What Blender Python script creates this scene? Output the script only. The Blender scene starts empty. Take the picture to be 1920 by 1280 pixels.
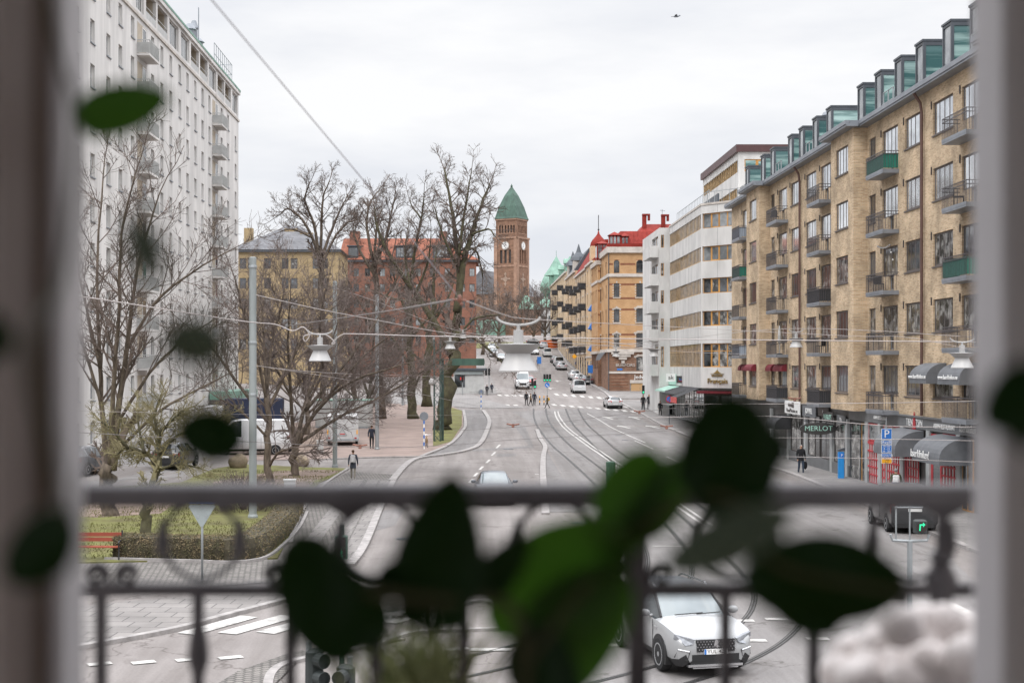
import bpy, bmesh, math, random
from mathutils import Vector, Matrix, noise
R = math.radians
scene = bpy.context.scene
C = scene.collection

# ---------------------------------------------------------------- camera
F, CX, HY, H = 2667.0, 882.0, 685.0, 6.5          # focal length in photo pixels, street vanishing point, eye height
cd = bpy.data.cameras.new('camera'); cam = bpy.data.objects.new('camera', cd); C.objects.link(cam)
cam.location = (0, 0, H); cam.rotation_euler = (R(90), 0, 0)
cd.sensor_width = 36.0; cd.lens = 50.0
cd.shift_x = (960 - CX) / 1920.0; cd.shift_y = (HY - 640) / 1920.0
cd.clip_start = 0.05; cd.clip_end = 3000
cd.dof.use_dof = True; cd.dof.focus_distance = 110.0; cd.dof.aperture_fstop = 3.0
scene.camera = cam

# ---------------------------------------------------------------- sky: overcast dome over a physical sky
SUN_EL, SUN_ROT = R(48), R(200)
w = bpy.data.worlds.new('World'); scene.world = w; w.use_nodes = True
nt = w.node_tree; nt.nodes.clear()
def nd(t, kind, **kw):
    n = t.nodes.new(kind)
    for k, v in kw.items(): setattr(n, k, v)
    return n
out = nd(nt, 'ShaderNodeOutputWorld'); bg = nd(nt, 'ShaderNodeBackground')
sky = nd(nt, 'ShaderNodeTexSky', sky_type='NISHITA', sun_disc=False, sun_elevation=SUN_EL, sun_rotation=SUN_ROT)
tc = nd(nt, 'ShaderNodeTexCoord'); sep = nd(nt, 'ShaderNodeSeparateXYZ')
nt.links.new(tc.outputs['Generated'], sep.inputs[0])
rmp = nd(nt, 'ShaderNodeMapRange', interpolation_type='SMOOTHSTEP')
rmp.inputs[1].default_value = 0.22; rmp.inputs[2].default_value = 0.85; rmp.inputs[3].default_value = 8.05; rmp.inputs[4].default_value = 33.0
nt.links.new(sep.outputs[2], rmp.inputs[0])
mp = nd(nt, 'ShaderNodeMapping'); mp.inputs['Scale'].default_value = (1.6, 1.6, 6.0)
nt.links.new(tc.outputs['Generated'], mp.inputs[0])
nz = nd(nt, 'ShaderNodeTexNoise'); nz.inputs['Scale'].default_value = 1.5; nz.inputs['Detail'].default_value = 6; nz.inputs['Roughness'].default_value = .55
nt.links.new(mp.outputs[0], nz.inputs['Vector'])
cr = nd(nt, 'ShaderNodeValToRGB')
cr.color_ramp.elements[0].position = .38; cr.color_ramp.elements[0].color = (.875, .90, .965, 1)
cr.color_ramp.elements[1].position = .62; cr.color_ramp.elements[1].color = (1.13, 1.13, 1.14, 1)
nt.links.new(nz.outputs[0], cr.inputs[0])
vm = nd(nt, 'ShaderNodeVectorMath', operation='SCALE')
nt.links.new(cr.outputs[0], vm.inputs[0]); nt.links.new(rmp.outputs[0], vm.inputs['Scale'])
mx = nd(nt, 'ShaderNodeMix', data_type='RGBA'); mx.inputs[0].default_value = .96
nt.links.new(sky.outputs[0], mx.inputs[6]); nt.links.new(vm.outputs[0], mx.inputs[7])
nt.links.new(mx.outputs[2], bg.inputs[0]); bg.inputs[1].default_value = .112
nt.links.new(bg.outputs[0], out.inputs[0])
sd = bpy.data.lights.new('sun', 'SUN'); sd.energy = 1.1; sd.angle = R(25); sd.color = (1, .96, .9)
so = bpy.data.objects.new('sun', sd); C.objects.link(so)
so.rotation_euler = (R(42), 0, R(-20))
scene.view_settings.view_transform = 'Standard'; scene.view_settings.look = 'None'
scene.view_settings.exposure = 0.0; scene.view_settings.gamma = 1.0; scene.view_settings.use_curve_mapping = False
scene.render.engine = 'CYCLES'
scene.cycles.use_denoising = True
scene.cycles.max_bounces = 6; scene.cycles.diffuse_bounces = 3; scene.cycles.transparent_max_bounces = 8

# ---------------------------------------------------------------- terrain height and photo -> place
KN = [(-60, 0), (112, 0), (140, .5), (165, 1.4), (190, 2.4), (215, 3.4), (258, 5.7), (291, 8.0), (330, 11.3), (400, 15), (800, 22)]
def g(x, y):
    z = KN[-1][1]
    for (a, za), (b, zb) in zip(KN, KN[1:]):
        if y <= b: z = za + (zb - za) * max(0, (y - a)) / (b - a); break
    if x < -17: z += min(.9, .07 * (-17 - x)) * max(0, min(1, (y - 70) / 20))
    return z
def P(px, py, Y): return Vector(((px - CX) * Y / F, Y, H - (py - HY) * Y / F))
def G(px, py, h=0.0):
    lo, hi = 6.0, 380.0
    f = lambda Y: HY + F * (H - g((px - CX) * Y / F, Y) - h) / Y - py
    for _ in range(50):
        m = (lo + hi) / 2
        if f(m) > 0: lo = m
        else: hi = m
    return Vector(((px - CX) * lo / F, lo, g((px - CX) * lo / F, lo)))

# ---------------------------------------------------------------- mesh helpers
class MB:
    def __init__(s, M=None): s.v = []; s.f = []; s.mi = []; s.M = M
    def add(s, vs, fs, m=0):
        o = len(s.v)
        if s.M is not None: vs = [s.M @ Vector(p) for p in vs]
        s.v.extend(tuple(p) for p in vs)
        for f in fs: s.f.append(tuple(i + o for i in f)); s.mi.append(m)
    def box(s, a, b, m=0):
        x0, y0, z0 = a; x1, y1, z1 = b
        s.add([(x0, y0, z0), (x1, y0, z0), (x1, y1, z0), (x0, y1, z0), (x0, y0, z1), (x1, y0, z1), (x1, y1, z1), (x0, y1, z1)],
              [(0, 3, 2, 1), (4, 5, 6, 7), (0, 1, 5, 4), (1, 2, 6, 5), (2, 3, 7, 6), (3, 0, 4, 7)], m)
    def rbox(s, a, b, r=.02, m=0):
        """box with bevelled vertical and top edges"""
        x0, y0, z0 = a; x1, y1, z1 = b
        def ring(d, z): return [(x0 + d + r, y0 + d, z), (x1 - d - r, y0 + d, z), (x1 - d, y0 + d + r, z), (x1 - d, y1 - d - r, z), (x1 - d - r, y1 - d, z), (x0 + d + r, y1 - d, z), (x0 + d, y1 - d - r, z), (x0 + d, y0 + d + r, z)]
        vs = ring(0, z0) + ring(0, z1 - r) + ring(r, z1)
        fs = [tuple(range(7, -1, -1)), tuple(range(16, 24))]
        for k in range(2):
            for i in range(8):
                j = (i + 1) % 8; fs.append((k * 8 + i, k * 8 + j, k * 8 + 8 + j, k * 8 + 8 + i))
        s.add(vs, fs, m)
    def tube(s, pts, rad, n=6, m=0, cap=True):
        pts = [Vector(p) for p in pts]
        if not isinstance(rad, (list, tuple)): rad = [rad] * len(pts)
        vs = []; fs = []; prev = None
        for i, p in enumerate(pts):
            t = (pts[min(i + 1, len(pts) - 1)] - pts[max(i - 1, 0)])
            if t.length < 1e-9: t = Vector((0, 0, 1))
            t.normalize()
            if prev is None:
                a = t.orthogonal().normalized()
            else:
                a = prev - t * prev.dot(t)
                a = a.normalized() if a.length > 1e-6 else t.orthogonal().normalized()
            prev = a; b = t.cross(a)
            for k in range(n):
                an = 2 * math.pi * k / n
                vs.append(p + (a * math.cos(an) + b * math.sin(an)) * rad[i])
        for i in range(len(pts) - 1):
            for k in range(n):
                k2 = (k + 1) % n
                fs.append((i * n + k, i * n + k2, i * n + n + k2, i * n + n + k))
        if cap and n > 2:
            fs.append(tuple(range(n - 1, -1, -1))); fs.append(tuple(range((len(pts) - 1) * n, len(pts) * n)))
        s.add(vs, fs, m)
    def lathe(s, prof, n=16, m=0, axis='z', o=(0, 0, 0)):
        vs = []; fs = []
        for r, z in prof:
            for k in range(n):
                an = 2 * math.pi * k / n; a, b = r * math.cos(an), r * math.sin(an)
                q = (a, b, z) if axis == 'z' else ((z, a, b) if axis == 'x' else (a, z, b))
                vs.append((q[0] + o[0], q[1] + o[1], q[2] + o[2]))
        for i in range(len(prof) - 1):
            for k in range(n):
                k2 = (k + 1) % n; fs.append((i * n + k, i * n + k2, i * n + n + k2, i * n + n + k))
        fs.append(tuple(range(n - 1, -1, -1))); fs.append(tuple(range((len(prof) - 1) * n, len(prof) * n)))
        s.add(vs, fs, m)
    def prism(s, poly, d0, d1, plane='xz', m=0):
        """poly in a plane, extruded along the third axis from d0 to d1"""
        def q(p, d): return {'xz': (p[0], d, p[1]), 'yz': (d, p[0], p[1]), 'xy': (p[0], p[1], d)}[plane]
        n = len(poly); vs = [q(p, d0) for p in poly] + [q(p, d1) for p in poly]
        fs = [tuple(range(n)), tuple(range(2 * n - 1, n - 1, -1))]
        for i in range(n): j = (i + 1) % n; fs.append((i, n + i, n + j, j))
        s.add(vs, fs, m)
    def ball(s, c, r, n=10, k=6, m=0):
        if not isinstance(r, (tuple, list)): r = (r, r, r)
        vs = [(c[0], c[1], c[2] - r[2])]; fs = []
        for i in range(1, k):
            a = -math.pi / 2 + math.pi * i / k
            for j in range(n):
                b = 2 * math.pi * j / n
                vs.append((c[0] + r[0] * math.cos(a) * math.cos(b), c[1] + r[1] * math.cos(a) * math.sin(b), c[2] + r[2] * math.sin(a)))
        vs.append((c[0], c[1], c[2] + r[2])); L = len(vs) - 1
        for j in range(n):
            j2 = (j + 1) % n
            fs.append((0, 1 + j2, 1 + j)); fs.append((L, L - n + j, L - n + j2))
            for i in range(k - 2): fs.append((1 + i * n + j, 1 + i * n + j2, 1 + (i + 1) * n + j2, 1 + (i + 1) * n + j))
        s.add(vs, fs, m)
    def mesh(s, name, mats, smooth=False, angle=None):
        me = bpy.data.meshes.new(name); me.from_pydata(s.v, [], s.f)
        if not isinstance(mats, (list, tuple)): mats = [mats]
        for q in mats: me.materials.append(q)
        if len(mats) > 1: me.polygons.foreach_set('material_index', s.mi)
        bm = bmesh.new(); bm.from_mesh(me); bmesh.ops.recalc_face_normals(bm, faces=bm.faces); bm.to_mesh(me); bm.free()
        if smooth or angle:
            me.polygons.foreach_set('use_smooth', [True] * len(me.polygons))
            if angle: me.set_sharp_from_angle(angle=R(angle))
        me.update(); return me
    def build(s, name, mats, parent=None, smooth=False, angle=None, loc=None, rz=None):
        return link(name, s.mesh(name, mats, smooth, angle), parent, loc, rz)
def link(name, me, parent=None, loc=None, rz=None, rot=None):
    o = bpy.data.objects.new(name, me); C.objects.link(o)
    if parent is not None: o.parent = parent
    if loc is not None: o.location = loc
    if rz is not None: o.rotation_euler = (0, 0, rz)
    if rot is not None: o.rotation_euler = rot
    return o
def tag(o, label=None, cat=None, group=None, kind=None):
    if label: o['label'] = label
    if cat: o['category'] = cat
    if group: o['group'] = group
    if kind: o['kind'] = kind
    return o
def thing(name, label, cat, loc=(0, 0, 0), rz=0.0, group=None, sc=1.0):
    o = bpy.data.objects.new(name, None); C.objects.link(o); o.empty_display_size = .2
    o.location = loc; o.rotation_euler = (0, 0, rz); o.scale = (sc, sc, sc)
    return tag(o, label, cat, group)
def kids(o): return [c for c in o.children]
def dup(o, loc=None, rz=None, label=None, group=None, parent=None, sc=None):
    c = o.copy(); C.objects.link(c)
    if parent is not None: c.parent = parent
    if loc is not None: c.location = loc
    if rz is not None: c.rotation_euler = (0, 0, rz)
    if sc is not None: c.scale = (sc, sc, sc)
    if label: c['label'] = label
    if group: c['group'] = group
    for ch in kids(o): dup(ch, parent=c)
    return c
def text_mesh(s, size, mat, ext=.01, align='CENTER', sx=1.0, shear=0.0):
    cu = bpy.data.curves.new('lettering', 'FONT'); cu.body = s; cu.size = size; cu.extrude = ext; cu.align_x = align; cu.align_y = 'CENTER'; cu.shear = shear
    cu.resolution_u = 2
    ob = bpy.data.objects.new('lettering', cu); me = bpy.data.meshes.new_from_object(ob)
    bpy.data.objects.remove(ob); bpy.data.curves.remove(cu)
    me.transform(Matrix.Rotation(R(90), 4, 'X') @ Matrix.Diagonal((sx, 1, 1, 1)))
    me.materials.clear(); me.materials.append(mat); return me
def letter(s, size, mat, parent, loc, rz=0.0, **kw):
    return link('lettering', text_mesh(s, size, mat, **kw), parent, loc, rz)
def catmull(pts, n=8):
    pts = [Vector(p) for p in pts]; o = []
    for i in range(len(pts) - 1):
        p0, p1, p2, p3 = pts[max(i - 1, 0)], pts[i], pts[i + 1], pts[min(i + 2, len(pts) - 1)]
        for k in range(n):
            t = k / n
            o.append(.5 * ((2 * p1) + (p2 - p0) * t + (2 * p0 - 5 * p1 + 4 * p2 - p3) * t * t + (3 * p1 - p0 - 3 * p2 + p3) * t ** 3))
    o.append(pts[-1]); return o

# ---------------------------------------------------------------- materials
def principled(name, col, rough=.6, metal=0.0, spec=.5):
    m = bpy.data.materials.new(name); m.use_nodes = True; b = m.node_tree.nodes['Principled BSDF']
    b.inputs['Base Color'].default_value = (*col, 1); b.inputs['Roughness'].default_value = rough
    b.inputs['Metallic'].default_value = metal; b.inputs['Specular IOR Level'].default_value = spec
    return m, b
def mat(name, col, rough=.6, metal=0.0, spec=.4, var=.12, scale=1.5, bump=0.0, bscale=20.0, stretch=(1, 1, 1), col2=None, detail=5, coord='pos', lo=.35, hi=.65):
    m, b = principled(name, col, rough, metal, spec); t = m.node_tree; L = t.links.new
    if coord == 'pos': src = nd(t, 'ShaderNodeNewGeometry').outputs['Position']
    else: src = nd(t, 'ShaderNodeTexCoord').outputs['Object']
    mpn = nd(t, 'ShaderNodeMapping'); mpn.inputs['Scale'].default_value = stretch; L(src, mpn.inputs[0])
    if var > 0 or col2:
        n = nd(t, 'ShaderNodeTexNoise'); n.inputs['Scale'].default_value = scale; n.inputs['Detail'].default_value = detail; n.inputs['Roughness'].default_value = .62
        L(mpn.outputs[0], n.inputs['Vector'])
        r = nd(t, 'ShaderNodeValToRGB')
        a = tuple(max(0, c * (1 - var)) for c in col); z = col2 or tuple(min(1, c * (1 + var)) for c in col)
        r.color_ramp.elements[0].position = lo; r.color_ramp.elements[0].color = (*a, 1)
        r.color_ramp.elements[1].position = hi; r.color_ramp.elements[1].color = (*z, 1)
        L(n.outputs[0], r.inputs[0]); L(r.outputs[0], b.inputs['Base Color'])
    if bump > 0:
        n2 = nd(t, 'ShaderNodeTexNoise'); n2.inputs['Scale'].default_value = bscale; n2.inputs['Detail'].default_value = 4
        L(mpn.outputs[0], n2.inputs['Vector'])
        bn = nd(t, 'ShaderNodeBump'); bn.inputs['Strength'].default_value = bump; bn.inputs['Distance'].default_value = .02
        L(n2.outputs[0], bn.inputs['Height']); L(bn.outputs[0], b.inputs['Normal'])
    return m
def brick(name, c1, c2, mortar, bw=.25, rh=.077, ms=.012, flat=False, bias=0.0, patch=.25, off=.5, rough=.85, ang=0.0, pcol=None, pscale=.6):
    m, b = principled(name, c1, rough, 0, .25); t = m.node_tree; L = t.links.new
    gp = nd(t, 'ShaderNodeNewGeometry')
    if flat:
        v = nd(t, 'ShaderNodeMapping'); v.inputs['Rotation'].default_value = (0, 0, ang); L(gp.outputs['Position'], v.inputs[0])
    else:
        s = nd(t, 'ShaderNodeSeparateXYZ'); L(gp.outputs['Position'], s.inputs[0])
        a = nd(t, 'ShaderNodeMath', operation='ADD'); L(s.outputs[0], a.inputs[0]); L(s.outputs[1], a.inputs[1])
        v = nd(t, 'ShaderNodeCombineXYZ'); L(a.outputs[0], v.inputs[0]); L(s.outputs[2], v.inputs[1])
    k = nd(t, 'ShaderNodeTexBrick', offset=off)
    k.inputs['Color1'].default_value = (*c1, 1); k.inputs['Color2'].default_value = (*c2, 1); k.inputs['Mortar'].default_value = (*mortar, 1)
    k.inputs['Scale'].default_value = 1; k.inputs['Mortar Size'].default_value = ms; k.inputs['Brick Width'].default_value = bw; k.inputs['Row Height'].default_value = rh; k.inputs['Bias'].default_value = bias
    L(v.outputs[0], k.inputs['Vector'])
    n = nd(t, 'ShaderNodeTexNoise'); n.inputs['Scale'].default_value = pscale; n.inputs['Detail'].default_value = 7; n.inputs['Roughness'].default_value = .65
    L(gp.outputs['Position'], n.inputs['Vector'])
    r = nd(t, 'ShaderNodeValToRGB'); q = pcol or (1 - patch,) * 3
    r.color_ramp.elements[0].position = .36; r.color_ramp.elements[0].color = (*q, 1)
    r.color_ramp.elements[1].position = .62; r.color_ramp.elements[1].color = (1 + patch * .3,) * 3 + (1,)
    L(n.outputs[0], r.inputs[0])
    x = nd(t, 'ShaderNodeMix', data_type='RGBA', blend_type='MULTIPLY'); x.inputs[0].default_value = 1
    L(k.outputs[0], x.inputs[6]); L(r.outputs[0], x.inputs[7]); L(x.outputs[2], b.inputs['Base Color'])
    bn = nd(t, 'ShaderNodeBump'); bn.inputs['Strength'].default_value = .35; bn.inputs['Distance'].default_value = .01
    inv = nd(t, 'ShaderNodeMath', operation='SUBTRACT'); inv.inputs[0].default_value = 1; L(k.outputs['Fac'], inv.inputs[1])
    L(inv.outputs[0], bn.inputs['Height']); L(bn.outputs[0], b.inputs['Normal'])
    return m
def glass(name, col=(.03, .035, .04), ior=1.9, rough=.04, var=.6, scale=.45, col2=None):
    """opaque dark pane that mirrors the sky, with the patchy look of rooms and curtains behind it"""
    m = mat(name, col, rough, 0, .5, var=var, scale=scale, col2=col2 or tuple(c * 3.2 for c in col), detail=3, lo=.45, hi=.7)
    m.node_tree.nodes['Principled BSDF'].inputs['IOR'].default_value = ior
    return m
def lit(name, col, strength):
    m, b = principled(name, (.02, .02, .02), .4)
    b.inputs['Emission Color'].default_value = (*col, 1); b.inputs['Emission Strength'].default_value = strength
    return m
M = {}
M['brick_yellow'] = brick('yellow_brick', (.56, .415, .265), (.33, .215, .12), (.47, .40, .31), patch=.36, bias=-.25)
M['brick_orange'] = brick('orange_brick', (.50, .30, .15), (.42, .245, .115), (.42, .28, .16), patch=.16, pcol=(.86, .82, .8))
M['brick_ochre'] = brick('ochre_brick', (.39, .295, .17), (.31, .23, .125), (.36, .28, .17), patch=.2)
M['brick_red'] = brick('red_brick', (.27, .108, .075), (.19, .078, .055), (.25, .15, .11), patch=.22)
M['brick_brown'] = brick('brown_brick', (.26, .145, .095), (.17, .095, .062), (.24, .17, .13), bw=.5, rh=.2, patch=.25)
M['brick_band'] = mat('dark_brick_band', (.19, .075, .04), .85, var=.2)
M['plaster'] = mat('white_plaster', (.57, .55, .53), .85, var=.16, scale=.5, stretch=(1, 1, .14), bump=.12, bscale=6)
M['concrete_panel'] = mat('pale_concrete_panel', (.52, .51, .495), .75, var=.14, scale=.6, stretch=(1, 1, .35))
M['cream'] = mat('cream_render', (.50, .38, .25), .8, var=.14, scale=.5)
M['beige'] = mat('beige_render', (.50, .36, .22), .8, var=.15, scale=.5)
M['stone'] = mat('grey_stone_trim', (.45, .41, .37), .8, var=.16, scale=1.2)
M['dark_paint'] = mat('dark_frame_paint', (.055, .048, .046), .5, var=.1)
M['brown_frame'] = mat('brown_frame_paint', (.10, .085, .08), .55, var=.15)
M['white_frame'] = mat('white_frame_paint', (.7, .69, .67), .5, var=.06)
M['wood'] = mat('orange_window_wood', (.46, .23, .06), .5, var=.22, scale=3, stretch=(1, 1, .3))
M['wood_pale'] = mat('pale_wood_slats', (.40, .27, .14), .6, var=.3, scale=2)
M['glass'] = glass('window_glass', (.035, .04, .045), 2.0)
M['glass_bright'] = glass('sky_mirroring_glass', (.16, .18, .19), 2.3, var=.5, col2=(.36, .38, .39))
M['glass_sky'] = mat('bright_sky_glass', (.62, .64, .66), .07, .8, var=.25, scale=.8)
M['glass_teal'] = mat('teal_dormer_glass', (.10, .22, .22), .12, .3, spec=.8, var=.3, scale=.9, stretch=(.15, .15, 2.2), col2=(.42, .58, .55), lo=.45, hi=.6)
M['curtain'] = glass('curtained_glass', (.13, .13, .125), 1.9, var=.7, scale=1.6, col2=(.44, .43, .41))
M['metal_dark'] = mat('dark_grey_sheet_metal', (.075, .083, .095), .45, .3, var=.12)
M['metal_grey'] = mat('grey_sheet_metal', (.22, .235, .26), .45, .3, var=.14)
M['roof_grey'] = brick('grey_roof_slate', (.17, .17, .18), (.13, .13, .14), (.09, .09, .09), bw=.5, rh=.35, patch=.25)
M['roof_red'] = mat('red_sheet_roof', (.20, .027, .02), .75, spec=.15, var=.2, scale=1.2)
M['roof_tile'] = brick('red_roof_tiles', (.24, .088, .052), (.185, .066, .04), (.15, .045, .03), bw=.4, rh=.4, patch=.22)
M['copper'] = mat('green_copper', (.165, .285, .225), .6, var=.22, scale=.8, stretch=(1, 1, .25))
M['copper_dark'] = mat('dark_green_copper', (.045, .09, .068), .6, var=.35, scale=1.0, stretch=(1, 1, .2))
M['iron'] = mat('black_iron', (.035, .034, .036), .5, .3, var=.2)
M['iron_rail'] = mat('balcony_iron', (.075, .07, .075), .45, .2, var=.25, scale=8)
M['galv'] = mat('galvanised_steel', (.30, .32, .33), .5, .5, var=.14, scale=2, stretch=(1, 1, .3))
M['pole'] = mat('grey_pole_paint', (.25, .27, .27), .55, .1, var=.13, scale=2, stretch=(1, 1, .2))
M['bark'] = mat('grey_brown_bark', (.105, .082, .062), .9, var=.45, scale=5, bump=.5, bscale=18, stretch=(1, 1, .3))
M['bark_moss'] = mat('mossy_bark', (.075, .062, .038), .9, var=.4, scale=2.2, col2=(.085, .08, .042), bump=.5, bscale=14)
M['twig'] = mat('brown_twigs', (.12, .092, .078), .9, var=.3, scale=1)
M['twig_red'] = mat('greyish_twigs', (.145, .115, .103), .9, var=.3, scale=1)
M['bud'] = mat('budding_twigs', (.19, .165, .09), .9, var=.3, scale=3)
def road(name, c, c2):
    m, b = principled(name, c, .88, 0, .3); t = m.node_tree; L = t.links.new; pos = nd(t, 'ShaderNodeNewGeometry').outputs['Position']
    def noi(sc, stretch, det=8, dist=0.0):
        mp_ = nd(t, 'ShaderNodeMapping'); mp_.inputs['Scale'].default_value = stretch; L(pos, mp_.inputs[0]); n = nd(t, 'ShaderNodeTexNoise'); n.inputs['Scale'].default_value = sc; n.inputs['Detail'].default_value = det; n.inputs['Roughness'].default_value = .65; n.inputs['Distortion'].default_value = dist; L(mp_.outputs[0], n.inputs['Vector']); return n.outputs[0]
    def ramp(src, a, ca, z, cz):
        r = nd(t, 'ShaderNodeValToRGB'); r.color_ramp.elements[0].position = a; r.color_ramp.elements[0].color = (*ca, 1); r.color_ramp.elements[1].position = z; r.color_ramp.elements[1].color = (*cz, 1); L(src, r.inputs[0]); return r.outputs[0]
    def mul(a, b_, f=1.0):
        x = nd(t, 'ShaderNodeMix', data_type='RGBA', blend_type='MULTIPLY'); x.inputs[0].default_value = f; L(a, x.inputs[6]); L(b_, x.inputs[7]); return x.outputs[2]
    base = ramp(noi(.22, (1, 1, 1)), .32, c, .68, c2)
    lanes = ramp(noi(.9, (1, .045, 1), 5, .4), .38, (.80, .79, .78), .6, (1.04, 1.04, 1.04))
    stains = ramp(noi(.55, (1, .6, 1), 9, 1.2), .30, (.62, .60, .58), .42, (1, 1, 1))
    grain = ramp(noi(16, (1, 1, 1), 4), .3, (.86, .86, .86), .7, (1.1, 1.1, 1.1))
    v = nd(t, 'ShaderNodeTexVoronoi', feature='DISTANCE_TO_EDGE'); v.inputs['Scale'].default_value = .16
    wv = nd(t, 'ShaderNodeVectorMath', operation='MULTIPLY_ADD'); n3 = nd(t, 'ShaderNodeTexNoise'); n3.inputs['Scale'].default_value = .8; n3.inputs['Detail'].default_value = 6; L(pos, n3.inputs['Vector']); L(n3.outputs['Color'], wv.inputs[0]); wv.inputs[1].default_value = (3.2, 3.2, 0); L(pos, wv.inputs[2]); L(wv.outputs[0], v.inputs['Vector'])
    crack = ramp(v.outputs['Distance'], .0015, (.55, .53, .52), .006, (1, 1, 1))
    L(mul(mul(mul(mul(base, lanes), stains), grain), crack), b.inputs['Base Color']); return m
M['asphalt'] = mat('worn_asphalt', (.175, .162, .158), .85, var=.15, scale=.22, detail=9, bump=.25, bscale=30, col2=(.225, .212, .206))
M['asphalt_new'] = mat('grey_asphalt', (.15, .143, .142), .85, var=.13, scale=.3, detail=9, bump=.25, bscale=30)
M['trackbed'] = mat('track_asphalt', (.165, .156, .154), .85, var=.16, scale=.35, detail=9, bump=.25, bscale=30)
M['asphalt'] = road('worn_asphalt', (.178, .160, .153), (.228, .209, .200)); M['asphalt_new'] = road('grey_asphalt', (.155, .147, .145), (.19, .18, .177)); M['trackbed'] = road('track_asphalt', (.172, .162, .159), (.215, .203, .198))
M['walk'] = brick('pale_paving_slabs', (.225, .21, .20), (.185, .173, .166), (.10, .093, .09), bw=.7, rh=.7, ms=.02, flat=True, patch=.2, off=.5, ang=.06)
M['walk_far'] = brick('grey_paving_slabs', (.235, .221, .213), (.20, .19, .185), (.135, .127, .123), bw=.7, rh=.35, ms=.012, flat=True, patch=.22)
M['cobble'] = brick('small_cobbles', (.225, .208, .192), (.15, .138, .13), (.08, .075, .07), bw=.22, rh=.15, ms=.026, flat=True, patch=.25, ang=.5)
M['kerb'] = mat('granite_kerb', (.27, .253, .245), .8, var=.22, scale=3)
M['gravel'] = mat('reddish_gravel', (.225, .172, .15), .95, var=.18, scale=.5, detail=9, bump=.4, bscale=25)
M['soil'] = mat('bare_soil_under_the_trees', (.205, .152, .122), .95, var=.3, scale=.9, detail=9, bump=.6, bscale=12)
M['grass'] = mat('winter_grass', (.135, .118, .046), .95, var=.3, scale=.8, detail=9, bump=.8, bscale=22, col2=(.16, .165, .05))
M['paint'] = mat('road_paint', (.32, .31, .295), .75, var=.4, scale=2.2, lo=.3, hi=.5)
M['rail'] = mat('polished_rail', (.12, .118, .118), .35, .7, var=.2)
M['groove'] = mat('rail_groove', (.035, .033, .032), .8, var=.1)
M['hedge'] = mat('hedge_leaves', (.085, .09, .036), .85, var=.4, scale=4, col2=(.17, .125, .07))
M['hedge_core'] = mat('hedge_branches', (.05, .042, .026), .95, var=.3, scale=6)
M['boulder'] = mat('granite_boulder', (.22, .175, .125), .9, var=.3, scale=2.5, bump=.5, bscale=8)
M['white_paint'] = mat('white_lacquer', (.48, .48, .48), .3, var=.05, scale=2)
M['black_plastic'] = mat('black_plastic', (.02, .02, .021), .55, var=.15)
M['rubber'] = mat('tyre_rubber', (.018, .018, .019), .85, var=.2)
M['alloy'] = mat('wheel_alloy', (.42, .43, .44), .35, .7, var=.08)
M['car_glass'] = glass('car_glass', (.015, .018, .02), 1.75, var=.3)
M['car_screen'] = glass('windscreen_glass', (.10, .13, .14), 1.9, var=.25, col2=(.17, .2, .21))
M['red_lens'] = mat('red_tail_lens', (.42, .02, .02), .25, var=.1)
M['clear_lens'] = mat('clear_headlamp_lens', (.26, .27, .29), .1, .3, var=.2, scale=18)
M['chrome'] = mat('chrome', (.6, .61, .63), .2, .9, var=.05)
M['lamp_white'] = mat('white_enamel_lamp', (.33, .325, .32), .45, var=.08)
M['lamp_frost'] = mat('frosted_lamp_bowl', (.43, .425, .42), .35, var=.06)
M['wire'] = mat('pale_overhead_cable', (.37, .335, .32), .6, var=.12)
M['wire_dark'] = mat('dark_span_wire', (.16, .145, .14), .6, var=.15)
M['wire_grey'] = mat('grey_tension_wire', (.27, .255, .275), .5, var=.1)
M['insul'] = mat('red_brown_insulator', (.19, .08, .055), .45, var=.3, scale=6)
M['sign_blue'] = mat('sign_blue', (.03, .16, .50), .4, var=.06)
M['sign_white'] = mat('sign_white', (.74, .74, .73), .4, var=.05)
M['sign_back'] = mat('sign_back_grey', (.26, .29, .29), .5, .2, var=.12)
M['sign_yellow'] = mat('sign_orange_yellow', (.80, .38, .03), .4, var=.06)
M['sign_red'] = mat('sign_red', (.50, .04, .035), .4, var=.08)
M['meter_blue'] = mat('parking_meter_blue', (.02, .22, .55), .35, var=.08)
M['grey_front'] = mat('grey_shop_front', (.135, .14, .145), .5, var=.15, scale=.8)
M['pale_front'] = mat('pale_grey_pilaster', (.34, .35, .35), .6, var=.15, scale=1.5)
M['dark_front'] = mat('dark_shop_front', (.05, .048, .047), .5, var=.25)
M['red_front'] = mat('red_shop_paint', (.40, .035, .045), .5, var=.15)
M['red_awning'] = mat('wine_red_awning', (.13, .012, .02), .8, var=.15)
M['grey_awning'] = mat('grey_awning_cloth', (.125, .13, .14), .8, var=.12, scale=2)
M['black_awning'] = mat('black_awning_cloth', (.03, .03, .033), .8, var=.2)
M['balc_green'] = mat('green_balcony_screen', (.02, .17, .125), .6, var=.22, scale=3, stretch=(3, 3, .2))
M['balc_black'] = mat('black_balcony_screen', (.035, .037, .042), .7, var=.2, scale=3, stretch=(3, 3, .2))
M['balc_pale'] = mat('pale_balcony_screen', (.34, .40, .48), .6, var=.22, scale=3, stretch=(3, 3, .2))
M['balc_white'] = mat('pale_grey_balcony_sheet', (.42, .42, .41), .6, var=.12)
M['loggia'] = mat('beige_loggia_wall', (.42, .36, .285), .85, var=.12)
M['signal_black'] = mat('signal_housing', (.03, .036, .036), .5, var=.2)
M['signal_green'] = lit('green_signal_light', (.02, .9, .42), 1.2)
M['signal_off'] = mat('unlit_signal_lens', (.03, .02, .02), .3, var=.2)
M['glow_warm'] = lit('lit_shop_window', (1, .6, .28), .5)
M['skin'] = mat('skin', (.45, .27, .19), .6, var=.08)
M['mint'] = mat('mint_glass_canopy', (.35, .58, .49), .3, var=.12)
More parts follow.
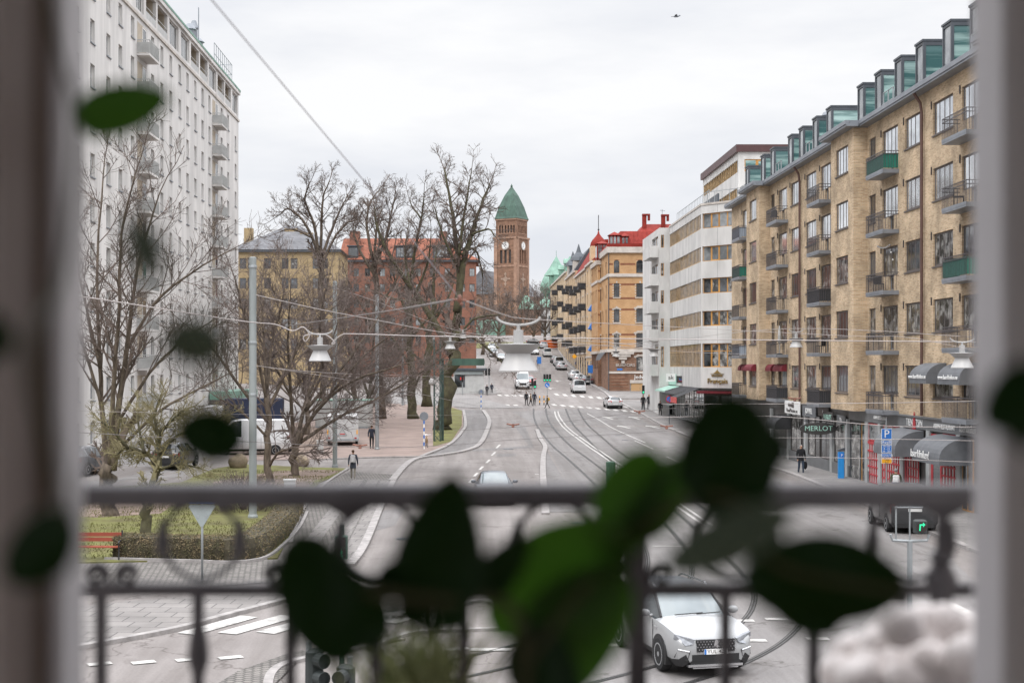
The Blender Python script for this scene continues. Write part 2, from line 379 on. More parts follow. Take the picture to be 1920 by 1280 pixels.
M['gold'] = mat('gilded_letters', (.30, .21, .08), .4, .5, var=.2)
M['green_iron'] = mat('dark_green_iron', (.045, .075, .065), .5, .2, var=.25)
M['kiosk_white'] = mat('kiosk_panel', (.42, .42, .41), .5, var=.1)

# ================================================================ GROUND
def drape(poly, off, name, m, parent=None, skirt=0.0, label=None, cat=None, kind='structure', step=5.0):
    """polygon (x,y) laid on the terrain at off above it; with skirt it gets real kerb sides"""
    bm = bmesh.new(); vs = [bm.verts.new((p[0], p[1], 0)) for p in poly]; bm.faces.new(vs)
    bmesh.ops.triangulate(bm, faces=bm.faces)
    ys = [p[1] for p in poly]; xs = [p[0] for p in poly]; cuts = [k for k, _ in KN] + [70, 90] + [140 + step * i for i in range(60)]
    for y in cuts:
        if min(ys) < y < max(ys): bmesh.ops.bisect_plane(bm, geom=bm.verts[:] + bm.edges[:] + bm.faces[:], plane_co=(0, y, 0), plane_no=(0, 1, 0))
    for x in (-17, -23.5, -29.86):
        if min(xs) < x < max(xs): bmesh.ops.bisect_plane(bm, geom=bm.verts[:] + bm.edges[:] + bm.faces[:], plane_co=(x, 0, 0), plane_no=(1, 0, 0))
    for v in bm.verts: v.co.z = g(v.co.x, v.co.y) + off
    bmesh.ops.recalc_face_normals(bm, faces=bm.faces)
    for f in bm.faces:
        if f.normal.z < 0: f.normal_flip()
    if skirt > 0:
        be = [e for e in bm.edges if e.is_boundary]
        r = bmesh.ops.extrude_edge_only(bm, edges=be)
        for v in r['geom']:
            if isinstance(v, bmesh.types.BMVert): v.co.z -= skirt
    me = bpy.data.meshes.new(name); bm.to_mesh(me); bm.free(); me.materials.append(m)
    o = link(name, me, parent)
    return tag(o, label, cat, None, kind if parent is None else None)
def gx(pts): return [tuple(G(*p)[:2]) for p in pts]

mb = MB(); ys = [-40 + 4 * i for i in range(38)] + [112 + 3 * i for i in range(75)] + [337 + 12 * i for i in range(40)] + [1200, 2400]
xs = [-900, -300, -150, -90, -60, -40, -32, -29.86, -26, -23.5, -20, -17, -12, -6, 0, 6, 12, 18, 24, 32, 45, 60, 90, 150, 300, 900]
for y in ys:
    for x in xs: mb.v.append((x, y, g(x, y)))
nx = len(xs)
for j in range(len(ys) - 1):
    for i in range(nx - 1): mb.f.append((j * nx + i, j * nx + i + 1, (j + 1) * nx + i + 1, (j + 1) * nx + i)); mb.mi.append(0)
tag(mb.build('ground', M['asphalt']), kind='structure')

def ribbon(pts, wid, off, mb, closed=False, rise=None):
    """flat strip along a ground polyline; with rise it is a raised kerb with sides"""
    pts = [Vector((p[0], p[1])) for p in pts]; n = len(pts); A = []; B = []
    for i, p in enumerate(pts):
        t = (pts[min(i + 1, n - 1)] - pts[max(i - 1, 0)])
        t = t.normalized() if t.length > 1e-9 else Vector((0, 1)); q = Vector((-t.y, t.x)) * wid / 2
        A.append(p + q); B.append(p - q)
    vs = []
    for a, b in zip(A, B):
        za = g(a.x, a.y); zb = g(b.x, b.y)
        if rise is None: vs += [(a.x, a.y, za + off), (b.x, b.y, zb + off)]
        else: vs += [(a.x, a.y, za + off), (b.x, b.y, zb + off), (a.x, a.y, za - .05), (b.x, b.y, zb - .05)]
    k = 2 if rise is None else 4; fs = []
    for i in range(n - 1):
        o = i * k; fs.append((o, o + 1, o + k + 1, o + k))
        if rise is not None: fs += [(o + 2, o, o + k, o + k + 2), (o + 1, o + 3, o + k + 3, o + k + 1)]
    if rise is not None: fs += [(0, 2, 3, 1), ((n - 1) * k, (n - 1) * k + 1, (n - 1) * k + 3, (n - 1) * k + 2)]
    mb.add(vs, fs)
def gcurve(px, n=8): return [Vector((p.x, p.y, 0)) for p in catmull([Vector((*G(*q)[:2], 0)) for q in px], n)]
def kerb(px, name='kerb', wid=.3, h=.13, n=6, raw=None):
    mb = MB(); ribbon(raw or gcurve(px, n), wid, h, mb, rise=1); return tag(mb.build(name, M['kerb']), kind='structure')

# right pavement and its kerb
RK = [(1160, 752), (1198, 772), (1264, 806), (1340, 838), (1440, 873), (1520, 901), (1771, 1007), (1827, 1030)]
rk = gcurve(RK, 6); rk = [p for p in rk]
drape([(p.x, p.y) for p in rk] + [(17.6, 30), (30, 30), (30, rk[0].y)], .12, 'pavement', M['walk_far'], skirt=.2)
kerb(None, raw=[p + Vector((-.16, 0, 0)) for p in rk] + [Vector((17.4, 30, 0))], h=.125)
# far right pavement up the hill
fr = [G(1150, 748), G(1135, 735), G(1100, 715), G(1082, 697), G(1066, 684), G(1056, 668), G(1048, 655)]
drape([(p.x, p.y) for p in fr] + [(30, fr[-1].y), (30, G(1150, 748).y)], .12, 'pavement', M['walk_far'], skirt=.2)
kerb(None, raw=[Vector((p.x - .15, p.y, 0)) for p in fr], h=.125)
# track bed asphalt, a little darker than the worn roadway
tb = [(960, 772), (1060, 766), (1165, 768), (1260, 812), (1440, 888), (1560, 935), (1765, 1030), (1850, 1110), (1850, 1275), (1100, 1300), (980, 1230), (1130, 1120), (1150, 1010), (1075, 930), (1028, 840), (1012, 800)]
drape(gx(tb), .004, 'track_bed', M['trackbed'])
# newer asphalt of the tram island between roadway and tracks
drape(gx([(1022, 838), (1018, 860), (1018, 906), (1022, 960), (1105, 960), (1062, 905), (1035, 862)]), .012, 'tram_island', M['asphalt_new'])
kerb([(1007, 806), (1013, 823), (1022, 838), (1019, 856), (1018, 880), (1019, 905), (1023, 965)], wid=.35, h=.1)

# left: park, side street, cycle path
drape(gx([(560, 800), (430, 822), (430, 864), (560, 862), (690, 858), (792, 855), (846, 831), (868, 800), (868, 772), (840, 757), (730, 752), (640, 762)]), .03, 'gravel_path', M['gravel'])
drape(gx([(812, 838), (846, 828), (866, 798), (866, 770), (845, 764), (826, 780), (812, 806)]), .05, 'lawn', M['grass'])
drape(gx([(480, 800), (470, 856), (560, 852), (600, 838), (606, 806), (560, 792)]), .045, 'soil', M['soil'])
cyc = [(700, 905), (738, 890), (788, 858), (846, 833), (872, 797), (870, 768), (904, 768), (916, 790), (906, 826), (868, 846), (800, 857), (772, 866), (735, 900)]
drape(gx(cyc), .016, 'cycle_path', M['asphalt_new'])
kerb([(790, 857), (846, 832), (868, 808), (873, 795), (869, 770)], wid=.28)
kerb([(612, 862), (690, 859), (790, 857)], wid=.25, h=.1)
kerb([(735, 903), (774, 864), (830, 854), (869, 847), (900, 833), (914, 806), (917, 788), (906, 770)], wid=.4, h=.13)
# park lawn, soil and the grass tongue by the side street
drape(gx([(340, 905), (400, 880), (455, 871), (560, 876), (655, 879), (640, 888), (600, 905), (560, 945), (545, 1000), (520, 1048), (150, 1056), (-60, 1056), (-60, 925), (150, 918)]), .05, 'lawn', M['grass'], skirt=.15)
drape(gx([(400, 905), (520, 884), (600, 882), (640, 884), (590, 903), (556, 935), (480, 930), (400, 925)]), .056, 'soil', M['soil'])
drape(gx([(150, 935), (250, 925), (330, 945), (300, 965), (180, 972), (60, 965)]), .056, 'soil', M['soil'])
# paved footpath along the road, cobbles round the hedge, slab pavement by the crossing
drape(gx([(656, 884), (735, 890), (740, 900), (717, 940), (683, 1020), (655, 1062), (540, 1125), (500, 1090), (548, 1015), (575, 945), (610, 908)]), .032, 'footpath', M['cobble'])
for i_, (a, b) in enumerate((((700, 900), (596, 1090)), ((672, 900), (560, 1050)), ((724, 902), (650, 1058)))):
    m_ = MB(); ribbon([G(*a), G(*b)], .6, .039 + .005 * i_, m_); tag(m_.build('paving_strip', M['walk']), kind='structure')
kerb([(741, 897), (718, 942), (684, 1022), (656, 1062)], wid=.3, h=.1)
kerb([(652, 880), (610, 908), (575, 945), (550, 1000), (545, 1020)], wid=.16, h=.1)
drape(gx([(-80, 1060), (150, 1058), (530, 1050), (552, 1012), (548, 1085), (510, 1092), (340, 1104), (150, 1116), (-80, 1128)]), .027, 'cobbles', M['cobble'])
drape(gx([(-120, 1172), (150, 1142), (300, 1128), (535, 1112), (570, 1116), (420, 1156), (330, 1180), (190, 1207), (-120, 1262)]), .1, 'pavement', M['walk'], skirt=.2)
kerb([(-120, 1264), (190, 1209), (330, 1182), (420, 1158), (572, 1118)], wid=.22, h=.105)
drape(gx([(400, 1290), (445, 1262), (540, 1228), (700, 1196), (760, 1200), (560, 1240), (500, 1300)]), .05, 'cobbles', M['cobble'], skirt=.1)
kerb([(500, 1300), (512, 1262), (560, 1240), (700, 1212), (780, 1188), (950, 1180), (980, 1168), (915, 1130), (860, 1136), (740, 1160)], wid=.2, h=.08)
# left: pale yard in front of the white tower
drape([(-27, 72), (-27, 170), (-20, 170), (-14.6, 112), (-19, 95), (-14.2, 86), (-19.3, 80), (-20.5, 72)], .012, 'yard', M['walk_far'])
# square and pavement round the kiosk
drape(gx([(868, 764), (905, 766), (1000, 764), (960, 762), (905, 748), (880, 735), (720, 735), (650, 752), (720, 756), (840, 762)]), .037, 'square', M['walk_far'])
drape(gx([(880, 733), (905, 740), (932, 740), (925, 715), (912, 690), (905, 672), (896, 660), (860, 660), (850, 700)]), .13, 'pavement', M['walk_far'], skirt=.2)

# painted markings
def dash(mb, a, b, wid): ribbon([G(*a), G(*b)], wid, .02, mb)
mb = MB(); ribbon(gcurve([(1040, 771), (1044, 784), (1064, 808), (1110, 842), (1165, 880), (1240, 930), (1320, 985)], 8), .14, .02, mb)
ribbon(gcurve([(1046, 771), (1051, 784), (1072, 808), (1119, 842), (1176, 880), (1253, 930), (1335, 985)], 8), .14, .02, mb)
ribbon(gcurve([(1101, 775), (1128, 790), (1160, 808), (1210, 830)], 6), .14, .02, mb)
for a, b in (((1190, 826), (1225, 842)), ((1250, 856), (1300, 880))): dash(mb, a, b, .12)
tag(mb.build('lane_line', M['paint']), kind='structure')
mb = MB()
for i in range(10): dash(mb, (1036 + i * 16.5, 757.5 + i * 1.4), (1042 + i * 16.5, 760.5 + i * 1.4), .5)
for i in range(3): dash(mb, (1172 + i * 15, 762 + i * 1.2), (1180 + i * 15, 765 + i * 1.2), .5)
for i in range(8): dash(mb, (857 + i * 15.5, 756.5 + i * .3), (860 + i * 15.5, 758.7 + i * .3), .5)
for i in range(6): dash(mb, (1041 + i * 16, 737.5 + i * 1.3), (1046 + i * 16, 741.3 + i * 1.3), .5)
for i in range(5): dash(mb, (935 + i * 13.5, 740 + i * .2), (939 + i * 13.5, 742.2 + i * .2), .5)
for i in range(4): dash(mb, (928 - i * 3, 735 - i * 3), (940 - i * 3, 735 - i * 3), .7)
for q in ([(326, 1190), (455, 1157), (395, 1190)], ):
    pass
tag(mb.build('zebra_crossing', M['paint']), kind='structure')
mb = MB()
for x, y in ((322, 1189), (398, 1188), (470, 1187), (545, 1184), (620, 1178), (700, 1168)):
    a = G(x, y); b = G(x + 130, y - 33); ribbon([a + Vector((.35, 0, 0)), b + Vector((.2, 0, 0))], .55, .02, mb)
tag(mb.build('zebra_crossing', M['paint']), kind='structure')
mb = MB()
for i, (x, y) in enumerate([(912, 868), (899, 881), (889, 893), (931, 840), (922, 854), (880, 905)]): dash(mb, (x, y), (x + 6.5, y - 6.5), .16)
for x, y in ((165, 1246), (247, 1243), (330, 1238), (410, 1234), (600, 1222), (835, 1218)): dash(mb, (x, y + 1), (x + 44, y - 3), .3)
for x, y in ((1372, 1164), (1435, 1161), (1395, 1201), (1512, 1198), (1132, 1210), (1250, 1232)): dash(mb, (x, y), (x + 42, y), .3)
for x, y in ((1160, 1125), (1224, 1024)): dash(mb, (x, y), (x + 55, y), .18)
dash(mb, (880, 1218), (960, 1218), .3)
dash(mb, (1773, 1131), (1840, 1163), .45)
dash(mb, (1003, 889), (1010, 889), .3); dash(mb, (906, 940), (911, 945), .3)
tag(mb.build('lane_dashes', M['paint']), kind='structure')
def arrow(px, py, rot, s, mb):
    p = G(px, py); Mx = Matrix.Translation((p.x, p.y, 0)) @ Matrix.Rotation(rot, 4, 'Z')
    for poly in ([(-.12, -2), (.12, -2), (.12, .4), (-.12, .4)], [(.1, .1), (.1, -.25), (1.0, .2), (.1, .7)], [(-.4, .4), (.4, .4), (0, 1.5)]):
        vs = []
        for a, b in poly:
            q = Mx @ Vector((a * s, b * s, 0)); vs.append((q.x, q.y, g(q.x, q.y) + .021))
        mb.add(vs, [tuple(range(len(poly)))])
mb = MB(); arrow(1138, 783, .15, 1.3, mb); arrow(1188, 783, .15, 1.2, mb); arrow(1168, 800, .15, 1.3, mb); arrow(1222, 800, .2, 1.2, mb); arrow(1044, 714, 0, 1.2, mb); arrow(1078, 703, 0, 1.2, mb); arrow(1031, 728, 0, 1.2, mb)
tag(mb.build('lane_arrows', M['paint']), kind='structure')
# tram rails
def track(px, mbR, mbG):
    c = gcurve(px, 10); n = len(c)
    for s in (-.7175, .7175):
        l = []
        for i in range(n):
            t = (c[min(i + 1, n - 1)] - c[max(i - 1, 0)]).normalized(); l.append(c[i] + Vector((-t.y, t.x, 0)) * s)
        ribbon(l, .17, .012, mbG); ribbon(l, .11, .017, mbR)
        ribbon([p + Vector((.0, .0, 0)) for p in l], .045, .0215, mbG)
mr, mg = MB(), MB()
track([(1012, 766), (1015, 786), (1036, 818), (1086, 862), (1140, 908), (1205, 972), (1252, 1040), (1242, 1100), (1185, 1150), (1080, 1195), (950, 1232), (800, 1265)], mr, mg)
track([(1072, 766), (1084, 790), (1118, 824), (1180, 874), (1270, 938), (1372, 1020), (1448, 1090), (1462, 1140), (1420, 1192), (1330, 1240), (1220, 1275), (1080, 1310)], mr, mg)
tag(mg.build('rail_grooves', M['groove']), kind='structure'); tag(mr.build('tram_rails', M['rail']), kind='structure')
# manholes and asphalt patches
mb = MB()
for px, py, r in ((953, 842, .4), (1160, 816, .35), (1090, 980, .4), (1172, 825, .3), (760, 1010, .35)):
    p = G(px, py); mb.lathe([(r, p.z + .005), (r, p.z + .022), (r * .8, p.z + .024)], 14, o=(p.x, p.y, 0))
tag(mb.build('manhole_covers', M['metal_dark']), kind='structure')
for q in ([(885, 842), (1000, 835), (1002, 839), (886, 846)], [(930, 850), (968, 850), (966, 855), (932, 856)], [(960, 790), (985, 800), (1000, 835), (992, 836)], [(690, 960), (760, 952), (740, 985), (680, 1000)], [(905, 800), (920, 800), (918, 820), (905, 822)]):
    drape(gx(q), .008, 'asphalt_patch', M['asphalt_new'])
# far hill top lawn
drape([(-6, 318), (22, 318), (26, 345), (-14, 345)], .1, 'lawn', M['grass'])

# ================================================================ BUILDINGS
class Fac:
    """a flat facade: u to the right as seen from outside, v up (absolute height), d inwards"""
    def __init__(s, bld, origin, rz):
        s.b = bld; s.rz = rz
        s.M = Matrix.Translation(Vector(origin) - Vector(bld.location)) @ Matrix.Rotation(rz, 4, 'Z')
    def at(s, u, v, d=0.0): return s.M @ Vector((u, d, v))
    def mb(s): return MB(s.M)
    def wall(s, mb, u0, u1, v0, v1, holes=(), dep=.22, m=0):
        hs = [(max(a, u0), min(b, u1), max(c, v0), min(e, v1)) for a, b, c, e in holes if b > u0 and a < u1 and e > v0 and c < v1]
        us = sorted({round(x, 4) for x in [u0, u1] + [q for h in hs for q in h[:2]]}); vs = sorted({round(x, 4) for x in [v0, v1] + [q for h in hs for q in h[2:]]})
        idx = {}; V = []; Fs = []
        def vi(a, b):
            if (a, b) not in idx: idx[(a, b)] = len(V); V.append((a, 0, b))
            return idx[(a, b)]
        for a, b in zip(us, us[1:]):
            for c, e in zip(vs, vs[1:]):
                cu, cv = (a + b) / 2, (c + e) / 2
                if any(h[0] < cu < h[1] and h[2] < cv < h[3] for h in hs): continue
                Fs.append((vi(a, c), vi(b, c), vi(b, e), vi(a, e)))
        mb.add(V, Fs, m)
        for a, b, c, e in hs:
            mb.add([(a, 0, c), (b, 0, c), (b, 0, e), (a, 0, e), (a, dep, c), (b, dep, c), (b, dep, e), (a, dep, e)],
                   [(0, 1, 5, 4), (1, 2, 6, 5), (2, 3, 7, 6), (3, 0, 4, 7)], m)
WM = {}
def wmesh(w, h, nm, nt, fr, pn, sill, arch, ft):
    k = (round(w, 2), round(h, 2), nm, nt, fr, pn, sill, arch, ft)
    if k in WM: return WM[k]
    f = MB(); t = ft; y0, y1 = -.012, .03
    if arch:
        n = 10; r = w / 2; hs = h - r
        pts = [(0, 0), (0, hs)] + [(r - r * math.cos(math.pi * i / n), hs + r * math.sin(math.pi * i / n)) for i in range(1, n)] + [(w, hs), (w, 0)]
        ins = [(r + (x - r) * (1 - t / r), max(t, z - t * (1 if z > hs else 0))) for x, z in pts]
        for i in range(len(pts)):
            j = (i + 1) % len(pts); a, b, c, e = pts[i], pts[j], ins[j], ins[i]
            f.prism([a, b, c, e], y0, y1)
        f.box((t, y0 + .01, hs - .03), (w - t, y1, hs + .03))
    else:
        f.box((0, y0, 0), (t, y1, h)); f.box((w - t, y0, 0), (w, y1, h)); f.box((t, y0, 0), (w - t, y1, t)); f.box((t, y0, h - t), (w - t, y1, h))
        hs = h
    for i in range(1, nm):
        x = w * i / nm; f.box((x - t * .42, y0 + .005, t), (x + t * .42, y1, (h if not arch else hs) - t * .6))
    for i in range(1, nt + 1):
        z = h * (.68 if nt == 1 else i / (nt + 1)); f.box((t, y0 + .008, z - t * .4), (w - t, y1, z + t * .4))
    if sill: f.box((-.06, -.15, -.07), (w + .06, y0 - .004, -.005))
    p = MB()
    if arch: p.prism(pts, .004, .012)
    else: p.box((.02, .004, .02), (w - .02, .012, h - .02))
    WM[k] = (f.mesh('window', M[fr]), p.mesh('pane', M[pn])); return WM[k]
def window(fc, u, v, w, h, nm=1, nt=0, fr='brown_frame', pn='glass', dep=.09, sill=False, arch=False, ft=.07, name='window', pane=True):
    a, b = wmesh(w, h, nm, nt, fr, pn, sill, arch, ft)
    o = link(name, a, fc.b, fc.at(u, v, dep), fc.rz)
    if pane: link('pane', b, o)
    return o
def balcony(fc, u0, u1, v, dep=.82, screen=None, rail=.92, th=.2, slab='metal_grey', bars=True):
    m = MB(); L = u1 - u0
    m.box((0, -dep, -th), (L, -.003, 0)); m.box((-.012, -dep - .012, -th * .55), (L + .012, -dep + .03, .02))
    o = link('balcony', m.mesh('balcony', M[slab]), fc.b, fc.at(u0, v, 0), fc.rz)
    r = MB(); e = .025
    for z in (rail, rail * .82): r.box((0, -dep, z - .018), (L, -dep + e, z + .018)); r.box((0, -dep + e, z - .018), (e, -.01, z + .018)); r.box((L - e, -dep + e, z - .018), (L, -.01, z + .018))
    if bars:
        n = int(L / .13)
        for i in range(n + 1): x = L * i / n; r.box((x - .009, -dep + .003, .03), (x + .009, -dep + .021, rail - .01))
        for x in (.012, L - .012):
            for i in range(1, 6): y = -dep + dep * i / 6; r.box((x - .009, y - .009, .03), (x + .009, y + .009, rail - .01))
    r.build('railing', M['iron_rail'], o)
    if screen:
        q = MB(); q.box((.03, -dep + .03, .06), (L - .03, -dep + .045, rail - .12)); q.box((.03, -dep + .05, .06), (.045, -.04, rail - .12)); q.box((L - .045, -dep + .05, .06), (L - .03, -.04, rail - .12))
        q.build('screen', M[screen], o)
    return o
def awning(fc, u0, u1, v1, drop, dep, mt, name='awning', n=8):
    """dome-like cloth awning with closed ends and a short valance"""
    m = MB(fc.M); prof = [(-.02, v1)] + [(-dep * math.sin(a), v1 - drop * .72 * (1 - math.cos(a))) for a in [math.pi / 2 * i / n for i in range(1, n + 1)]] + [(-dep - .002, v1 - drop)]
    for (a, b) in zip(prof, prof[1:]): m.add([(u0, a[0], a[1]), (u1, a[0], a[1]), (u1, b[0], b[1]), (u0, b[0], b[1])], [(0, 1, 2, 3)])
    for u in (u0, u1): m.add([(u, p[0], p[1]) for p in prof] + [(u, -.02, v1 - drop)], [tuple(range(len(prof) + 1))])
    return m.build(name, M[mt], fc.b)
rnd = random.Random(7)

# ---------------------------------------------------------------- yellow brick apartment house on the right
b1 = thing('apartment_house', 'yellow brick apartment house with balconies and glass dormers along the right pavement', 'apartment building', (24, 80, 0))
XR, XB = 21.7, 20.95; YF, YN = 118.1, 44.0
FL = [4.2, 7.25, 10.3, 13.4, 16.45]                 # balcony floor levels
TOP = [6.5, 9.58, 12.64, 15.7, 18.77]               # window heads
EAVE = 19.5
bays = [(107.9, 103.1), (82.65, 77.8), (57.4, 52.5)]
rec = [(118.1, 107.9), (103.1, 82.65), (77.8, 57.4), (52.5, 44.0)]
wall = MB(); q_ = lambda y: YF - y
fr = Fac(b1, (XR, YF, 0), R(-90)); fb = Fac(b1, (XB, YF, 0), R(-90))
wins = []; balcs = []
def full_rec(c):   # offsets from recess centre (towards the far end positive)
    return [('small', c + 9.8, c + 8.55), ('door', c + 7.3, c + 4.6), ('win', c + 3.4, c + .65), ('win', c - .9, c - 3.65), ('door', c - 4.8, c - 7.5), ('small', c - 8.75, c - 10.0)]
items = full_rec(92.9) + full_rec(67.6) + [('door', 113.4, 110.7), ('small', 109.8, 108.6), ('small', 52.0, 50.8), ('door', 50.1, 47.4)]
holes = []
rb = random.Random(3)
for kind, ya, yb in items:
    for k in range(5):
        u0, u1 = q_(ya), q_(yb); t = TOP[k]; h = 1.52
        if kind == 'door': h = 2.28
        if kind == 'small': h = 1.52
        if kind == 'door':
            # a three-light window beside a balcony door
            holes.append((u0, u1, t - 1.52, t)); holes.append((u0 + 1.15, u0 + 1.95, t - 2.28, t - 1.52))
        else: holes.append((u0, u1, t - h, t))
        wins.append((kind, u0, t, u1 - u0, h, k))
for a, b in rec: fr.wall  # facade is one wall cut by the bays
mbw = MB(fr.M)
for a, b in rec: fr.wall(mbw, q_(a), q_(b), 4.0, EAVE, holes)
mb2 = MB(fb.M); bh = []
for a, b in bays:
    for k in range(5): bh.append((q_(a) + 1.1, q_(b) - 1.1, TOP[k] - 1.52, TOP[k]))
    fb.wall(mb2, q_(a), q_(b), 4.0, EAVE, bh)
    for y in (a, b): mb2.M = fb.M; mb2.add([(q_(y), 0, 4.0), (q_(y), XR - XB, 4.0), (q_(y), XR - XB, EAVE), (q_(y), 0, EAVE)], [(0, 1, 2, 3)])
    mb2.add([(q_(a), 0, 4.0), (q_(b), 0, 4.0), (q_(b), .75, 4.0), (q_(a), .75, 4.0)], [(0, 1, 2, 3)])
L_ = YF - YN
mbw.add([(0, 0, 0), (0, 13, 0), (0, 13, EAVE), (0, 0, EAVE), (L_, 0, 0), (L_, 13, 0), (L_, 13, EAVE), (L_, 0, EAVE)], [(0, 1, 2, 3), (4, 5, 6, 7), (1, 5, 6, 2)])
# soldier bricks at the bay edges, small iron anchors
wb = MB(); wb.v = [tuple(p) for p in mbw.v] + [tuple(p) for p in mb2.v]; wb.f = list(mbw.f) + [tuple(i + len(mbw.v) for i in f) for f in mb2.f]; wb.mi = [0] * len(wb.f)
an = MB(fr.M)
for kind, u0, t, w, h, k in wins:
    if kind in ('door', 'win'): an.box((u0 - .22, -.05, t - .25), (u0 - .15, -.002, t + .12))
wb.mi += [1] * 0; wb.add(an.v, an.f, 1)
wb.build('wall', [M['brick_yellow'], M['dark_paint']], b1)
for kind, u0, t, w, h, k in wins:
    near = u0 > 40
    pn = 'glass_sky' if k >= 3 else rb.choice(['curtain', 'glass', 'curtain'])
    if kind == 'win': window(fr, u0, t - 1.52, w, 1.52, 4, 0, pn=pn, sill=True, ft=.085)
    elif kind == 'small': window(fr, u0, t - 1.52, w, 1.52, 2, 0, pn=rb.choice(['curtain', 'glass']), sill=True, ft=.085)
    else:
        window(fr, u0, t - 1.52, w, 1.52, 4, 0, pn=pn, sill=False, ft=.085)
        d = window(fr, u0 + 1.15, t - 2.28, .8, .755, 1, 0, pn='glass', fr='metal_grey', ft=.09, name='balcony_door', pane=True, dep=.13)
for a, b in bays:
    for k in range(5):
        window(fb, q_(a) + 1.1, TOP[k] - 1.52, (a - b) - 2.2, 1.52, 4, 0, pn='glass_sky' if k >= 3 else rb.choice(['curtain', 'glass']), sill=True, ft=.085)
scr = {(1, 4): None, (1, 2): 'balc_black', (1, 0): 'balc_black', (2, 4): 'balc_green', (3, 2): 'balc_green', (0, 0): 'balc_black', (4, 4): 'balc_pale', (4, 3): 'balc_green', (4, 1): 'balc_pale'}
for j, (ya, yb) in enumerate([(100.4, 97.1), (88.3, 85.2), (75.1, 72.0), (63.0, 59.9), (113.6, 110.5), (50.2, 47.2)]):
    for k in range(5):
        balcony(fr, q_(ya), q_(yb), FL[k], screen=scr.get((j, k)))
# fascia, eaves, gutter, roof
m = MB(fr.M)
m.box((-.2, -.55, EAVE), (L_ + .2, 1.0, EAVE + .1)); m.box((-.2, -.6, EAVE + .1), (L_ + .2, -.35, EAVE + .32))
for a, b in bays: m.box((q_(a) - .5, -1.28, EAVE + .002), (q_(b) + .5, -.6, EAVE + .11)); m.box((q_(a) - .5, -1.34, EAVE + .11), (q_(b) + .5, -1.1, EAVE + .325)); m.box((q_(a) - .5, -1.09, EAVE + .11), (q_(a) - .26, -.6, EAVE + .32)); m.box((q_(b) + .26, -1.09, EAVE + .11), (q_(b) + .5, -.6, EAVE + .32))
m.build('eaves', M['metal_grey'], b1)
m = MB(fr.M); m.add([(0, -.34, EAVE + .3), (L_, -.34, EAVE + .3), (L_, 3.6, EAVE + 2.1), (0, 3.6, EAVE + 2.1), (0, 12.8, EAVE + 2.3), (L_, 12.8, EAVE + 2.3), (0, 12.8, EAVE), (L_, 12.8, EAVE)], [(0, 1, 2, 3), (3, 2, 5, 4), (4, 5, 7, 6)])
m.build('roof', M['metal_dark'], b1)
for y in (93.2, 68.0):
    m = MB(fr.M); u = q_(y); m.tube([(u, -.5, EAVE), (u, -.2, EAVE - .45), (u, -.13, EAVE - .9), (u, -.13, 4.1)], .075, 8)
    m.build('downpipe', mat('brown_pipe', (.10, .055, .045), .5, var=.15), b1)
for y in (64.3 - 1.2, 66.75, 70.8, 74.3, 77.9, 81.4, 88.5, 92.1, 95.9, 99.2, 105, 108.5, 114.6, 60.0, 56.4, 52.0):
    u = q_(y); fm = MB(fr.M); z0, z1 = EAVE + .38, EAVE + 2.85; d0, d1 = .45, 3.2; W = 1.25; t = .13
    for a, b in (((u, d0, z0), (u + t, d0 + t, z1)), ((u + W - t, d0, z0), (u + W, d0 + t, z1)), ((u + t, d0, z1 - t), (u + W - t, d0 + t, z1)), ((u + t, d0, z0), (u + W - t, d0 + t, z0 + .16)),
                 ((u - .03, d0 - .05, z1), (u + W + .03, d1, z1 + .1)), ((u + W - t, d0 + t, z1 - .2), (u + W, d1, z1)), ((u, d0 + t, z1 - .2), (u + t, d1, z1))): fm.box(a, b)
    o = fm.build('dormer', M['metal_dark'], b1)
    g1 = MB(fr.M); g1.box((u + t, d0 + .05, z0 + .16), (u + W - t, d0 + .07, z1 - t)); g1.build('front_pane', M['glass_bright'], o)
    g2 = MB(fr.M)
    for uu in (u + W - .07, u + .05): g2.add([(uu, d0 + t, z0 - .1), (uu + .02, d0 + t, z0 - .1), (uu + .02, d1, z0 + 1.2), (uu, d1, z0 + 1.2), (uu, d0 + t, z1 - .2), (uu + .02, d0 + t, z1 - .2), (uu + .02, d1, z1 - .2), (uu, d1, z1 - .2)], [(0, 3, 7, 4), (1, 2, 6, 5)])
    g2.build('side_pane', M['glass_teal'], o)
for y in (60, 73, 90, 99, 112):
    u = q_(y); m = MB(fr.M); m.box((u - .9, -.3, EAVE + .5), (u + .9, .35, EAVE + .55))
    for x in (-.85, 0, .85): m.box((u + x - .03, -.28, EAVE + .33), (u + x + .03, -.22, EAVE + 1.1)); m.box((u + x - .03, .2, EAVE + .36), (u + x + .03, .26, EAVE + .5))
    m.box((u - .9, -.27, EAVE + 1.1), (u + .9, -.23, EAVE + 1.14)); m.build('roof_step', M['galv'], b1)
m = MB(fr.M); u = q_(108); m.box((u - .8, 5, EAVE + 2), (u + .8, 6.2, EAVE + 5.0)); m.box((u - 1.0, 4.9, EAVE + 5), (u + 1.0, 6.3, EAVE + 5.2)); m.lathe([(.3, EAVE + 5.2), (.3, EAVE + 5.9), (.55, EAVE + 5.95), (.4, EAVE + 6.2), (.1, EAVE + 6.4)], 10, o=(u, 5.5, 0)); m.build('chimney', M['metal_grey'], b1)
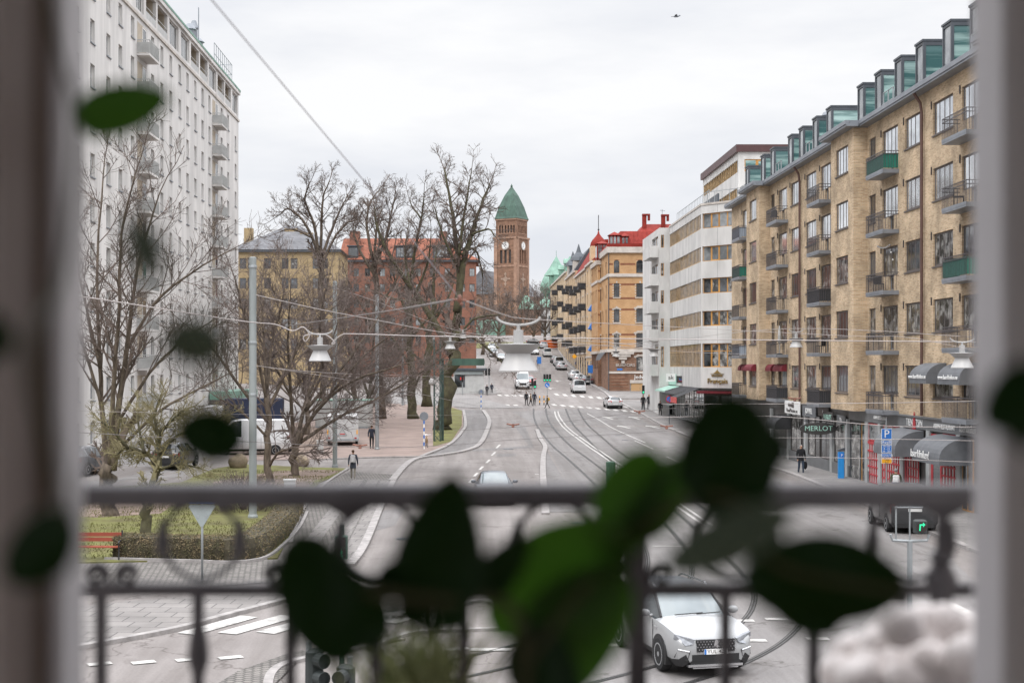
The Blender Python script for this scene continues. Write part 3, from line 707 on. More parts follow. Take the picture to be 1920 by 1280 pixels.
# shop floor
UP = lambda px: YF - F * XR / (px - CX)
sf = MB(fr.M); sf.box((0, .12, 0), (L_, .5, 3.97)); sf.build('shop_wall', M['dark_front'], b1)
m = MB(fr.M); m.box((UP(1592), -.02, 3.42), (L_, .118, 3.98)); m.box((UP(1592), -.12, 3.98), (L_, -.0, 4.06)); m.build('fascia', M['grey_front'], b1)
m = MB(fr.M); m.box((0, -.0, 3.5), (UP(1592) - .02, .116, 3.98)); m.build('fascia', M['dark_front'], b1)
m = MB(fr.M); m.box((0, -.03, 0), (UP(1592), .117, .75)); m.box((UP(1624), -.03, 0), (UP(1630), .117, .75)); m.build('plinth', M['grey_front'], b1)
for px in (1446, 1478, 1510, 1559, 1588, 1625, 1650, 1692, 1741, 1798):
    m = MB(fr.M); u = UP(px); m.box((u - .25, -.05, 0), (u + .25, .11, 3.42)); m.build('pilaster', M['pale_front'], b1)
def shopwin(a, b, v0, v1, nm, fr_='dark_paint', pn='curtain', nt=0, name='shop_window'):
    window(fr, UP(a), v0, UP(b) - UP(a), v1 - v0, nm, nt, fr=fr_, pn=pn, dep=.08, ft=.08, name=name)
shopwin(1482, 1500, .75, 3.4, 2); shopwin(1514, 1526, .75, 3.4, 1, pn='curtain'); shopwin(1526.3, 1535, .1, 3.4, 1, pn='glass', name='shop_door'); shopwin(1538, 1555, .75, 3.4, 2, pn='glass')
shopwin(1563, 1584, .75, 3.4, 1, pn='curtain'); shopwin(1592.5, 1611, .05, 3.3, 1, 'metal_dark', 'curtain', name='entrance_door'); shopwin(1613, 1622, .05, 3.3, 1, 'wood', 'glass', name='entrance_door')
def redgrid(a, b, v0, v1):
    u0, u1 = UP(a), UP(b); p = MB(fr.M); p.box((u0, .03, v0), (u1, .06, v1)); 
    o = p.build('restaurant_window', M['balc_white'], b1)
    q = MB(fr.M); n = max(3, int((u1 - u0) / .38)); k = 5
    for i in range(n + 1): x = u0 + (u1 - u0) * i / n; q.box((x - .035, -.02, v0), (x + .035, .028, v1))
    for i in range(k + 1): z = v0 + (v1 - v0) * i / k; q.box((u0, -.014, z - .04), (u1, .026, z + .04))
    q.box((u0, -.015, v1), (u1, .026, v1 + .1)); q.build('lattice', M['red_front'], o)
    window(fr, u0, v1 + .12, u1 - u0, 3.4 - v1 - .14, 1, 0, fr='red_front', pn='glass_bright', dep=.05, name='transom_window')
redgrid(1627, 1647, .2, 2.3); redgrid(1655, 1689, .2, 2.3); redgrid(1703, 1722, .2, 2.3); redgrid(1766, 1795, .2, 2.3)
for a, b in ((1694, 1702), (1744, 1765)):
    window(fr, UP(a), .1, UP(b) - UP(a), 3.2, 1, 0, fr='red_front', pn='glass', dep=.05, ft=.28, name='restaurant_door')
shopwin(1801, 1822, .1, 3.3, 2, 'wood', 'glass', name='clinic_window')
def sgn(a, b, v0, v1, mt, txt, size, tm, d=-.06, sx=1.0, dy=0, name='sign', shear=0):
    u0, u1 = UP(a), UP(b); p = MB(fr.M); p.box((u0, d, v0), (u1, d + .05, v1)); o = p.build(name, M[mt], b1)
    if txt: letter(txt, size, M[tm], o, fr.at((u0 + u1) / 2, (v0 + v1) / 2 + dy, d - .012), fr.rz, sx=sx, shear=shear)
    return o
def words(px, v, txt, size, tm, sx=1.0, d=-.04): letter(txt, size, M[tm], b1, fr.at(UP(px), v, d), fr.rz, sx=sx)['label'] = 'raised shop lettering'
def flet(px, v, txt, size, tm, sx=1.0, d=-.045, shear=0): o = link('sign_lettering', text_mesh(txt, size, M[tm], sx=sx, shear=shear), b1, fr.at(UP(px), v, d), fr.rz)
flet(1652, 3.72, 'ASIAN RESTAURANT', .27, 'sign_white'); flet(1707, 3.7, 'TIEN', .5, 'sign_white'); flet(1725, 3.7, 'TSIN', .5, 'sign_white'); flet(1772, 3.68, 'ASIAN RESTAURANT', .32, 'sign_white'); flet(1816, 3.72, 'laserkliniken', .5, 'sign_white', .8, shear=.15)
m = MB(fr.M); u = UP(1716); m.prism([(u - .2, 3.4), (u + .2, 3.4), (u + .14, 3.9), (u, 4.25), (u - .14, 3.9)], -.07, -.03); m.build('sign_emblem', M['red_front'], b1)
sgn(1481, 1509.5, 3.3, 4.15, 'sign_white', 'VaxiPhone.se', .36, 'dark_paint', d=-.35, sx=1.7, dy=-.22); sgn(1510.2, 1535.5, 3.25, 3.95, 'grey_awning', 'JOPHIEL', .5, 'sign_white', d=-.2, sx=1.0)
m = MB(fr.M); u = UP(1494); m.box((u - .9, -.39, 3.78), (u + .1, -.352, 3.98)); m.box((u + .2, -.39, 3.72), (u + .7, -.352, 4.05)); m.build('sign_emblem', M['dark_paint'], b1)
sgn(1536.5, 1557, 3.4, 3.95, 'brown_frame', 'Bar', .25, 'sign_white', d=-.1); sgn(1552, 1570.5, 3.1, 3.72, 'dark_front', 'MERLOT', .42, 'mint', d=-.3, sx=1.2); sgn(1572, 1588, 3.1, 3.6, 'grey_front', 'Mat', .3, 'sign_white', d=-.1)
# oval hanging sign, perpendicular to the wall
p0 = fr.at(UP(1566), 0, -1.0); o_ = MB(Matrix.Translation(p0)); o_.prism([(1.12 * math.cos(a), 2.75 + .36 * math.sin(a)) for a in [2 * math.pi * i / 24 for i in range(24)]], -.05, .05)
hs = o_.build('hanging_sign', M['dark_front'], b1); letter('MERLOT', .42, M['mint'], hs, p0 + Vector((0, -.062, 2.75)), 0, sx=1.05)
o_ = MB(Matrix.Translation(p0)); o_.tube([(-.9, 0, 3.22), (1.0, 0, 3.22)], .025, 6); o_.tube([(.9, 0, 3.2), (.4, 0, 3.1)], .02, 6); o_.tube([(-.5, 0, 3.22), (-.5, 0, 3.08)], .015); o_.tube([(.5, 0, 3.22), (.5, 0, 3.08)], .015); o_.build('bracket', M['iron'], hs)
# awnings
a_ = awning(fr, UP(1690), UP(1733), 3.38, 1.25, 1.4, 'grey_awning')
a_ = awning(fr, UP(1768), UP(1822), 3.36, 1.2, 1.4, 'grey_awning'); letter('laserkliniken!', .5, M['sign_white'], a_, fr.at(UP(1784), 2.5, -1.45), fr.rz, sx=1.0, shear=.2)
for a, b in ((1722.5, 1759), (1775, 1822)):
    a_ = awning(fr, UP(a) + 1.6, UP(b) + 1.2, 6.62, .95, .95, 'grey_awning'); letter('www.laserkliniken.nu', .28, M['sign_white'], a_, fr.at((UP(a) + UP(b)) / 2 + 1.4, 5.98, -.98), fr.rz, sx=1.05)
for k, (ya, yb) in enumerate([(113.4, 112.4), (112.0, 110.2), (107.0, 104.2), (102.8, 101.0), (100.3, 97.4)]):
    awning(fb if k == 2 else fr, q_(ya), q_(yb), 6.6, .5, .4, 'red_awning')
awning(fr, UP(1466), UP(1484), 3.1, .9, 1.1, 'black_awning')
# things left on the balconies
def chair(loc, mt='black_plastic', rz=0):
    t = MB(); t.box((-.22, -.22, .42), (.22, .22, .46)); t.box((-.22, .2, .46), (.22, .24, .85))
    for x in (-.2, .2):
        for y in (-.2, .2): t.tube([(x, y, 0), (x, y, .42)], .015, 5)
    return t.build('chair', M[mt], None, loc=loc, rz=rz)
for i, (u, k, j) in enumerate([(q_(74.2), 2, 0), (q_(62.0), 3, 0), (q_(99.4), 4, 0), (q_(86.5), 1, 0)]):
    p = fr.at(u, FL[k] + .005, -.4) + Vector(b1.location)
    c = chair(p, rz=i * 1.3); tag(c, ['dark chair on the balcony with festoon lights beside the brick bay', 'dark chair on the balcony nearest the window frame, above the green screened one', 'dark chair on the top floor balcony left of the first drainpipe', 'dark chair on the balcony beside the overhead wires, above the black screened one'][i], 'chair', 'chairs on the balconies')

# ---------------------------------------------------------------- white office block
b2 = thing('office_block', 'white panelled office block with orange wooden windows and a cut corner above a cafe', 'office building', (26, 140, 0))
z2 = .4; ZT = 21.5
f1 = Fac(b2, (XR, 155, 0), R(-90)); f2 = Fac(b2, (XR, 133.7, 0), R(-50.7)); f0 = Fac(b2, (20.6, 155, 0), 0); f00 = Fac(b2, (20.6, 170, 0), R(-90))
tops = [(20.73, 19.33), (17.65, 16.25), (14.67, 13.25), (11.6, 10.2), (8.56, 6.35)]
mbw = MB(f1.M); f1.wall(mbw, 0, 21.3, 4.4, ZT, [(.25, 21.1, b, a) for a, b in tops], dep=.35)
m2 = MB(f2.M); f2.wall(m2, 0, 6.2, 4.4, ZT, [(.12, 6.0, b, a) for a, b in tops], dep=.25)
m3 = MB(f0.M); f0.wall(m3, 0, 1.1, 1, ZT, [(.16, .5, b, a) for a, b in tops], dep=.15)
m4 = MB(f00.M); f00.wall(m4, 0, 15, 1, ZT, [(8.5, 13.8, b - .8, a) for a, b in tops], dep=.3)
m4.add([(0, 0, 0), (0, 14, 0), (0, 14, ZT), (0, 0, ZT)], [(0, 1, 2, 3)])
e = f2.at(6.2, 0, 0) + Vector(b2.location)
m5 = MB(Matrix.Translation(-Vector(b2.location))); m5.add([(e.x, e.y, 0), (34, e.y, 0), (34, e.y, ZT), (e.x, e.y, ZT), (34, 170, 0), (34, 170, ZT)], [(0, 1, 2, 3), (1, 4, 5, 2)])
m5.add([(20.6, 155, ZT), (XR, 155, ZT), (XR, 133.7, ZT), (e.x, e.y, ZT), (34, e.y, ZT), (34, 170, ZT), (20.6, 170, ZT)], [(0, 1, 2, 3, 4, 5, 6)])
wb = MB()
for q in (mbw, m2, m3, m4, m5): wb.add(q.v, q.f)
# panel joints
m = MB(f1.M)
for i in range(1, 11):
    for (a, b), (c, d_) in zip([(ZT + .02, 0)] + tops, tops + [(4.42, 0)]): m.box((i * 1.94 - .012, -.004, c + .02), (i * 1.94 + .012, .01, (b if b else a) - .04))
m.M = f2.M
for i in (2, 4):
    for (a, b), (c, d_) in zip([(ZT + .02, 0)] + tops, tops + [(4.42, 0)]): m.box((i * 1.0 - .012, -.004, c + .02), (i * 1.0 + .012, .01, (b if b else a) - .04))
wb.add(m.v, m.f, 1); wb.build('wall', [M['concrete_panel'], M['grey_awning']], b2)
for k, (a, b) in enumerate(tops):
    h = a - b
    for i in range(6): window(f2, .14 + i * .975, b, .975, h, 1, 1 if k == 4 else 0, fr='wood', pn='glass_bright' if k < 2 else rnd.choice(['curtain', 'glass']), dep=.16, ft=.12 if i == 1 else .06)
    s = MB(f1.M); s.box((.26, .075, b + .01), (21.09, .1, a - .01)); o = s.build('ribbon_window', M['glass'], b2)
    s = MB(f1.M); n = 24
    for i in range(n + 1): u = .3 + 20.7 * i / n; s.box((u - .07, .035, b + .005), (u + .07, .07, a - .005))
    s.box((.27, .04, b + .005), (21.08, .072, b + .1))
    if k == 4: s.box((.27, .03, b + 1.45), (21.08, .072, b + 1.53))
    s.build('fins', M['wood_pale'], o)
    window(f0, .17, b, .32, h, 1, 0, fr='wood', pn='curtain', dep=.08, ft=.05)
    window(f00, 8.55, b - .8, 2.2, h + .8, 2, 0, fr='white_frame', pn='glass', dep=.2); window(f00, 11.0, b - .8, 2.7, h + .8, 2, 0, fr='wood', pn='glass', dep=.2)
    if k < 4 or True:
        s = MB(f00.M); s.box((8.2, -.95, b - 1.0), (14.4, -.003, b - .85)); s.box((8.2, -.95, b - .85), (14.4, -.85, b + .25)); s.box((14.3, -.85, b - .85), (14.4, -.003, b + .25)); s.box((8.2, -.85, b - .85), (8.3, -.003, b + .25)); s.build('balcony', M['concrete_panel'], b2)
m = MB(f1.M); m.box((-.1, -.06, ZT + .004), (21.3, .3, ZT + .2)); m.M = f2.M; m.box((.02, -.06, ZT + .006), (6.2, .3, ZT + .2)); m.build('parapet', M['stone'], b2)
m = MB(f1.M); m.box((0, 1.6, ZT), (21, 1.75, ZT + 1.2)); m.build('roof_screen', M['metal_dark'], b2)
m = MB(f1.M)
for i in range(22): m.box((i, .8, ZT), (i + .03, .83, ZT + 1.5))
m.box((0, .8, ZT + 1.5), (21, .84, ZT + 1.55)); m.M = f2.M
for i in range(7): m.box((i * .9 + .1, .7, ZT), (i * .9 + .13, .73, ZT + 1.3))
m.box((0, .7, ZT + 1.3), (6.2, .74, ZT + 1.35)); m.build('roof_railing', M['galv'], b2)
# set-back top storeys
fp = Fac(b2, (26, 159, 0), R(-90)); fq = Fac(b2, (26, 138, 0), 0)
pr = [(26.5, 25.3), (23.8, 22.5)]
m = MB(fp.M); fp.wall(m, 0, 21, ZT, 27.2, [(.5, 20.6, b, a) for a, b in pr], dep=.2); m6 = MB(fq.M); fq.wall(m6, 0, 9, ZT, 27.2, [(.6, 2.8, b, a) for a, b in pr]); m.v += m6.v; m.f += [tuple(i + len(m.v) - len(m6.v) for i in f) for f in m6.f]; m.mi += m6.mi
m.build('penthouse_wall', M['concrete_panel'], b2)
m = MB(fp.M); m.box((-.2, -.25, 27.2), (21.25, 9, 27.9)); m.build('penthouse_roof', mat('brown_sheet', (.07, .032, .032), .5, var=.15), b2)
for a, b in pr:
    s = MB(fp.M); s.box((.5, .16, b), (20.6, .19, a)); o = s.build('ribbon_window', M['glass'], b2); s = MB(fp.M)
    for i in range(21): s.box((.55 + i - .06, .02, b), (.55 + i + .06, .15, a))
    s.build('fins', M['wood_pale'], o); window(fq, .6, b, 1.2, a - b, 1, 0, fr='wood', pn='glass_teal', dep=.1, ft=.1); window(fq, 1.8, b, 1.0, a - b, 1, 0, fr='wood', pn='glass_teal', dep=.1, ft=.16)
# cafe and shops in the ground floor
m = MB(f1.M); m.box((0, .6, .3), (21.3, .75, 4.4)); m.M = f2.M; m.box((0, .6, 0), (6.2, .75, 4.4)); m.build('shop_wall', M['dark_front'], b2)
for i in range(7): window(f1, .2 + i * 3.0, .95, 2.8, 3.2, 2, 1, fr='pale_front', pn='glass' if i % 2 else 'curtain', dep=.3, ft=.1, name='shop_window')
for i in range(3): window(f2, .1 + i * 2.0, .5, 1.9, 3.3, 1, 0, fr='dark_paint', pn='glass', dep=.3, ft=.14, name='shop_window')
m = MB(f1.M); m.add([(.2, -.05, 4.35), (8, -.05, 4.35), (8, -1.6, 3.9), (.2, -1.6, 3.9)], [(0, 1, 2, 3)]); m.box((.2, -1.62, 3.75), (8, -1.6, 3.9)); m.build('canopy', M['mint'], b2)
m = MB(f1.M); m.box((.0, -.12, 4.45), (5.2, -.02, 5.6)); m.build('canopy_fascia', M['mint'], b2)
m = MB(f1.M); m.add([(8.2, -.05, 4.38), (17, -.05, 4.38), (17, -1.9, 3.7), (8.2, -1.9, 3.7)], [(0, 1, 2, 3)]); m.box((8.2, -1.93, 3.6), (17, -1.9, 3.72)); m.build('awning', M['black_awning'], b2)
m = MB(f1.M); m.add([(17.3, -.05, 4.4), (21.2, -.05, 4.4), (21.2, -2.3, 3.5), (17.3, -2.3, 3.5)], [(0, 1, 2, 3)]); m.build('awning', M['black_awning'], b2)
m = MB(f1.M); m.box((17.3, -2.33, 2.95), (21.2, -2.3, 3.5)); o = m.build('awning_valance', M['sign_red'], b2)
m = MB(f2.M); m.box((.2, -.9, 3.9), (6.1, -.06, 4.12)); m.build('awning_valance', M['red_awning'], b2)
m = MB(f1.M); m.box((0, -.02, 4.2), (21.3, .2, 4.4)); m.M = f2.M; m.box((.03, -.02, 4.2), (6.2, .2, 4.4)); m.build('fascia', M['dark_front'], b2)
# signs sticking out over the pavement
Tb = Matrix.Translation(-Vector(b2.location))
def blade(px0, px1, y0, y1, Y, mt, txt, size, tm, sx=1.0):
    a, b = P(px0, y1, Y), P(px1, y0, Y); m = MB(Tb); m.box((a.x, Y - .08, a.z), (b.x, Y + .08, b.z)); o = m.build('blade_sign', M[mt], b2)
    if txt: letter(txt, size, M[tm], o, Vector(((a.x + b.x) / 2, Y - .1, (a.z + b.z) / 2)) - Vector(b2.location), 0, sx=sx)
    return o
blade(1249, 1266.5, 700, 715, 148.5, 'sign_white', 'ak', .62, 'dark_paint')
o = blade(1268.5, 1291, 704.5, 718, 146, 'dark_front', 'bar', .36, 'sign_blue', 1.5); p = P(1280, 714, 146); letter('français', .24, M['sign_red'], o, p - Vector(b2.location) + Vector((0, -.1, 0)), 0, sx=1.2)
o = link('sign_lettering', text_mesh('Français', .66, M['gold'], sx=1.15, ext=.05), b2, f2.at(2.05, 5.05, -.08), f2.rz)
o = link('sign_lettering', text_mesh('BRASSERIE', .24, M['gold'], sx=1.2, ext=.04), b2, f2.at(2.0, 5.55, -.07), f2.rz)
m = MB(f2.M); m.box((1.2, -.09, 5.72), (2.8, -.03, 5.75)); m.prism([(1.55, 5.76), (2.45, 5.76), (2.2, 5.9), (2.0, 6.1), (1.8, 5.9)], -.09, -.03); m.build('sign_emblem', M['gold'], b2)

# ---------------------------------------------------------------- orange brick corner house
b3 = thing('corner_house', 'orange brick corner house with white stone trim, red roof and shops in front', 'house', (24, 206, 2.5))
YC = 200.0; sc = YC / F; zz = lambda y: H + (HY - y) * sc; xx = lambda px: (px - CX) * sc
fA = Fac(b3, (xx(1142), YC, 0), 0); uu = lambda px: xx(px) - xx(1142); Wd = 10.5
rows = [(487, 512, True), (531, 557, False), (578, 604, False), (624.5, 651, False), (669, 695, True)]
cols = [(1151, 1161.5), (1193, 1207.5), (1213, 1227), (1244, 1255)]
hol = [(uu(a), uu(b), zz(y1), zz(y0)) for a, b in cols for y0, y1, _ in rows[:4]]
hol2 = [(uu(a), uu(b), zz(695), zz(669)) for a, b in cols[1:]]
m = MB(fA.M); fA.wall(m, 0, Wd, zz(657), zz(463), hol, dep=.2)
fS = Fac(b3, (xx(1142), 212, 0), R(-90)); fS.wall(m2 := MB(fS.M), 0, 12, zz(657), zz(463), [(2 + i * 5, 3.2 + i * 5, zz(y1), zz(y0)) for i in range(2) for y0, y1, _ in rows[:4]])
# projecting bay up the street
fBf = Fac(b3, (19.0, 212, 0), 0); fBs = Fac(b3, (19.0, 223, 0), R(-90)); zb = lambda y: H + (HY - y) * 212 / F
bayrows = [(501, 524, True), (542, 566, False), (585, 611, False), (629, 655, False)]
m3 = MB(fBf.M); fBf.wall(m3, 0, 1.5, zb(663), zb(488), [(.38, .95, zb(b), zb(a)) for a, b, _ in bayrows])
m4 = MB(fBs.M); fBs.wall(m4, 0, 11, zb(663), zb(488), [(1.2 + i * 2.4, 2.1 + i * 2.4, zb(b), zb(a)) for i in range(4) for a, b, _ in bayrows])
wb = MB()
for q in (m, m2, m3, m4): wb.add(q.v, q.f)
m = MB(fA.M); fA.wall(m, 0, Wd, 1.2, zz(657), hol2 + [(uu(1181), Wd, 1.2, zz(716))], dep=.25)
fS.wall(m2 := MB(fS.M), 0, 12, 1.2, zz(657), []); fBf.wall(m3 := MB(fBf.M), 0, 1.5, 1.2, zb(663)); fBs.wall(m4 := MB(fBs.M), 0, 11, 1.2, zb(663), [(1.0 + i * 2.6, 2.8 + i * 2.6, 6, 8.2) for i in range(4)])
for q in (m2, m3, m4): m.M = None; m.add(q.v, q.f)
bl = MB(fA.M)
for i in range(6): bl.box((.15, -.035, zz(703 + i * 6)), (uu(1178), -.006, zz(704 + i * 6)))
m.add(bl.v, bl.f, 1); m.build('base_wall', [M['brick_brown'], M['brick_band']], b3)
for i in range(4): window(fBs, 1.0 + i * 2.6, 6, 1.8, 2.2, 2, 0, fr='dark_paint', pn='glass', dep=.12)
def trim(fc, u0, u1, z0, z1, out, mt='stone', name='stone_band'):
    m = MB(fc.M); m.box((u0 - out, -out, z0), (u1 + out, -.003, z1)); return m.build(name, M[mt], b3)
for (a, b, o) in ((474, 463, .35), (519, 513, .18), (660, 654, .22), (700, 696, .14)): trim(fA, 0, Wd, zz(a), zz(b), o); 
for (a, b, o) in ((474, 463, .3), (519, 513, .16), (660, 654, .2)): trim(fS, .4, 11.6, zz(a), zz(b), o)
for (a, b, o) in ((496, 488, .28), (530, 525, .15), (663, 658, .2)): trim(fBf, 0, 1.2, zb(a), zb(b), o); trim(fBs, .3, 10.7, zb(a), zb(b), o * .9)
bd = MB(fA.M)
for y in (495, 533, 559, 580, 627):
    for a, b in ((0, 1151), (1161.5, 1193), (1207.5, 1213), (1227, 1244)): bd.box((0 if a == 0 else uu(a) + .12, -.012, zz(y) - .13), (uu(b) - .12, -.002, zz(y) + .13))
wb.add(bd.v, bd.f, 1)
bd = MB(fBf.M)
for y in (508, 545, 590, 634): bd.box((.02, -.012, zb(y) - .12), (.34, -.002, zb(y) + .12)); bd.box((.98, -.012, zb(y) - .12), (1.48, -.002, zb(y) + .12))
bd.M = fBs.M
for y in (508, 545, 590, 634): bd.box((.05, -.012, zb(y) - .12), (1.0, -.002, zb(y) + .12))
wb.add(bd.v, bd.f, 1); wb.build('wall', [M['brick_orange'], M['brick_band']], b3)
for a, b in cols:
    for k, (y0, y1, ar) in enumerate(rows):
        if k == 4 and a == 1151: continue
        w = uu(b) - uu(a); h = zz(y0) - zz(y1)
        o = window(fA, uu(a), zz(y1), w, h, 2, 1 if not ar else 0, fr='dark_paint', pn=rnd.choice(['glass', 'curtain']), dep=.12, arch=(k == 0), sill=False, ft=.08)
        if k in (2, 3, 4):       # white segmental stone heads
            hd = MB(fA.M); n = 7; cx = (uu(a) + uu(b)) / 2; rr = w * .85
            for i in range(n):
                t0 = math.pi * (.18 + .64 * i / n); t1 = math.pi * (.18 + .64 * (i + .86) / n); r0, r1 = rr * .8, rr * (1.12 if i % 2 else 1.2)
                zc = zz(y0) - .45
                hd.prism([(cx - r0 * math.cos(t0), zc + r0 * .72 * math.sin(t0)), (cx - r1 * math.cos(t0), zc + r1 * .78 * math.sin(t0)), (cx - r1 * math.cos(t1), zc + r1 * .78 * math.sin(t1)), (cx - r0 * math.cos(t1), zc + r0 * .72 * math.sin(t1))], -.06, -.004)
            hd.build('window_head', M['stone'], b3)
        if k in (1, 2, 3):
            hd = MB(fA.M)
            for sx_ in (uu(a) - .2, uu(b) + .02):
                for i in range(5): hd.box((sx_, -.03, zz(y1) + .1 + i * h / 5), (sx_ + .18, -.004, zz(y1) + .24 + i * h / 5))
            hd.box((uu(a) - .15, -.12, zz(y1) - .14), (uu(b) + .15, -.004, zz(y1) - .01)); hd.box(((uu(a) + uu(b)) / 2 - .1, -.08, zz(y0) + .02), ((uu(a) + uu(b)) / 2 + .1, -.005, zz(y0) + .3))
            hd.build('window_surround', M['stone'], b3)
for k, (y0, y1, ar) in enumerate(bayrows):
    window(fBf, .38, zb(y1), .57, zb(y0) - zb(y1), 1, 1, fr='dark_paint', pn='glass', dep=.1, arch=False)
    for i in range(4): window(fBs, 1.2 + i * 2.4, zb(y1), .9, zb(y0) - zb(y1), 1, 1, fr='dark_paint', pn='glass', dep=.1)
    hd = MB(fBf.M); hd.box((.3, -.07, zb(y1) - .14), (1.03, -.004, zb(y1) - .01)); hd.box((.3, -.06, zb(y0) + .02), (1.03, -.004, zb(y0) + .2)); hd.build('window_surround', M['stone'], b3)
    for i in range(2): window(fS, 2 + i * 5, zz(rows[k][1]), 1.2, zz(rows[k][0]) - zz(rows[k][1]), 1, 1, fr='dark_paint', pn='glass', dep=.1)
# red mansard with glazed corner dormers
z0, z1 = zz(463), zz(431)
m = MB(fA.M); m.add([(-.3, -.3, z0), (Wd, -.3, z0), (Wd, 1.9, z1), (1.8, 1.9, z1), (-.3, 12, z0), (1.8, 12, z1), (Wd, 12, z1)], [(0, 1, 2, 3), (4, 0, 3, 5), (3, 2, 6, 5)]); m.box((-.34, -.34, z0 - .0), (Wd, -.2, z0 + .45))
for i in range(12): u = 3.6 + i * .62; m.add([(u, -.3, z0 + .45), (u + .05, -.3, z0 + .45), (u + .05 + 0, 1.86, z1), (u, 1.86, z1), (u, -.38, z0 + .5), (u + .05, -.38, z0 + .5)], [(4, 5, 2, 3), (0, 4, 3), (1, 5, 2)])
m.build('roof', M['roof_red'], b3)
def dormer(fc, u0, u1, v0, v1, dep, nw, front=-.25):
    m = MB(fc.M); m.box((u0, front + .06, v0), (u1, front + dep, v1)); m.add([(u0 - .2, front - .2, v1), (u1 + .2, front - .2, v1), (u1 + .2, front + dep, v1), (u0 - .2, front + dep, v1), ((u0 + u1) / 2, front + dep / 2, v1 + .55)], [(0, 1, 4), (1, 2, 4), (2, 3, 4), (3, 0, 4), (0, 3, 2, 1)])
    for i in range(nw + 1): u = u0 + (u1 - u0) * i / nw; m.box((u - .08, front, v0), (u + .08, front + .06, v1))
    m.box((u0, front, v0), (u1, front + .06, v0 + .35)); m.box((u0, front, v1 - .22), (u1, front + .06, v1))
    o = m.build('dormer', M['roof_red'], b3); p = MB(fc.M); p.box((u0 + .08, front + .03, v0 + .35), (u1 - .08, front + .055, v1 - .22))
    p.box((u0 - .012, front + .2, v0 + .5), (u0 - .004, front + dep - .3, v1 - .3)); p.build('pane', M['glass_bright'], o); return o
dormer(fA, .05, 1.55, z0 + .1, zz(441), 1.8, 3); dormer(fA, 1.75, 2.7, z0 + .1, zz(443), 1.8, 2, front=-.2); dormer(fA, 5.9, 7.2, z0 + .3, zz(443), 1.8, 2)
dormer(fBf, -.1, 1.5, zb(488), zb(457), 3.4, 2)
m = MB(fA.M); m.add([(Wd - 6, 2, z1), (Wd, 2, z1), (Wd, 12, z1), (Wd - 6, 12, z1), (Wd - 5, 4, z1 + 1.2), (Wd, 4, z1 + 1.2), (Wd, 10, z1 + 1.2), (Wd - 5, 10, z1 + 1.2)], [(0, 1, 5, 4), (4, 5, 6, 7), (3, 0, 4, 7)]); m.build('roof', M['roof_red'], b3)
for px, y0, y1 in ((1213, 432, 400), (1249, 424, 401)):
    m = MB(fA.M); u = uu(px); m.tube([(u, 3, zz(y0) - .3), (u, 3, zz(y1))], .32, 8); m.box((u - .3, 2.6, zz(y1)), (u + .8, 3.4, zz(y1) + .22)); m.box((u + .5, 2.7, zz(y1) - .7), (u + .8, 3.3, zz(y1))); m.build('chimney', M['roof_red'], b3)
m = MB(fA.M); u = uu(1247); m.tube([(u, 3, z1), (u, 3, zz(388))], .03, 5); m.tube([(u - .3, 3, zz(390)), (u + .4, 3, zz(391))], .03, 5); m.build('aerial', M['metal_dark'], b3)
m = MB(fA.M); u = -.06; m.tube([(u, -.12, zz(466)), (u, -.12, 2.6)], .07, 6); m.build('downpipe', M['metal_dark'], b3)
# shop front and lettering
window(fA, uu(1183), 2.3, 5.2, zz(718) - 2.3, 4, 0, fr='wood_pale', pn='glow_warm', dep=.12, ft=.12, name='shop_window')
m = MB(fA.M); m.box((uu(1181), -.15, zz(718)), (Wd, -.01, zz(712))); m.build('fascia', M['stone'], b3)
o = link('sign_lettering', text_mesh('Jedviks', .78, M['sign_white'], sx=.98, ext=.05), b3, fA.at(uu(1203), zz(706.5), -.2), 0)
o = link('sign_lettering', text_mesh('BURFORS', .62, M['stone'], sx=1.05, ext=.05), b3, fA.at(uu(1172.5), zz(684.5), -.08), 0)
m = MB(fA.M); m.box((uu(1157), -.04, zz(694)), (uu(1167), -.006, zz(690.5))); m.build('street_sign', M['sign_blue'], b3)
m = MB(fA.M)
for k, (a, b, y) in enumerate([(1146, 1188, 659), (1153, 1182, 664), (1160, 1175, 669), (1165, 1171, 676)]): m.box((uu(a), -.5 + k * .09, zz(y + 5)), (uu(b), -.01, zz(y)))
m.build('corbel', M['stone'], b3)
for u0, u1 in ((1.2, 4.2), (5.0, 8.0)):
    m = MB(fS.M); n = 6
    for i in range(n): a = u0 + (u1 - u0) * i / n; m.add([(a, -.05, 8.5), (a + .2, -.7, 8.1), (a + .25, -1.0, 7.2), (a + .5, -.05, 8.5)], [(0, 1, 3), (1, 2, 3)])
    m.build('awning', M['grey_awning'], b3)
awning(fBs, 9.0, 10.8, 7.4, 1.0, .9, 'black_awning') if False else None

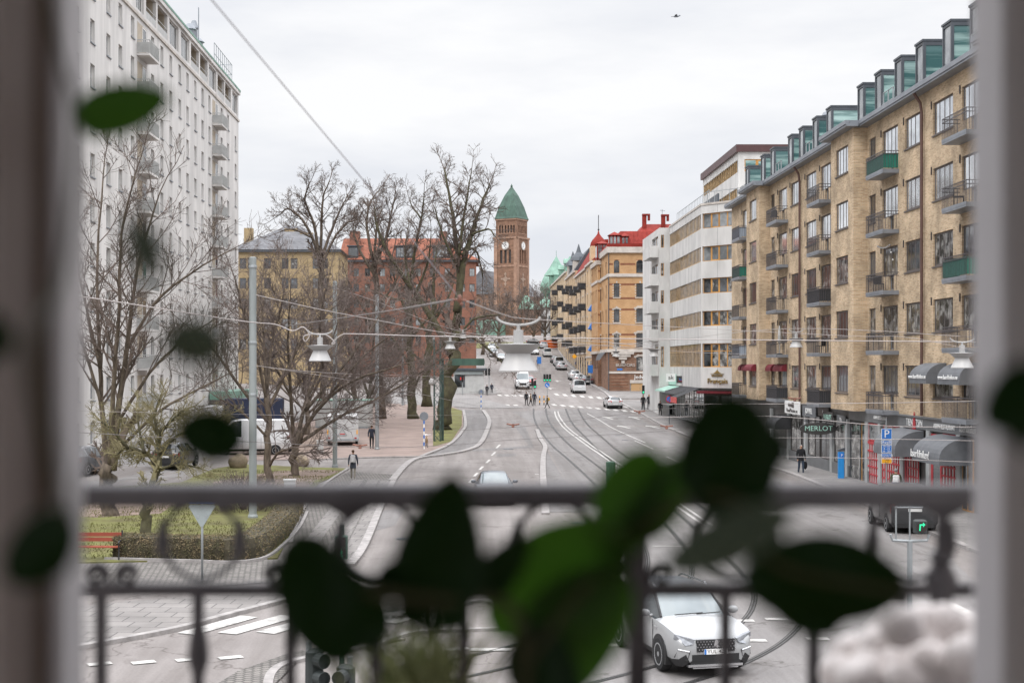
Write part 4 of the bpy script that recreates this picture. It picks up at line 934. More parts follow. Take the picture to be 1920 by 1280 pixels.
# festoon of small bulbs and a folded parasol on two of the balconies
Yb_ = Vector(b1.location); sl_ = thing('string_lights', 'string of small white bulbs hung over a balcony door of the yellow brick house', 'string lights', fr.at(q_(73.6), 12.7, -.12) + Yb_)
m = MB(); pts = [(-.06, 1.5 - i * .27, .12 - .18 * math.sin(i / 10 * math.pi) - (.9 * max(0, i - 8) / 2)) for i in range(11)]; m.tube(pts, .012, 4); m.build('cord', M['dark_paint'], sl_)
for p in pts: m = MB(); m.ball((p[0] - .02, p[1], p[2] - .04), .045, 8, 6); m.build('bulb', M['sign_white'], sl_)
pa_ = thing('folded_parasol', 'folded pale parasol standing on the balcony above the right red awning', 'parasol', fr.at(q_(98.0), FL[1] + .01, -.4) + Yb_)
m = MB(); m.lathe([(.05, .75), (.13, .9), (.1, 1.5), (.03, 2.0)], 12); m.build('canopy', M['balc_white'], pa_, smooth=True); m = MB(); m.tube([(0, 0, 0), (0, 0, .8)], .025, 8); m.build('pole', M['galv'], pa_); m = MB(); m.lathe([(.22, 0), (.22, .06), (.04, .1)], 14); m.build('foot', M['metal_dark'], pa_)

# ---------------------------------------------------------------- the row of old houses up the hill
def old_house(name, label, Y0, Y1, X, zbase, zeave, wm, roofm, roofh, balc=(), fl=5, cols=4, dorm=0, mans=True, wt=None, blue=False):
    b = thing(name, label, 'house', (X + 5, (Y0 + Y1) / 2, g(X, Y0))); L = Y1 - Y0
    fs = Fac(b, (X, Y1, 0), R(-90)); ff = Fac(b, (X, Y0, 0), 0); hh = (zeave - zbase - 4.2) / (fl - 1); ws = []
    cw = L / cols
    for k in range(fl - 1):
        for i in range(cols): ws.append((cw * (i + .5) - .55, cw * (i + .5) + .55, zbase + 4.6 + k * hh, zbase + 4.6 + k * hh + hh * .58))
    m = MB(fs.M); fs.wall(m, 0, L, zbase - 4, zeave, ws, dep=.2); m2 = MB(ff.M); m2.add([(0, 0, zbase - 4), (12, 0, zbase - 4), (12, 0, zeave), (0, 0, zeave), (0, L, zbase - 4), (0, L, zeave)], [(0, 1, 2, 3), (4, 0, 3, 5)] if False else [(0, 1, 2, 3)])
    m.M = None; m.add(m2.v, m2.f); m.build('wall', M[wm], b)
    m = MB(fs.M); m.box((-.1, -.3, zeave - .35), (L + .1, -.004, zeave)); m.box((0, -.12, zbase + 3.9), (L, -.004, zbase + 4.2)); m.build('cornice', M['stone'], b)
    m = MB(fs.M); m.add([(0, -.2, zeave), (L, -.2, zeave), (L, 2.6, zeave + roofh), (0, 2.6, zeave + roofh), (0, 12, zeave + roofh + .6), (L, 12, zeave + roofh + .6), (L, 12, zeave), (0, 12, zeave)], [(0, 1, 2, 3), (3, 2, 5, 4), (1, 6, 5, 2), (0, 3, 4, 7)]); m.build('roof', M[roofm], b)
    for w in ws: window(fs, w[0], w[2], 1.1, w[3] - w[2], 1, 1, fr='dark_paint', pn=rnd.choice(['glass', 'curtain']), dep=.12)
    m = MB(fs.M)
    for w in ws: m.box((w[0] - .15, -.06, w[3] + .02), (w[1] + .15, -.004, w[3] + .25)); m.box((w[0] - .12, -.1, w[2] - .15), (w[1] + .12, -.004, w[2] - .02))
    m.build('window_trim', M['stone'], b)
    for i in balc:
        for k in range(fl - 1):
            balcony(fs, cw * (i + .5) - 1.3, cw * (i + .5) + 1.3, zbase + 4.4 + k * hh, dep=1.25, slab='iron', screen='balc_black', th=.22)
    for i in range(dorm):
        u = L * (i + .5) / dorm; m = MB(fs.M); m.box((u - .8, .3, zeave + .3), (u + .8, 2.4, zeave + 2.2)); m.add([(u - 1, .1, zeave + 2.2), (u + 1, .1, zeave + 2.2), (u, .1, zeave + 3.2), (u - 1, 2.6, zeave + 2.2), (u + 1, 2.6, zeave + 2.2), (u, 2.6, zeave + 3.2)], [(0, 1, 2), (0, 2, 5, 3), (1, 4, 5, 2), (3, 5, 4)])
        o = m.build('dormer', M[roofm], b); p = MB(fs.M); p.box((u - .5, .27, zeave + .6), (u + .5, .295, zeave + 1.9)); p.build('pane', M['glass_bright'], o)
    for i in range(cols):
        window(fs, cw * (i + .5) - .9, zbase + .3, 1.8, 3.1, 1, 0, fr='dark_paint', pn='glass', dep=-.02, name='shop_window')
    return b, fs, ff
b4, fs4, ff4 = old_house('turret_house', 'cream house with a small red onion dome beside the orange corner house', 223.2, 236, 19.2, g(19, 223) - .0, 23.0, 'beige', 'roof_red', 2.5, (), 5, 2)
for k in range(4):
    z = H + (HY - (583, 617, 657)[min(k, 2)]) * 228 / F
    if k < 3: m = MB(fs4.M); m.add([(9.6, -.05, z + .9), (11.8, -.05, z + .9), (11.8, -.55, z), (9.6, -.55, z), (9.6, -.05, z - .2), (11.8, -.05, z - .2)], [(0, 1, 2, 3), (0, 3, 4), (1, 5, 2)]); m.build('awning', M['sign_blue'], b4)
m = MB(fs4.M); m.box((8.0, -.1, 23), (11.0, 2.5, 25.4)); m.build('turret_wall', M['beige'], b4)
m = MB(fs4.M); m.lathe([(1.3, 25.3), (1.35, 25.5), (1.25, 26.0), (.95, 26.5), (.5, 27.0), (.2, 27.4), (.08, 27.9)], 16, o=(9.5, 1.2, 0)); m.build('onion_dome', M['roof_red'], b4, smooth=True)
m = MB(fs4.M); m.tube([(9.5, 1.2, 27.8), (9.5, 1.2, 30.4)], .06, 6); m.ball((9.5, 1.2, 28.1), .16); m.box((9.2, 1.17, 30.0), (9.9, 1.23, 30.4)); m.build('weather_vane', M['iron'], b4)
b5, fs5, ff5 = old_house('balcony_house', 'cream house with a red roof and rows of black iron balconies on the hill', 236.2, 262, 19.3, g(19, 236), 22.8, 'cream', 'roof_red', 4.6, (0, 2, 4), 5, 5)
b6, fs6, ff6 = old_house('grey_roof_house', 'beige house with a dark turreted roof and black balconies further up the hill', 262.2, 288, 19.3, g(19, 262), 24.0, 'beige', 'metal_dark', 4.2, (1, 3), 5, 5, dorm=2)
for u, h_ in ((5, 2.6), (20, 3.2)):
    m = MB(fs6.M); m.box((u - 1.1, .0, 24), (u + 1.1, 2.2, 26.2)); m.build('turret_wall', M['stone'], b6)
    m = MB(fs6.M); m.lathe([(1.6, 26.2), (1.3, 26.9), (.5, 27.8), (.05, 28.4 + h_ * .3)], 8, o=(u, 1.1, 0)); m.build('turret_roof', M['metal_dark'], b6)
b7, fs7, ff7 = old_house('green_roof_house', 'pale brick house with steep green copper roofs at the top of the street', 288.2, 345, 19.4, g(19, 288), 25.6, 'cream', 'copper', 3.2, (4, 7), 5, 9, dorm=3)
m = MB(fs7.M); m.box((2, -.4, 25.6), (6, 3, 28)); m.build('turret_wall', M['copper'], b7)
m = MB(fs7.M); m.lathe([(3.0, 28), (1.6, 30), (.1, 32.6)], 8, o=(4, 1.2, 0)); m.lathe([(.06, 32.5), (.05, 34)], 6, o=(4, 1.2, 0)); m.build('turret_roof', M['copper'], b7)
m = MB(fs7.M); m.lathe([(1.7, 27), (1.0, 28), (.1, 29.5)], 8, o=(45, 1.6, 0)); m.build('turret_roof', M['copper'], b7)

# domed building far off behind the hill
b8 = thing('domed_building', 'far pale building with a green dome behind bare trees at the street end', 'building', (26, 470, 8.5))
m = MB(); m.box((-10, -6, -4), (8, 12, 17)); m.build('wall', M['kiosk_white'], b8)
m = MB(); m.add([(-10.4, -6.4, 17), (8.4, -6.4, 17), (8.4, 12, 17), (-10.4, 12, 17), (-8, -2, 20.5), (6, -2, 20.5), (6, 9, 20.5), (-8, 9, 20.5)], [(0, 1, 5, 4), (1, 2, 6, 5), (2, 3, 7, 6), (3, 0, 4, 7), (4, 5, 6, 7)]); m.box((-15, -5, 12), (-10.4, 4, 16.5)); m.build('roof', M['copper'], b8)
m = MB(); m.lathe([(4.2, 20), (4.2, 23), (4.5, 23.2), (4.2, 25), (3.2, 27.4), (1.4, 29), (.7, 29.3), (.7, 31.2), (.1, 32)], 18, o=(1.5, 2, 0)); m.build('dome', M['copper'], b8, smooth=True)
fc_ = Fac(b8, (16, 464, 0), 0)
for i in range(6):
    for k in range(4): window(fc_, .8 + i * 2.9, 17 + k * 3.7, 1.3, 2.0, 1, 0, fr='dark_paint', pn='glass', dep=-.02)
b9 = thing('red_roof_house', 'tiny red roofed house glimpsed right of the church tower', 'house', (15, 520, 18))
m = MB(); m.box((-6, -4, -4), (6, 6, 18)); m.build('wall', M['brick_red'], b9); m = MB(); m.box((-5, -4, 18), (2, 4, 21)); m.build('roof', M['roof_red'], b9)

# ---------------------------------------------------------------- white tower block on the left
bl = thing('tower_block', 'tall white plastered apartment tower with small windows and stacked balconies on the left', 'apartment building', (-33, 120, 0))
XL = -26.0; Y0, Y1 = 66.0, 159.4; fl_ = Fac(bl, (XL, Y0, 0), R(90)); u_ = lambda px: F * 26.0 / (CX - px) - Y0     # u grows away from the camera
cl = [(v, False) for v in (67.6, 71.0, 74.5, 78.0, 81.5, 86.2, 89.8, 93.4, 97.3, 101.6, 105.1, 108.9, 115.8, 119.3, 122.9, 126.7, 130.2, 133.9, 137.5, 141.2, 148.1, 152.1)] + [(156.9, True)]
cl = [(y - Y0, st) for y, st in cl]
hol = []; W_, H_ = 1.15, 1.62
for u, st in cl:
    for k in range(11 if not st else 10):
        t = 33.35 - k * 3.07 - (1.5 if st else 0)
        if t - H_ > 1.0: hol.append((u, u + W_, t - H_, t))
rcs = [(111.0 - Y0, 114.1 - Y0), (143.3 - Y0, 146.3 - Y0), (82.0 - Y0 + 1.0, 85.6 - Y0)]
rh = []
for a, b in rcs:
    for k in range(10): t = 33.35 - k * 3.07; rh.append((a, b, t - 2.45, t + .05))
pent = [(60, 66.6), (67, 72), (72.6, 79), (79.5, 85)]
pp = [(255, 269.5), (273.8, 292.5), (295.6, 314), (317.5, 334.7), (339.4, 355), (358, 373), (375, 389), (392, 405), (408, 420.6), (422, 433), (435.6, 445)]
knd = 'wllwwllwllw'
ph = [(u_(a), u_(b), 34.35, 36.5) for a, b in pp]
m = MB(fl_.M); L = Y1 - Y0
fl_.wall(m, 0, L, -1, 37.1, hol + ph, dep=.28)
for a, b, c, d in rh: pass
m.add([(L, 0, -1), (L, 14, -1), (L, 14, 37.1), (L, 0, 37.1), (0, 0, -1), (0, 14, -1), (0, 14, 37.1), (0, 0, 37.1)], [(0, 1, 2, 3), (4, 5, 6, 7), (1, 5, 6, 2), (3, 2, 6, 7)])
m.build('wall', M['plaster'], bl)
hol_sorted = sorted(hol, key=lambda h: (h[0] > 35) * -1 if False else abs(h[0] - 45) + (0 if h[2] > 10 else 40))
for i, (a, b, c, d) in enumerate(hol_sorted[:100]):
    window(fl_, a, c, W_, H_, 1, 0, fr='white_frame', pn='glass_bright' if c > 14 else 'curtain', dep=.2, sill=False, ft=.09)
f = MB(fl_.M); p = MB(fl_.M)
for a, b, c, d in hol_sorted[100:]:
    f.box((a, .17, c), (b, .2, d)); p.box((a + .09, .155, c + .09), (b - .09, .168, d - .09))
o = tag(f.build('windows', M['white_frame'], bl), kind='stuff'); p.build('panes', M['glass_bright'], o)['kind'] = 'stuff'
s = MB(fl_.M)
for a, b, c, d in hol: s.box((a - .05, -.09, c - .08), (b + .05, .15, c - .003))
tag(s.build('window_sills', M['metal_grey'], bl), kind='stuff')
m = MB(fl_.M); m.box((-.1, -.12, 33.75), (L + .1, -.003, 33.98)); m.build('string_course', M['stone'], bl)
m = MB(fl_.M); m.box((-.2, -.24, 37.1), (L + .2, 14.2, 37.3)); m.build('parapet', M['copper'], bl)
m = MB(fl_.M); m.box((-.2, -.2, 36.75), (L + .2, -.003, 37.1)); m.build('cornice', M['plaster'], bl)
for (a, b, c, d), k in zip(ph, knd):
    m = MB(fl_.M)
    if k == 'w': window(fl_, a, c, b - a, d - c, 4, 0, fr='white_frame', pn='glass', dep=.2, ft=.08, name='penthouse_window')
    else:
        m.box((a, 1.8, c), (b, 1.85, d)); m.box((a - .05, .28, c), (a, 1.85, d)); m.box((b, .28, c), (b + .05, 1.85, d)); m.box((a, .28, d), (b, 1.85, d + .03)); o = m.build('loggia', M['loggia'], bl)
        r = MB(fl_.M); r.box((a, .02, c + .9), (b, .06, c + .95)); r.box((a, .03, c), (b, .05, c + .6)); r.build('railing', M['balc_white'], o)
for a, b in rcs:
    for k in range(10):
        t = 33.35 - k * 3.07
        m = MB(fl_.M); m.box((a, -.012, t - 2.42), (b, -.004, t)); o = m.build('balcony_recess', M['loggia'], bl)
        window(fl_, b - 1.5, t - 1.7, 1.3, 1.6, 1, 0, fr='white_frame', pn='glass', dep=-.045, ft=.08)
        m = MB(fl_.M); z = t - 2.5; D = .98
        m.box((a - .1, -D, z - .18), (b + .3, -.02, z)); bo = m.build('balcony', M['plaster'], bl)
        r = MB(fl_.M); n = 24
        r.box((a - .1, -D, z + .05), (b + .3, -D + .02, z + .85)); r.box((a - .1, -D + .02, z + .05), (a - .08, -.02, z + .85)); r.box((b + .28, -D + .02, z + .05), (b + .3, -.02, z + .85))
        r.box((a - .12, -D - .02, z + 1.0), (b + .32, -D + .03, z + 1.06)); r.box((a - .12, -D + .03, z + 1.0), (a - .07, -.02, z + 1.06)); r.box((b + .27, -D + .03, z + 1.0), (b + .32, -.02, z + 1.06))
        for i in range(n): x = a - .1 + (b - a + .4) * i / n; r.box((x, -D - .025, z), (x + .03, -D - .004, z + 1.02))
        for i in range(8): y = -D + D * i / 8; r.box((a - .125, y, z), (a - .104, y + .03, z + 1.02))
        r.build('railing', M['balc_white'], bo)
m = MB(fl_.M)
for u, r_, h in ((72, .5, 2.2), (74, .35, 3.0), (75.4, .6, 1.6)): m.lathe([(r_, 37.4), (r_, 37.4 + h * .7), (r_ * 1.3, 37.4 + h * .75), (r_ * .6, 37.4 + h)], 12, o=(u, 1.2, 0))
m.tube([(73.2, .6, 37.4), (73.2, .6, 41.5)], .05, 5); m.box((70, .8, 37.4), (77, 3, 38.2)); m.build('roof_vent', M['metal_grey'], bl)
m = MB(fl_.M)
for i in range(10): u = 80 + i * 1.2; m.tube([(u, .3, 37.4), (u, .3, 39.6)], .03, 5)
for z in (38.5, 39.6): m.tube([(80, .3, z), (90.8, .3, z)], .03, 5); m.tube([(90.8, .3, z), (90.8, 4, z)], .03, 5)
m.build('roof_railing', M['metal_grey'], bl)
# ground floor shop strip at the tower's foot
m = MB(fl_.M); m.box((75, -2.2, 3.1), (93, -.14, 3.9)); m.build('canopy', M['copper'], bl)

# ---------------------------------------------------------------- yellow and red brick houses behind the park
def slab_house(name, label, cat, px0, px1, Y, dep, ye, yr, wm, rm, rows, cols, wpx, wh, gs=2.0, side=True, nm=2, hipr=True, hipl=True):
    k = Y / F; X0, X1 = (px0 - CX) * k, (px1 - CX) * k; ze = H + (HY - ye) * k; zr = H + (HY - yr) * (Y + dep / 2) / F
    b = thing(name, label, cat, ((X0 + X1) / 2, Y + dep / 2, gs)); fc = Fac(b, (X0, Y, 0), 0); W = X1 - X0; ho = []
    for y in rows:
        z = H + (HY - y) * k
        for c in cols: u = (c - px0) * k; ho.append((u, u + wpx * k, z - wh * k, z))
    m = MB(fc.M); fc.wall(m, 0, W, gs - 3, ze, ho, dep=.22)
    fr_ = Fac(b, (X1, Y, 0), R(90)); hs = []
    for y in rows:
        z = H + (HY - y) * k
        for i in range(3): hs.append((2 + i * dep / 3.2, 3.4 + i * dep / 3.2, z - wh * k, z))
    m2 = MB(fr_.M); fr_.wall(m2, 0, dep, gs - 3, ze, hs); m.M = None; m.add(m2.v, m2.f)
    m3 = MB(fc.M); m3.add([(0, 0, gs - 3), (0, dep, gs - 3), (0, dep, ze), (0, 0, ze)], [(0, 1, 2, 3)]); m.add(m3.v, m3.f); m.build('wall', M[wm], b)
    m = MB(fc.M); o = .5; hr = dep / 2 * .8 if hipr else -.3; hl = dep / 2 * .8 if hipl else -.3
    m.add([(-o, -o, ze), (W + o, -o, ze), (W + o, dep + o, ze), (-o, dep + o, ze), (hl, dep / 2, zr), (W - hr, dep / 2, zr)], [(0, 1, 5, 4), (1, 2, 5), (2, 3, 4, 5), (3, 0, 4), (0, 3, 2, 1)]); m.build('roof', M[rm], b)
    m = MB(fc.M); m.box((-.45, -.42, ze - .35), (W + .45, -.004, ze - .003)); m.build('eaves', M['metal_dark'], b)
    for h in ho: window(fc, h[0], h[2], h[1] - h[0], h[3] - h[2], nm, 0, fr='brown_frame', pn=rnd.choice(['glass_bright', 'curtain', 'glass']), dep=.12)
    for h in hs: window(fr_, h[0], h[2], h[1] - h[0], h[3] - h[2], nm, 0, fr='brown_frame', pn='glass', dep=.12)
    return b, fc, k, ze, zr, fr_
by, fcy, ky, ze, zr, fry = slab_house('yellow_house', 'yellow brick house with a grey hipped roof and brick chimneys behind the park', 'house', 440, 634, 205, 16, 468, 424, 'brick_ochre', 'roof_grey', [484, 521, 559, 597, 635], [449, 464, 495, 528, 545, 586, 602], 13, 20, 2.5)
for px, w, y0, y1, d in ((455, 16, 440, 421, 5), (535, 24, 440, 421, 6), (567, 24, 442, 430, 5), (585, 12, 446, 438, 5)): m = MB(fcy.M); u = (px - 440) * ky; m.box((u - w * ky / 2, d, H + (HY - y0) * ky - 1.5), (u + w * ky / 2, d + 1.4, H + (HY - y1) * ky)); m.build('chimney', M['brick_ochre'], by)
for z in (21.0, 18.1, 15.2): balcony(fry, 3, 6, z - 3, dep=1.2, slab='stone', screen=None)
br, fcr, kr, ze, zr, frr = slab_house('red_house', 'long red brick house with a red tiled roof and wide dormers behind the bare trees', 'house', 640, 893, 238, 16, 487, 447, 'brick_red', 'roof_tile', [503, 532, 562, 595, 628], [663, 684, 712, 731, 758, 779, 806, 834, 862, 880], 10, 15, 3.0, hipl=False)
for px0, px1 in ((653, 671), (742, 774), (812, 844)):
    u0, u1 = (px0 - 640) * kr, (px1 - 640) * kr; z0, z1 = H + (HY - 487) * kr + .25, H + (HY - 463) * kr
    m = MB(fcr.M); m.box((u0, .1, z0), (u1, 4.4, z1 + .1)); m.box((u0 - .25, -.1, z1 + .1), (u1 + .25, 4.8, z1 + .3)); o = m.build('dormer', M['metal_dark'], br)
    n = 4; p = MB(fcr.M)
    for i in range(n): a = u0 + .15 + (u1 - u0 - .3) * i / n; p.box((a + .05, .06, z0 + .3), (a + (u1 - u0 - .3) / n - .05, .09, z1 - .15))
    p.build('panes', M['glass_bright'], o)
for px, w in ((660, 20), (830, 14)): m = MB(fcr.M); u = (px - 640) * kr; m.box((u - w * kr / 2, 5.5, ze + 2), (u + w * kr / 2, 7, zr + 1.0)); m.build('chimney', M['brick_red'], br)

# ---------------------------------------------------------------- church
ch = thing('church', 'brown stone church with a clock tower under a green pyramid spire', 'church', ((960 - CX) * 420 / F, 424, 15))
kc = 420 / F; zc = lambda y: H + (HY - y) * kc; a_ = 7.6; 
def tower_fac(rz, half, d): return None
cx_, cy_ = (960 - CX) * kc, 424.0; rot = R(-30)
def face(i, half):
    th = rot + R(90) * i; Rm = Matrix.Rotation(th, 3, 'Z'); o = Vector((cx_, cy_, 0)) + Rm @ Vector((-half, -half, 0)); return Fac(ch, o, th)
lan = [(1.9 + i * 1.45, 2.75 + i * 1.45, zc(493), zc(468)) for i in range(3)]
mw = MB(); mt_ = MB(); dk = MB(); bell = [(1.1 + i * .95, 1.6 + i * .95, zc(436), zc(422)) for i in range(6)]
st = MB()
for i in range(4):
    f = face(i, a_ / 2); q = MB(f.M); f.wall(q, 0, a_, 10, zc(445), lan, dep=.5); mw.add(q.v, q.f)
    f2_ = face(i, a_ / 2 - .35); q = MB(f2_.M); f2_.wall(q, 0, a_ - .7, zc(445), zc(409), bell, dep=.5); mw.add(q.v, q.f)
    q = MB(f.M)
    for h in lan: q.box((h[0], .45, h[2]), (h[1], .5, h[3]))
    q.M = f2_.M
    for h in bell: q.box((h[0], .45, h[2]), (h[1], .5, h[3]))
    dk.add(q.v, q.f)
    q = MB(f.M)
    q.box((-.25, -.25, zc(447)), (a_ + .25, -.003, zc(443.5))); q.box((0.0, -.12, zc(500)), (a_, -.003, zc(496.5))); 
    for u in (0, a_ - 1.0): q.box((u, -.14, 12), (u + 1.0, -.003, zc(447)))
    q.M = f2_.M; q.box((-.1, -.25, zc(412)), (a_ - .6, -.003, zc(408))); q.box((0.9, -.1, zc(438)), (a_ - 1.6, -.003, zc(436.4)))
    for h in bell[::2]: q.box((h[0] - .3, -.08, zc(436)), (h[0] - .1, -.003, zc(421)))
    st.add(q.v, q.f)
mw.build('tower_wall', M['brick_brown'], ch); dk.build('louvre', M['dark_paint'], ch); st.build('stone_band', mat('brown_stone_trim', (.30, .185, .13), .85, var=.2, scale=.8), ch)
SR = mat('pale_brown_stone', (.30, .215, .165), .85, var=.2)
for i in (0, 1):
    f = face(i, a_ / 2); m = MB(f.M); m.lathe([(1.25, -.22), (1.25, -.1)], 20, axis='y', o=(a_ / 2, 0, zc(460))); c_ = m.build('clock_face', M['stone'], ch)
    m = MB(f.M); m.lathe([(.95, -.25), (.95, -.221)], 20, axis='y', o=(a_ / 2, 0, zc(460))); m.build('dial', M['sign_white'], c_)
    m = MB(f.M); m.box((a_ / 2 - .05, -.28, zc(460) - .05), (a_ / 2 + .05, -.255, zc(460) + .75)); m.box((a_ / 2 - .6, -.28, zc(460) - .3), (a_ / 2 + .04, -.256, zc(460) - .2)); m.build('clock_hand', M['iron'], c_)
    for zy, rr in ((523, .75), (523 - 9, .4), (523 + 9, .4)):
        m = MB(f.M); m.lathe([(rr, -.1), (rr * .9, -.01)], 12, axis='y', o=(a_ / 2, 0, zc(zy))); m.build('stone_rosette', SR, ch)
    m = MB(f.M); m.box((a_ / 2 - 1.5, -.08, zc(524)), (a_ / 2 + 1.5, -.004, zc(521))); m.box((a_ / 2 - .2, -.075, zc(536)), (a_ / 2 + .2, -.005, zc(510))); m.build('stone_cross', SR, ch)
m = MB(Matrix.Translation(-Vector(ch.location)) @ Matrix.Translation((cx_, cy_, 0)) @ Matrix.Rotation(rot + R(45), 4, 'Z'))
r2 = (a_ / 2 + .05) * math.sqrt(2)
m.lathe([(r2, zc(409)), (r2 * .93, zc(405)), (r2 * .72, zc(385)), (r2 * .40, zc(364)), (r2 * .06, zc(348)), (.12, zc(346))], 4); m.build('spire', M['copper_dark'], ch)
m = MB(Matrix.Translation(-Vector(ch.location))); m.tube([(cx_, cy_, zc(348)), (cx_, cy_, zc(342))], .12, 6); m.ball((cx_, cy_, zc(346)), .35); m.build('finial', M['copper_dark'], ch)
m = MB(Matrix.Translation(-Vector(ch.location)) @ Matrix.Translation((cx_, cy_, 0)) @ Matrix.Rotation(rot, 4, 'Z'))
m.box((-16, -1, 10), (-3.9, 26, zc(548))); m.box((3.9, -3, 10), (7.8, 4, zc(580))); m.build('nave_wall', M['brick_brown'], ch)
n_ = MB(m.M); n_.add([(-16.5, -1.5, zc(549)), (-3.8, -1.5, zc(549)), (-3.8, 26, zc(549)), (-16.5, 26, zc(549)), (-10, -1.5, zc(503)), (-10, 26, zc(503))], [(0, 1, 4), (1, 2, 5, 4), (2, 3, 5), (3, 0, 4, 5), (0, 3, 2, 1)]); n_.build('nave_roof', M['roof_grey'], ch)
n_ = MB(m.M); n_.add([(3.9, -3.4, zc(580)), (8.2, -3.4, zc(580)), (8.2, 4.4, zc(580)), (3.9, 4.4, zc(580)), (3.9, 0.5, zc(552)), (5, .5, zc(553))], [(0, 1, 5, 4), (1, 2, 5), (2, 3, 4, 5)]); n_.box((-16, -9, 12), (0, -1.6, zc(600))); n_.build('chapel_roof', M['copper'], ch)
n_ = MB(m.M); n_.box((-10.2, -1.6, zc(503)), (-9.8, -1.3, zc(490))); n_.box((-10.9, -1.6, zc(496)), (-9.1, -1.3, zc(494))); n_.build('cross', M['stone'], ch)

# ================================================================ VEHICLES
PAINT = {}
def paint(name, col):
    if name not in PAINT:
        m, b = principled('car_paint_' + name, col, .28, .1, .5); b.inputs['Coat Weight'].default_value = .7; b.inputs['Coat Roughness'].default_value = .06; PAINT[name] = m
    return PAINT[name]
def wheel(parent, x, y, r, side, nsp=10):
    m = MB(); w = .11; m.lathe([(r * .66, -w), (r * .93, -w), (r, -w * .6), (r, w * .6), (r * .93, w), (r * .66, w)], 28, axis='x')
    o = m.build('wheel', M['rubber'], parent, smooth=True, angle=40, loc=(x, y, r))
    q = MB(); s = side; q.lathe([(r * .67, s * .05), (r * .67, s * (w + .004)), (r * .60, s * (w + .004)), (r * .58, s * .06)], 24, axis='x')
    for i in range(nsp):
        a = 2 * math.pi * i / nsp; d = .1; ca, sa = math.cos(a), math.sin(a)
        def pt(rad, off): return (0, rad * ca - off * sa, rad * sa + off * ca)
        pl = [pt(r * .12, -.035), pt(r * .6, -.02), pt(r * .6, .02), pt(r * .12, .035)]
        q.add([(s * (w - .002), p[1], p[2]) for p in pl] + [(s * (w - .04), p[1], p[2]) for p in pl], [(0, 1, 2, 3), (0, 4, 5, 1), (3, 2, 6, 7)])
    q.lathe([(r * .16, s * (w - .06)), (r * .15, s * (w + .002)), (.01, s * (w + .006))], 12, axis='x')
    q.build('rim', M['alloy'], o); k = MB(); k.lathe([(r * .6, s * .045), (r * .58, s * .052)], 20, axis='x'); k.build('brake_disc', M['black_plastic'], o)
def loft(sts):
    """sts: list of dict(y,w,zb,zs,xr,zr,cab). returns ring points per station"""
    rings = []
    for s in sts:
        w, zb, zs = s['w'], s['zb'], s['zs']; zr = s['zr']; xr = s['xr']
        pts = [(w * .86, zb), (w * .985, zb + .16), (w, zb + (zs - zb) * .55), (w * .985, zs - .1), (w * .95, zs), (xr, zr - (.07 if s['cab'] else .03)), (xr * .86, zr - .012), (xr * .45, zr + .012), (0, zr + .02)]
        rings.append([(x, s['y'], z) for x, z in pts])
    return rings
def fit(m, poly, y, sg, W):
    """a lens that follows the rounded corner of the car's end"""
    K = [(0, 0), (.5, .0), (.66, .02), (.80, .09), (.885, .26), (.95, .6)]
    def yy(x):
        x = abs(x) * .92 / W
        for (a, ya), (b, yb) in zip(K, K[1:]):
            if x <= b: return ya + (yb - ya) * (x - a) / (b - a)
        return .6
    n = len(poly); d = 1.0 if sg > 0 else .45
    m.add([(x, y + sg * (yy(x) * d - .025), z) for x, z in poly] + [(x * .97, y + sg * (yy(x) * d + .12), z) for x, z in poly], [tuple(range(n))] + [(i, (i + 1) % n, n + (i + 1) % n, n + i) for i in range(n)])
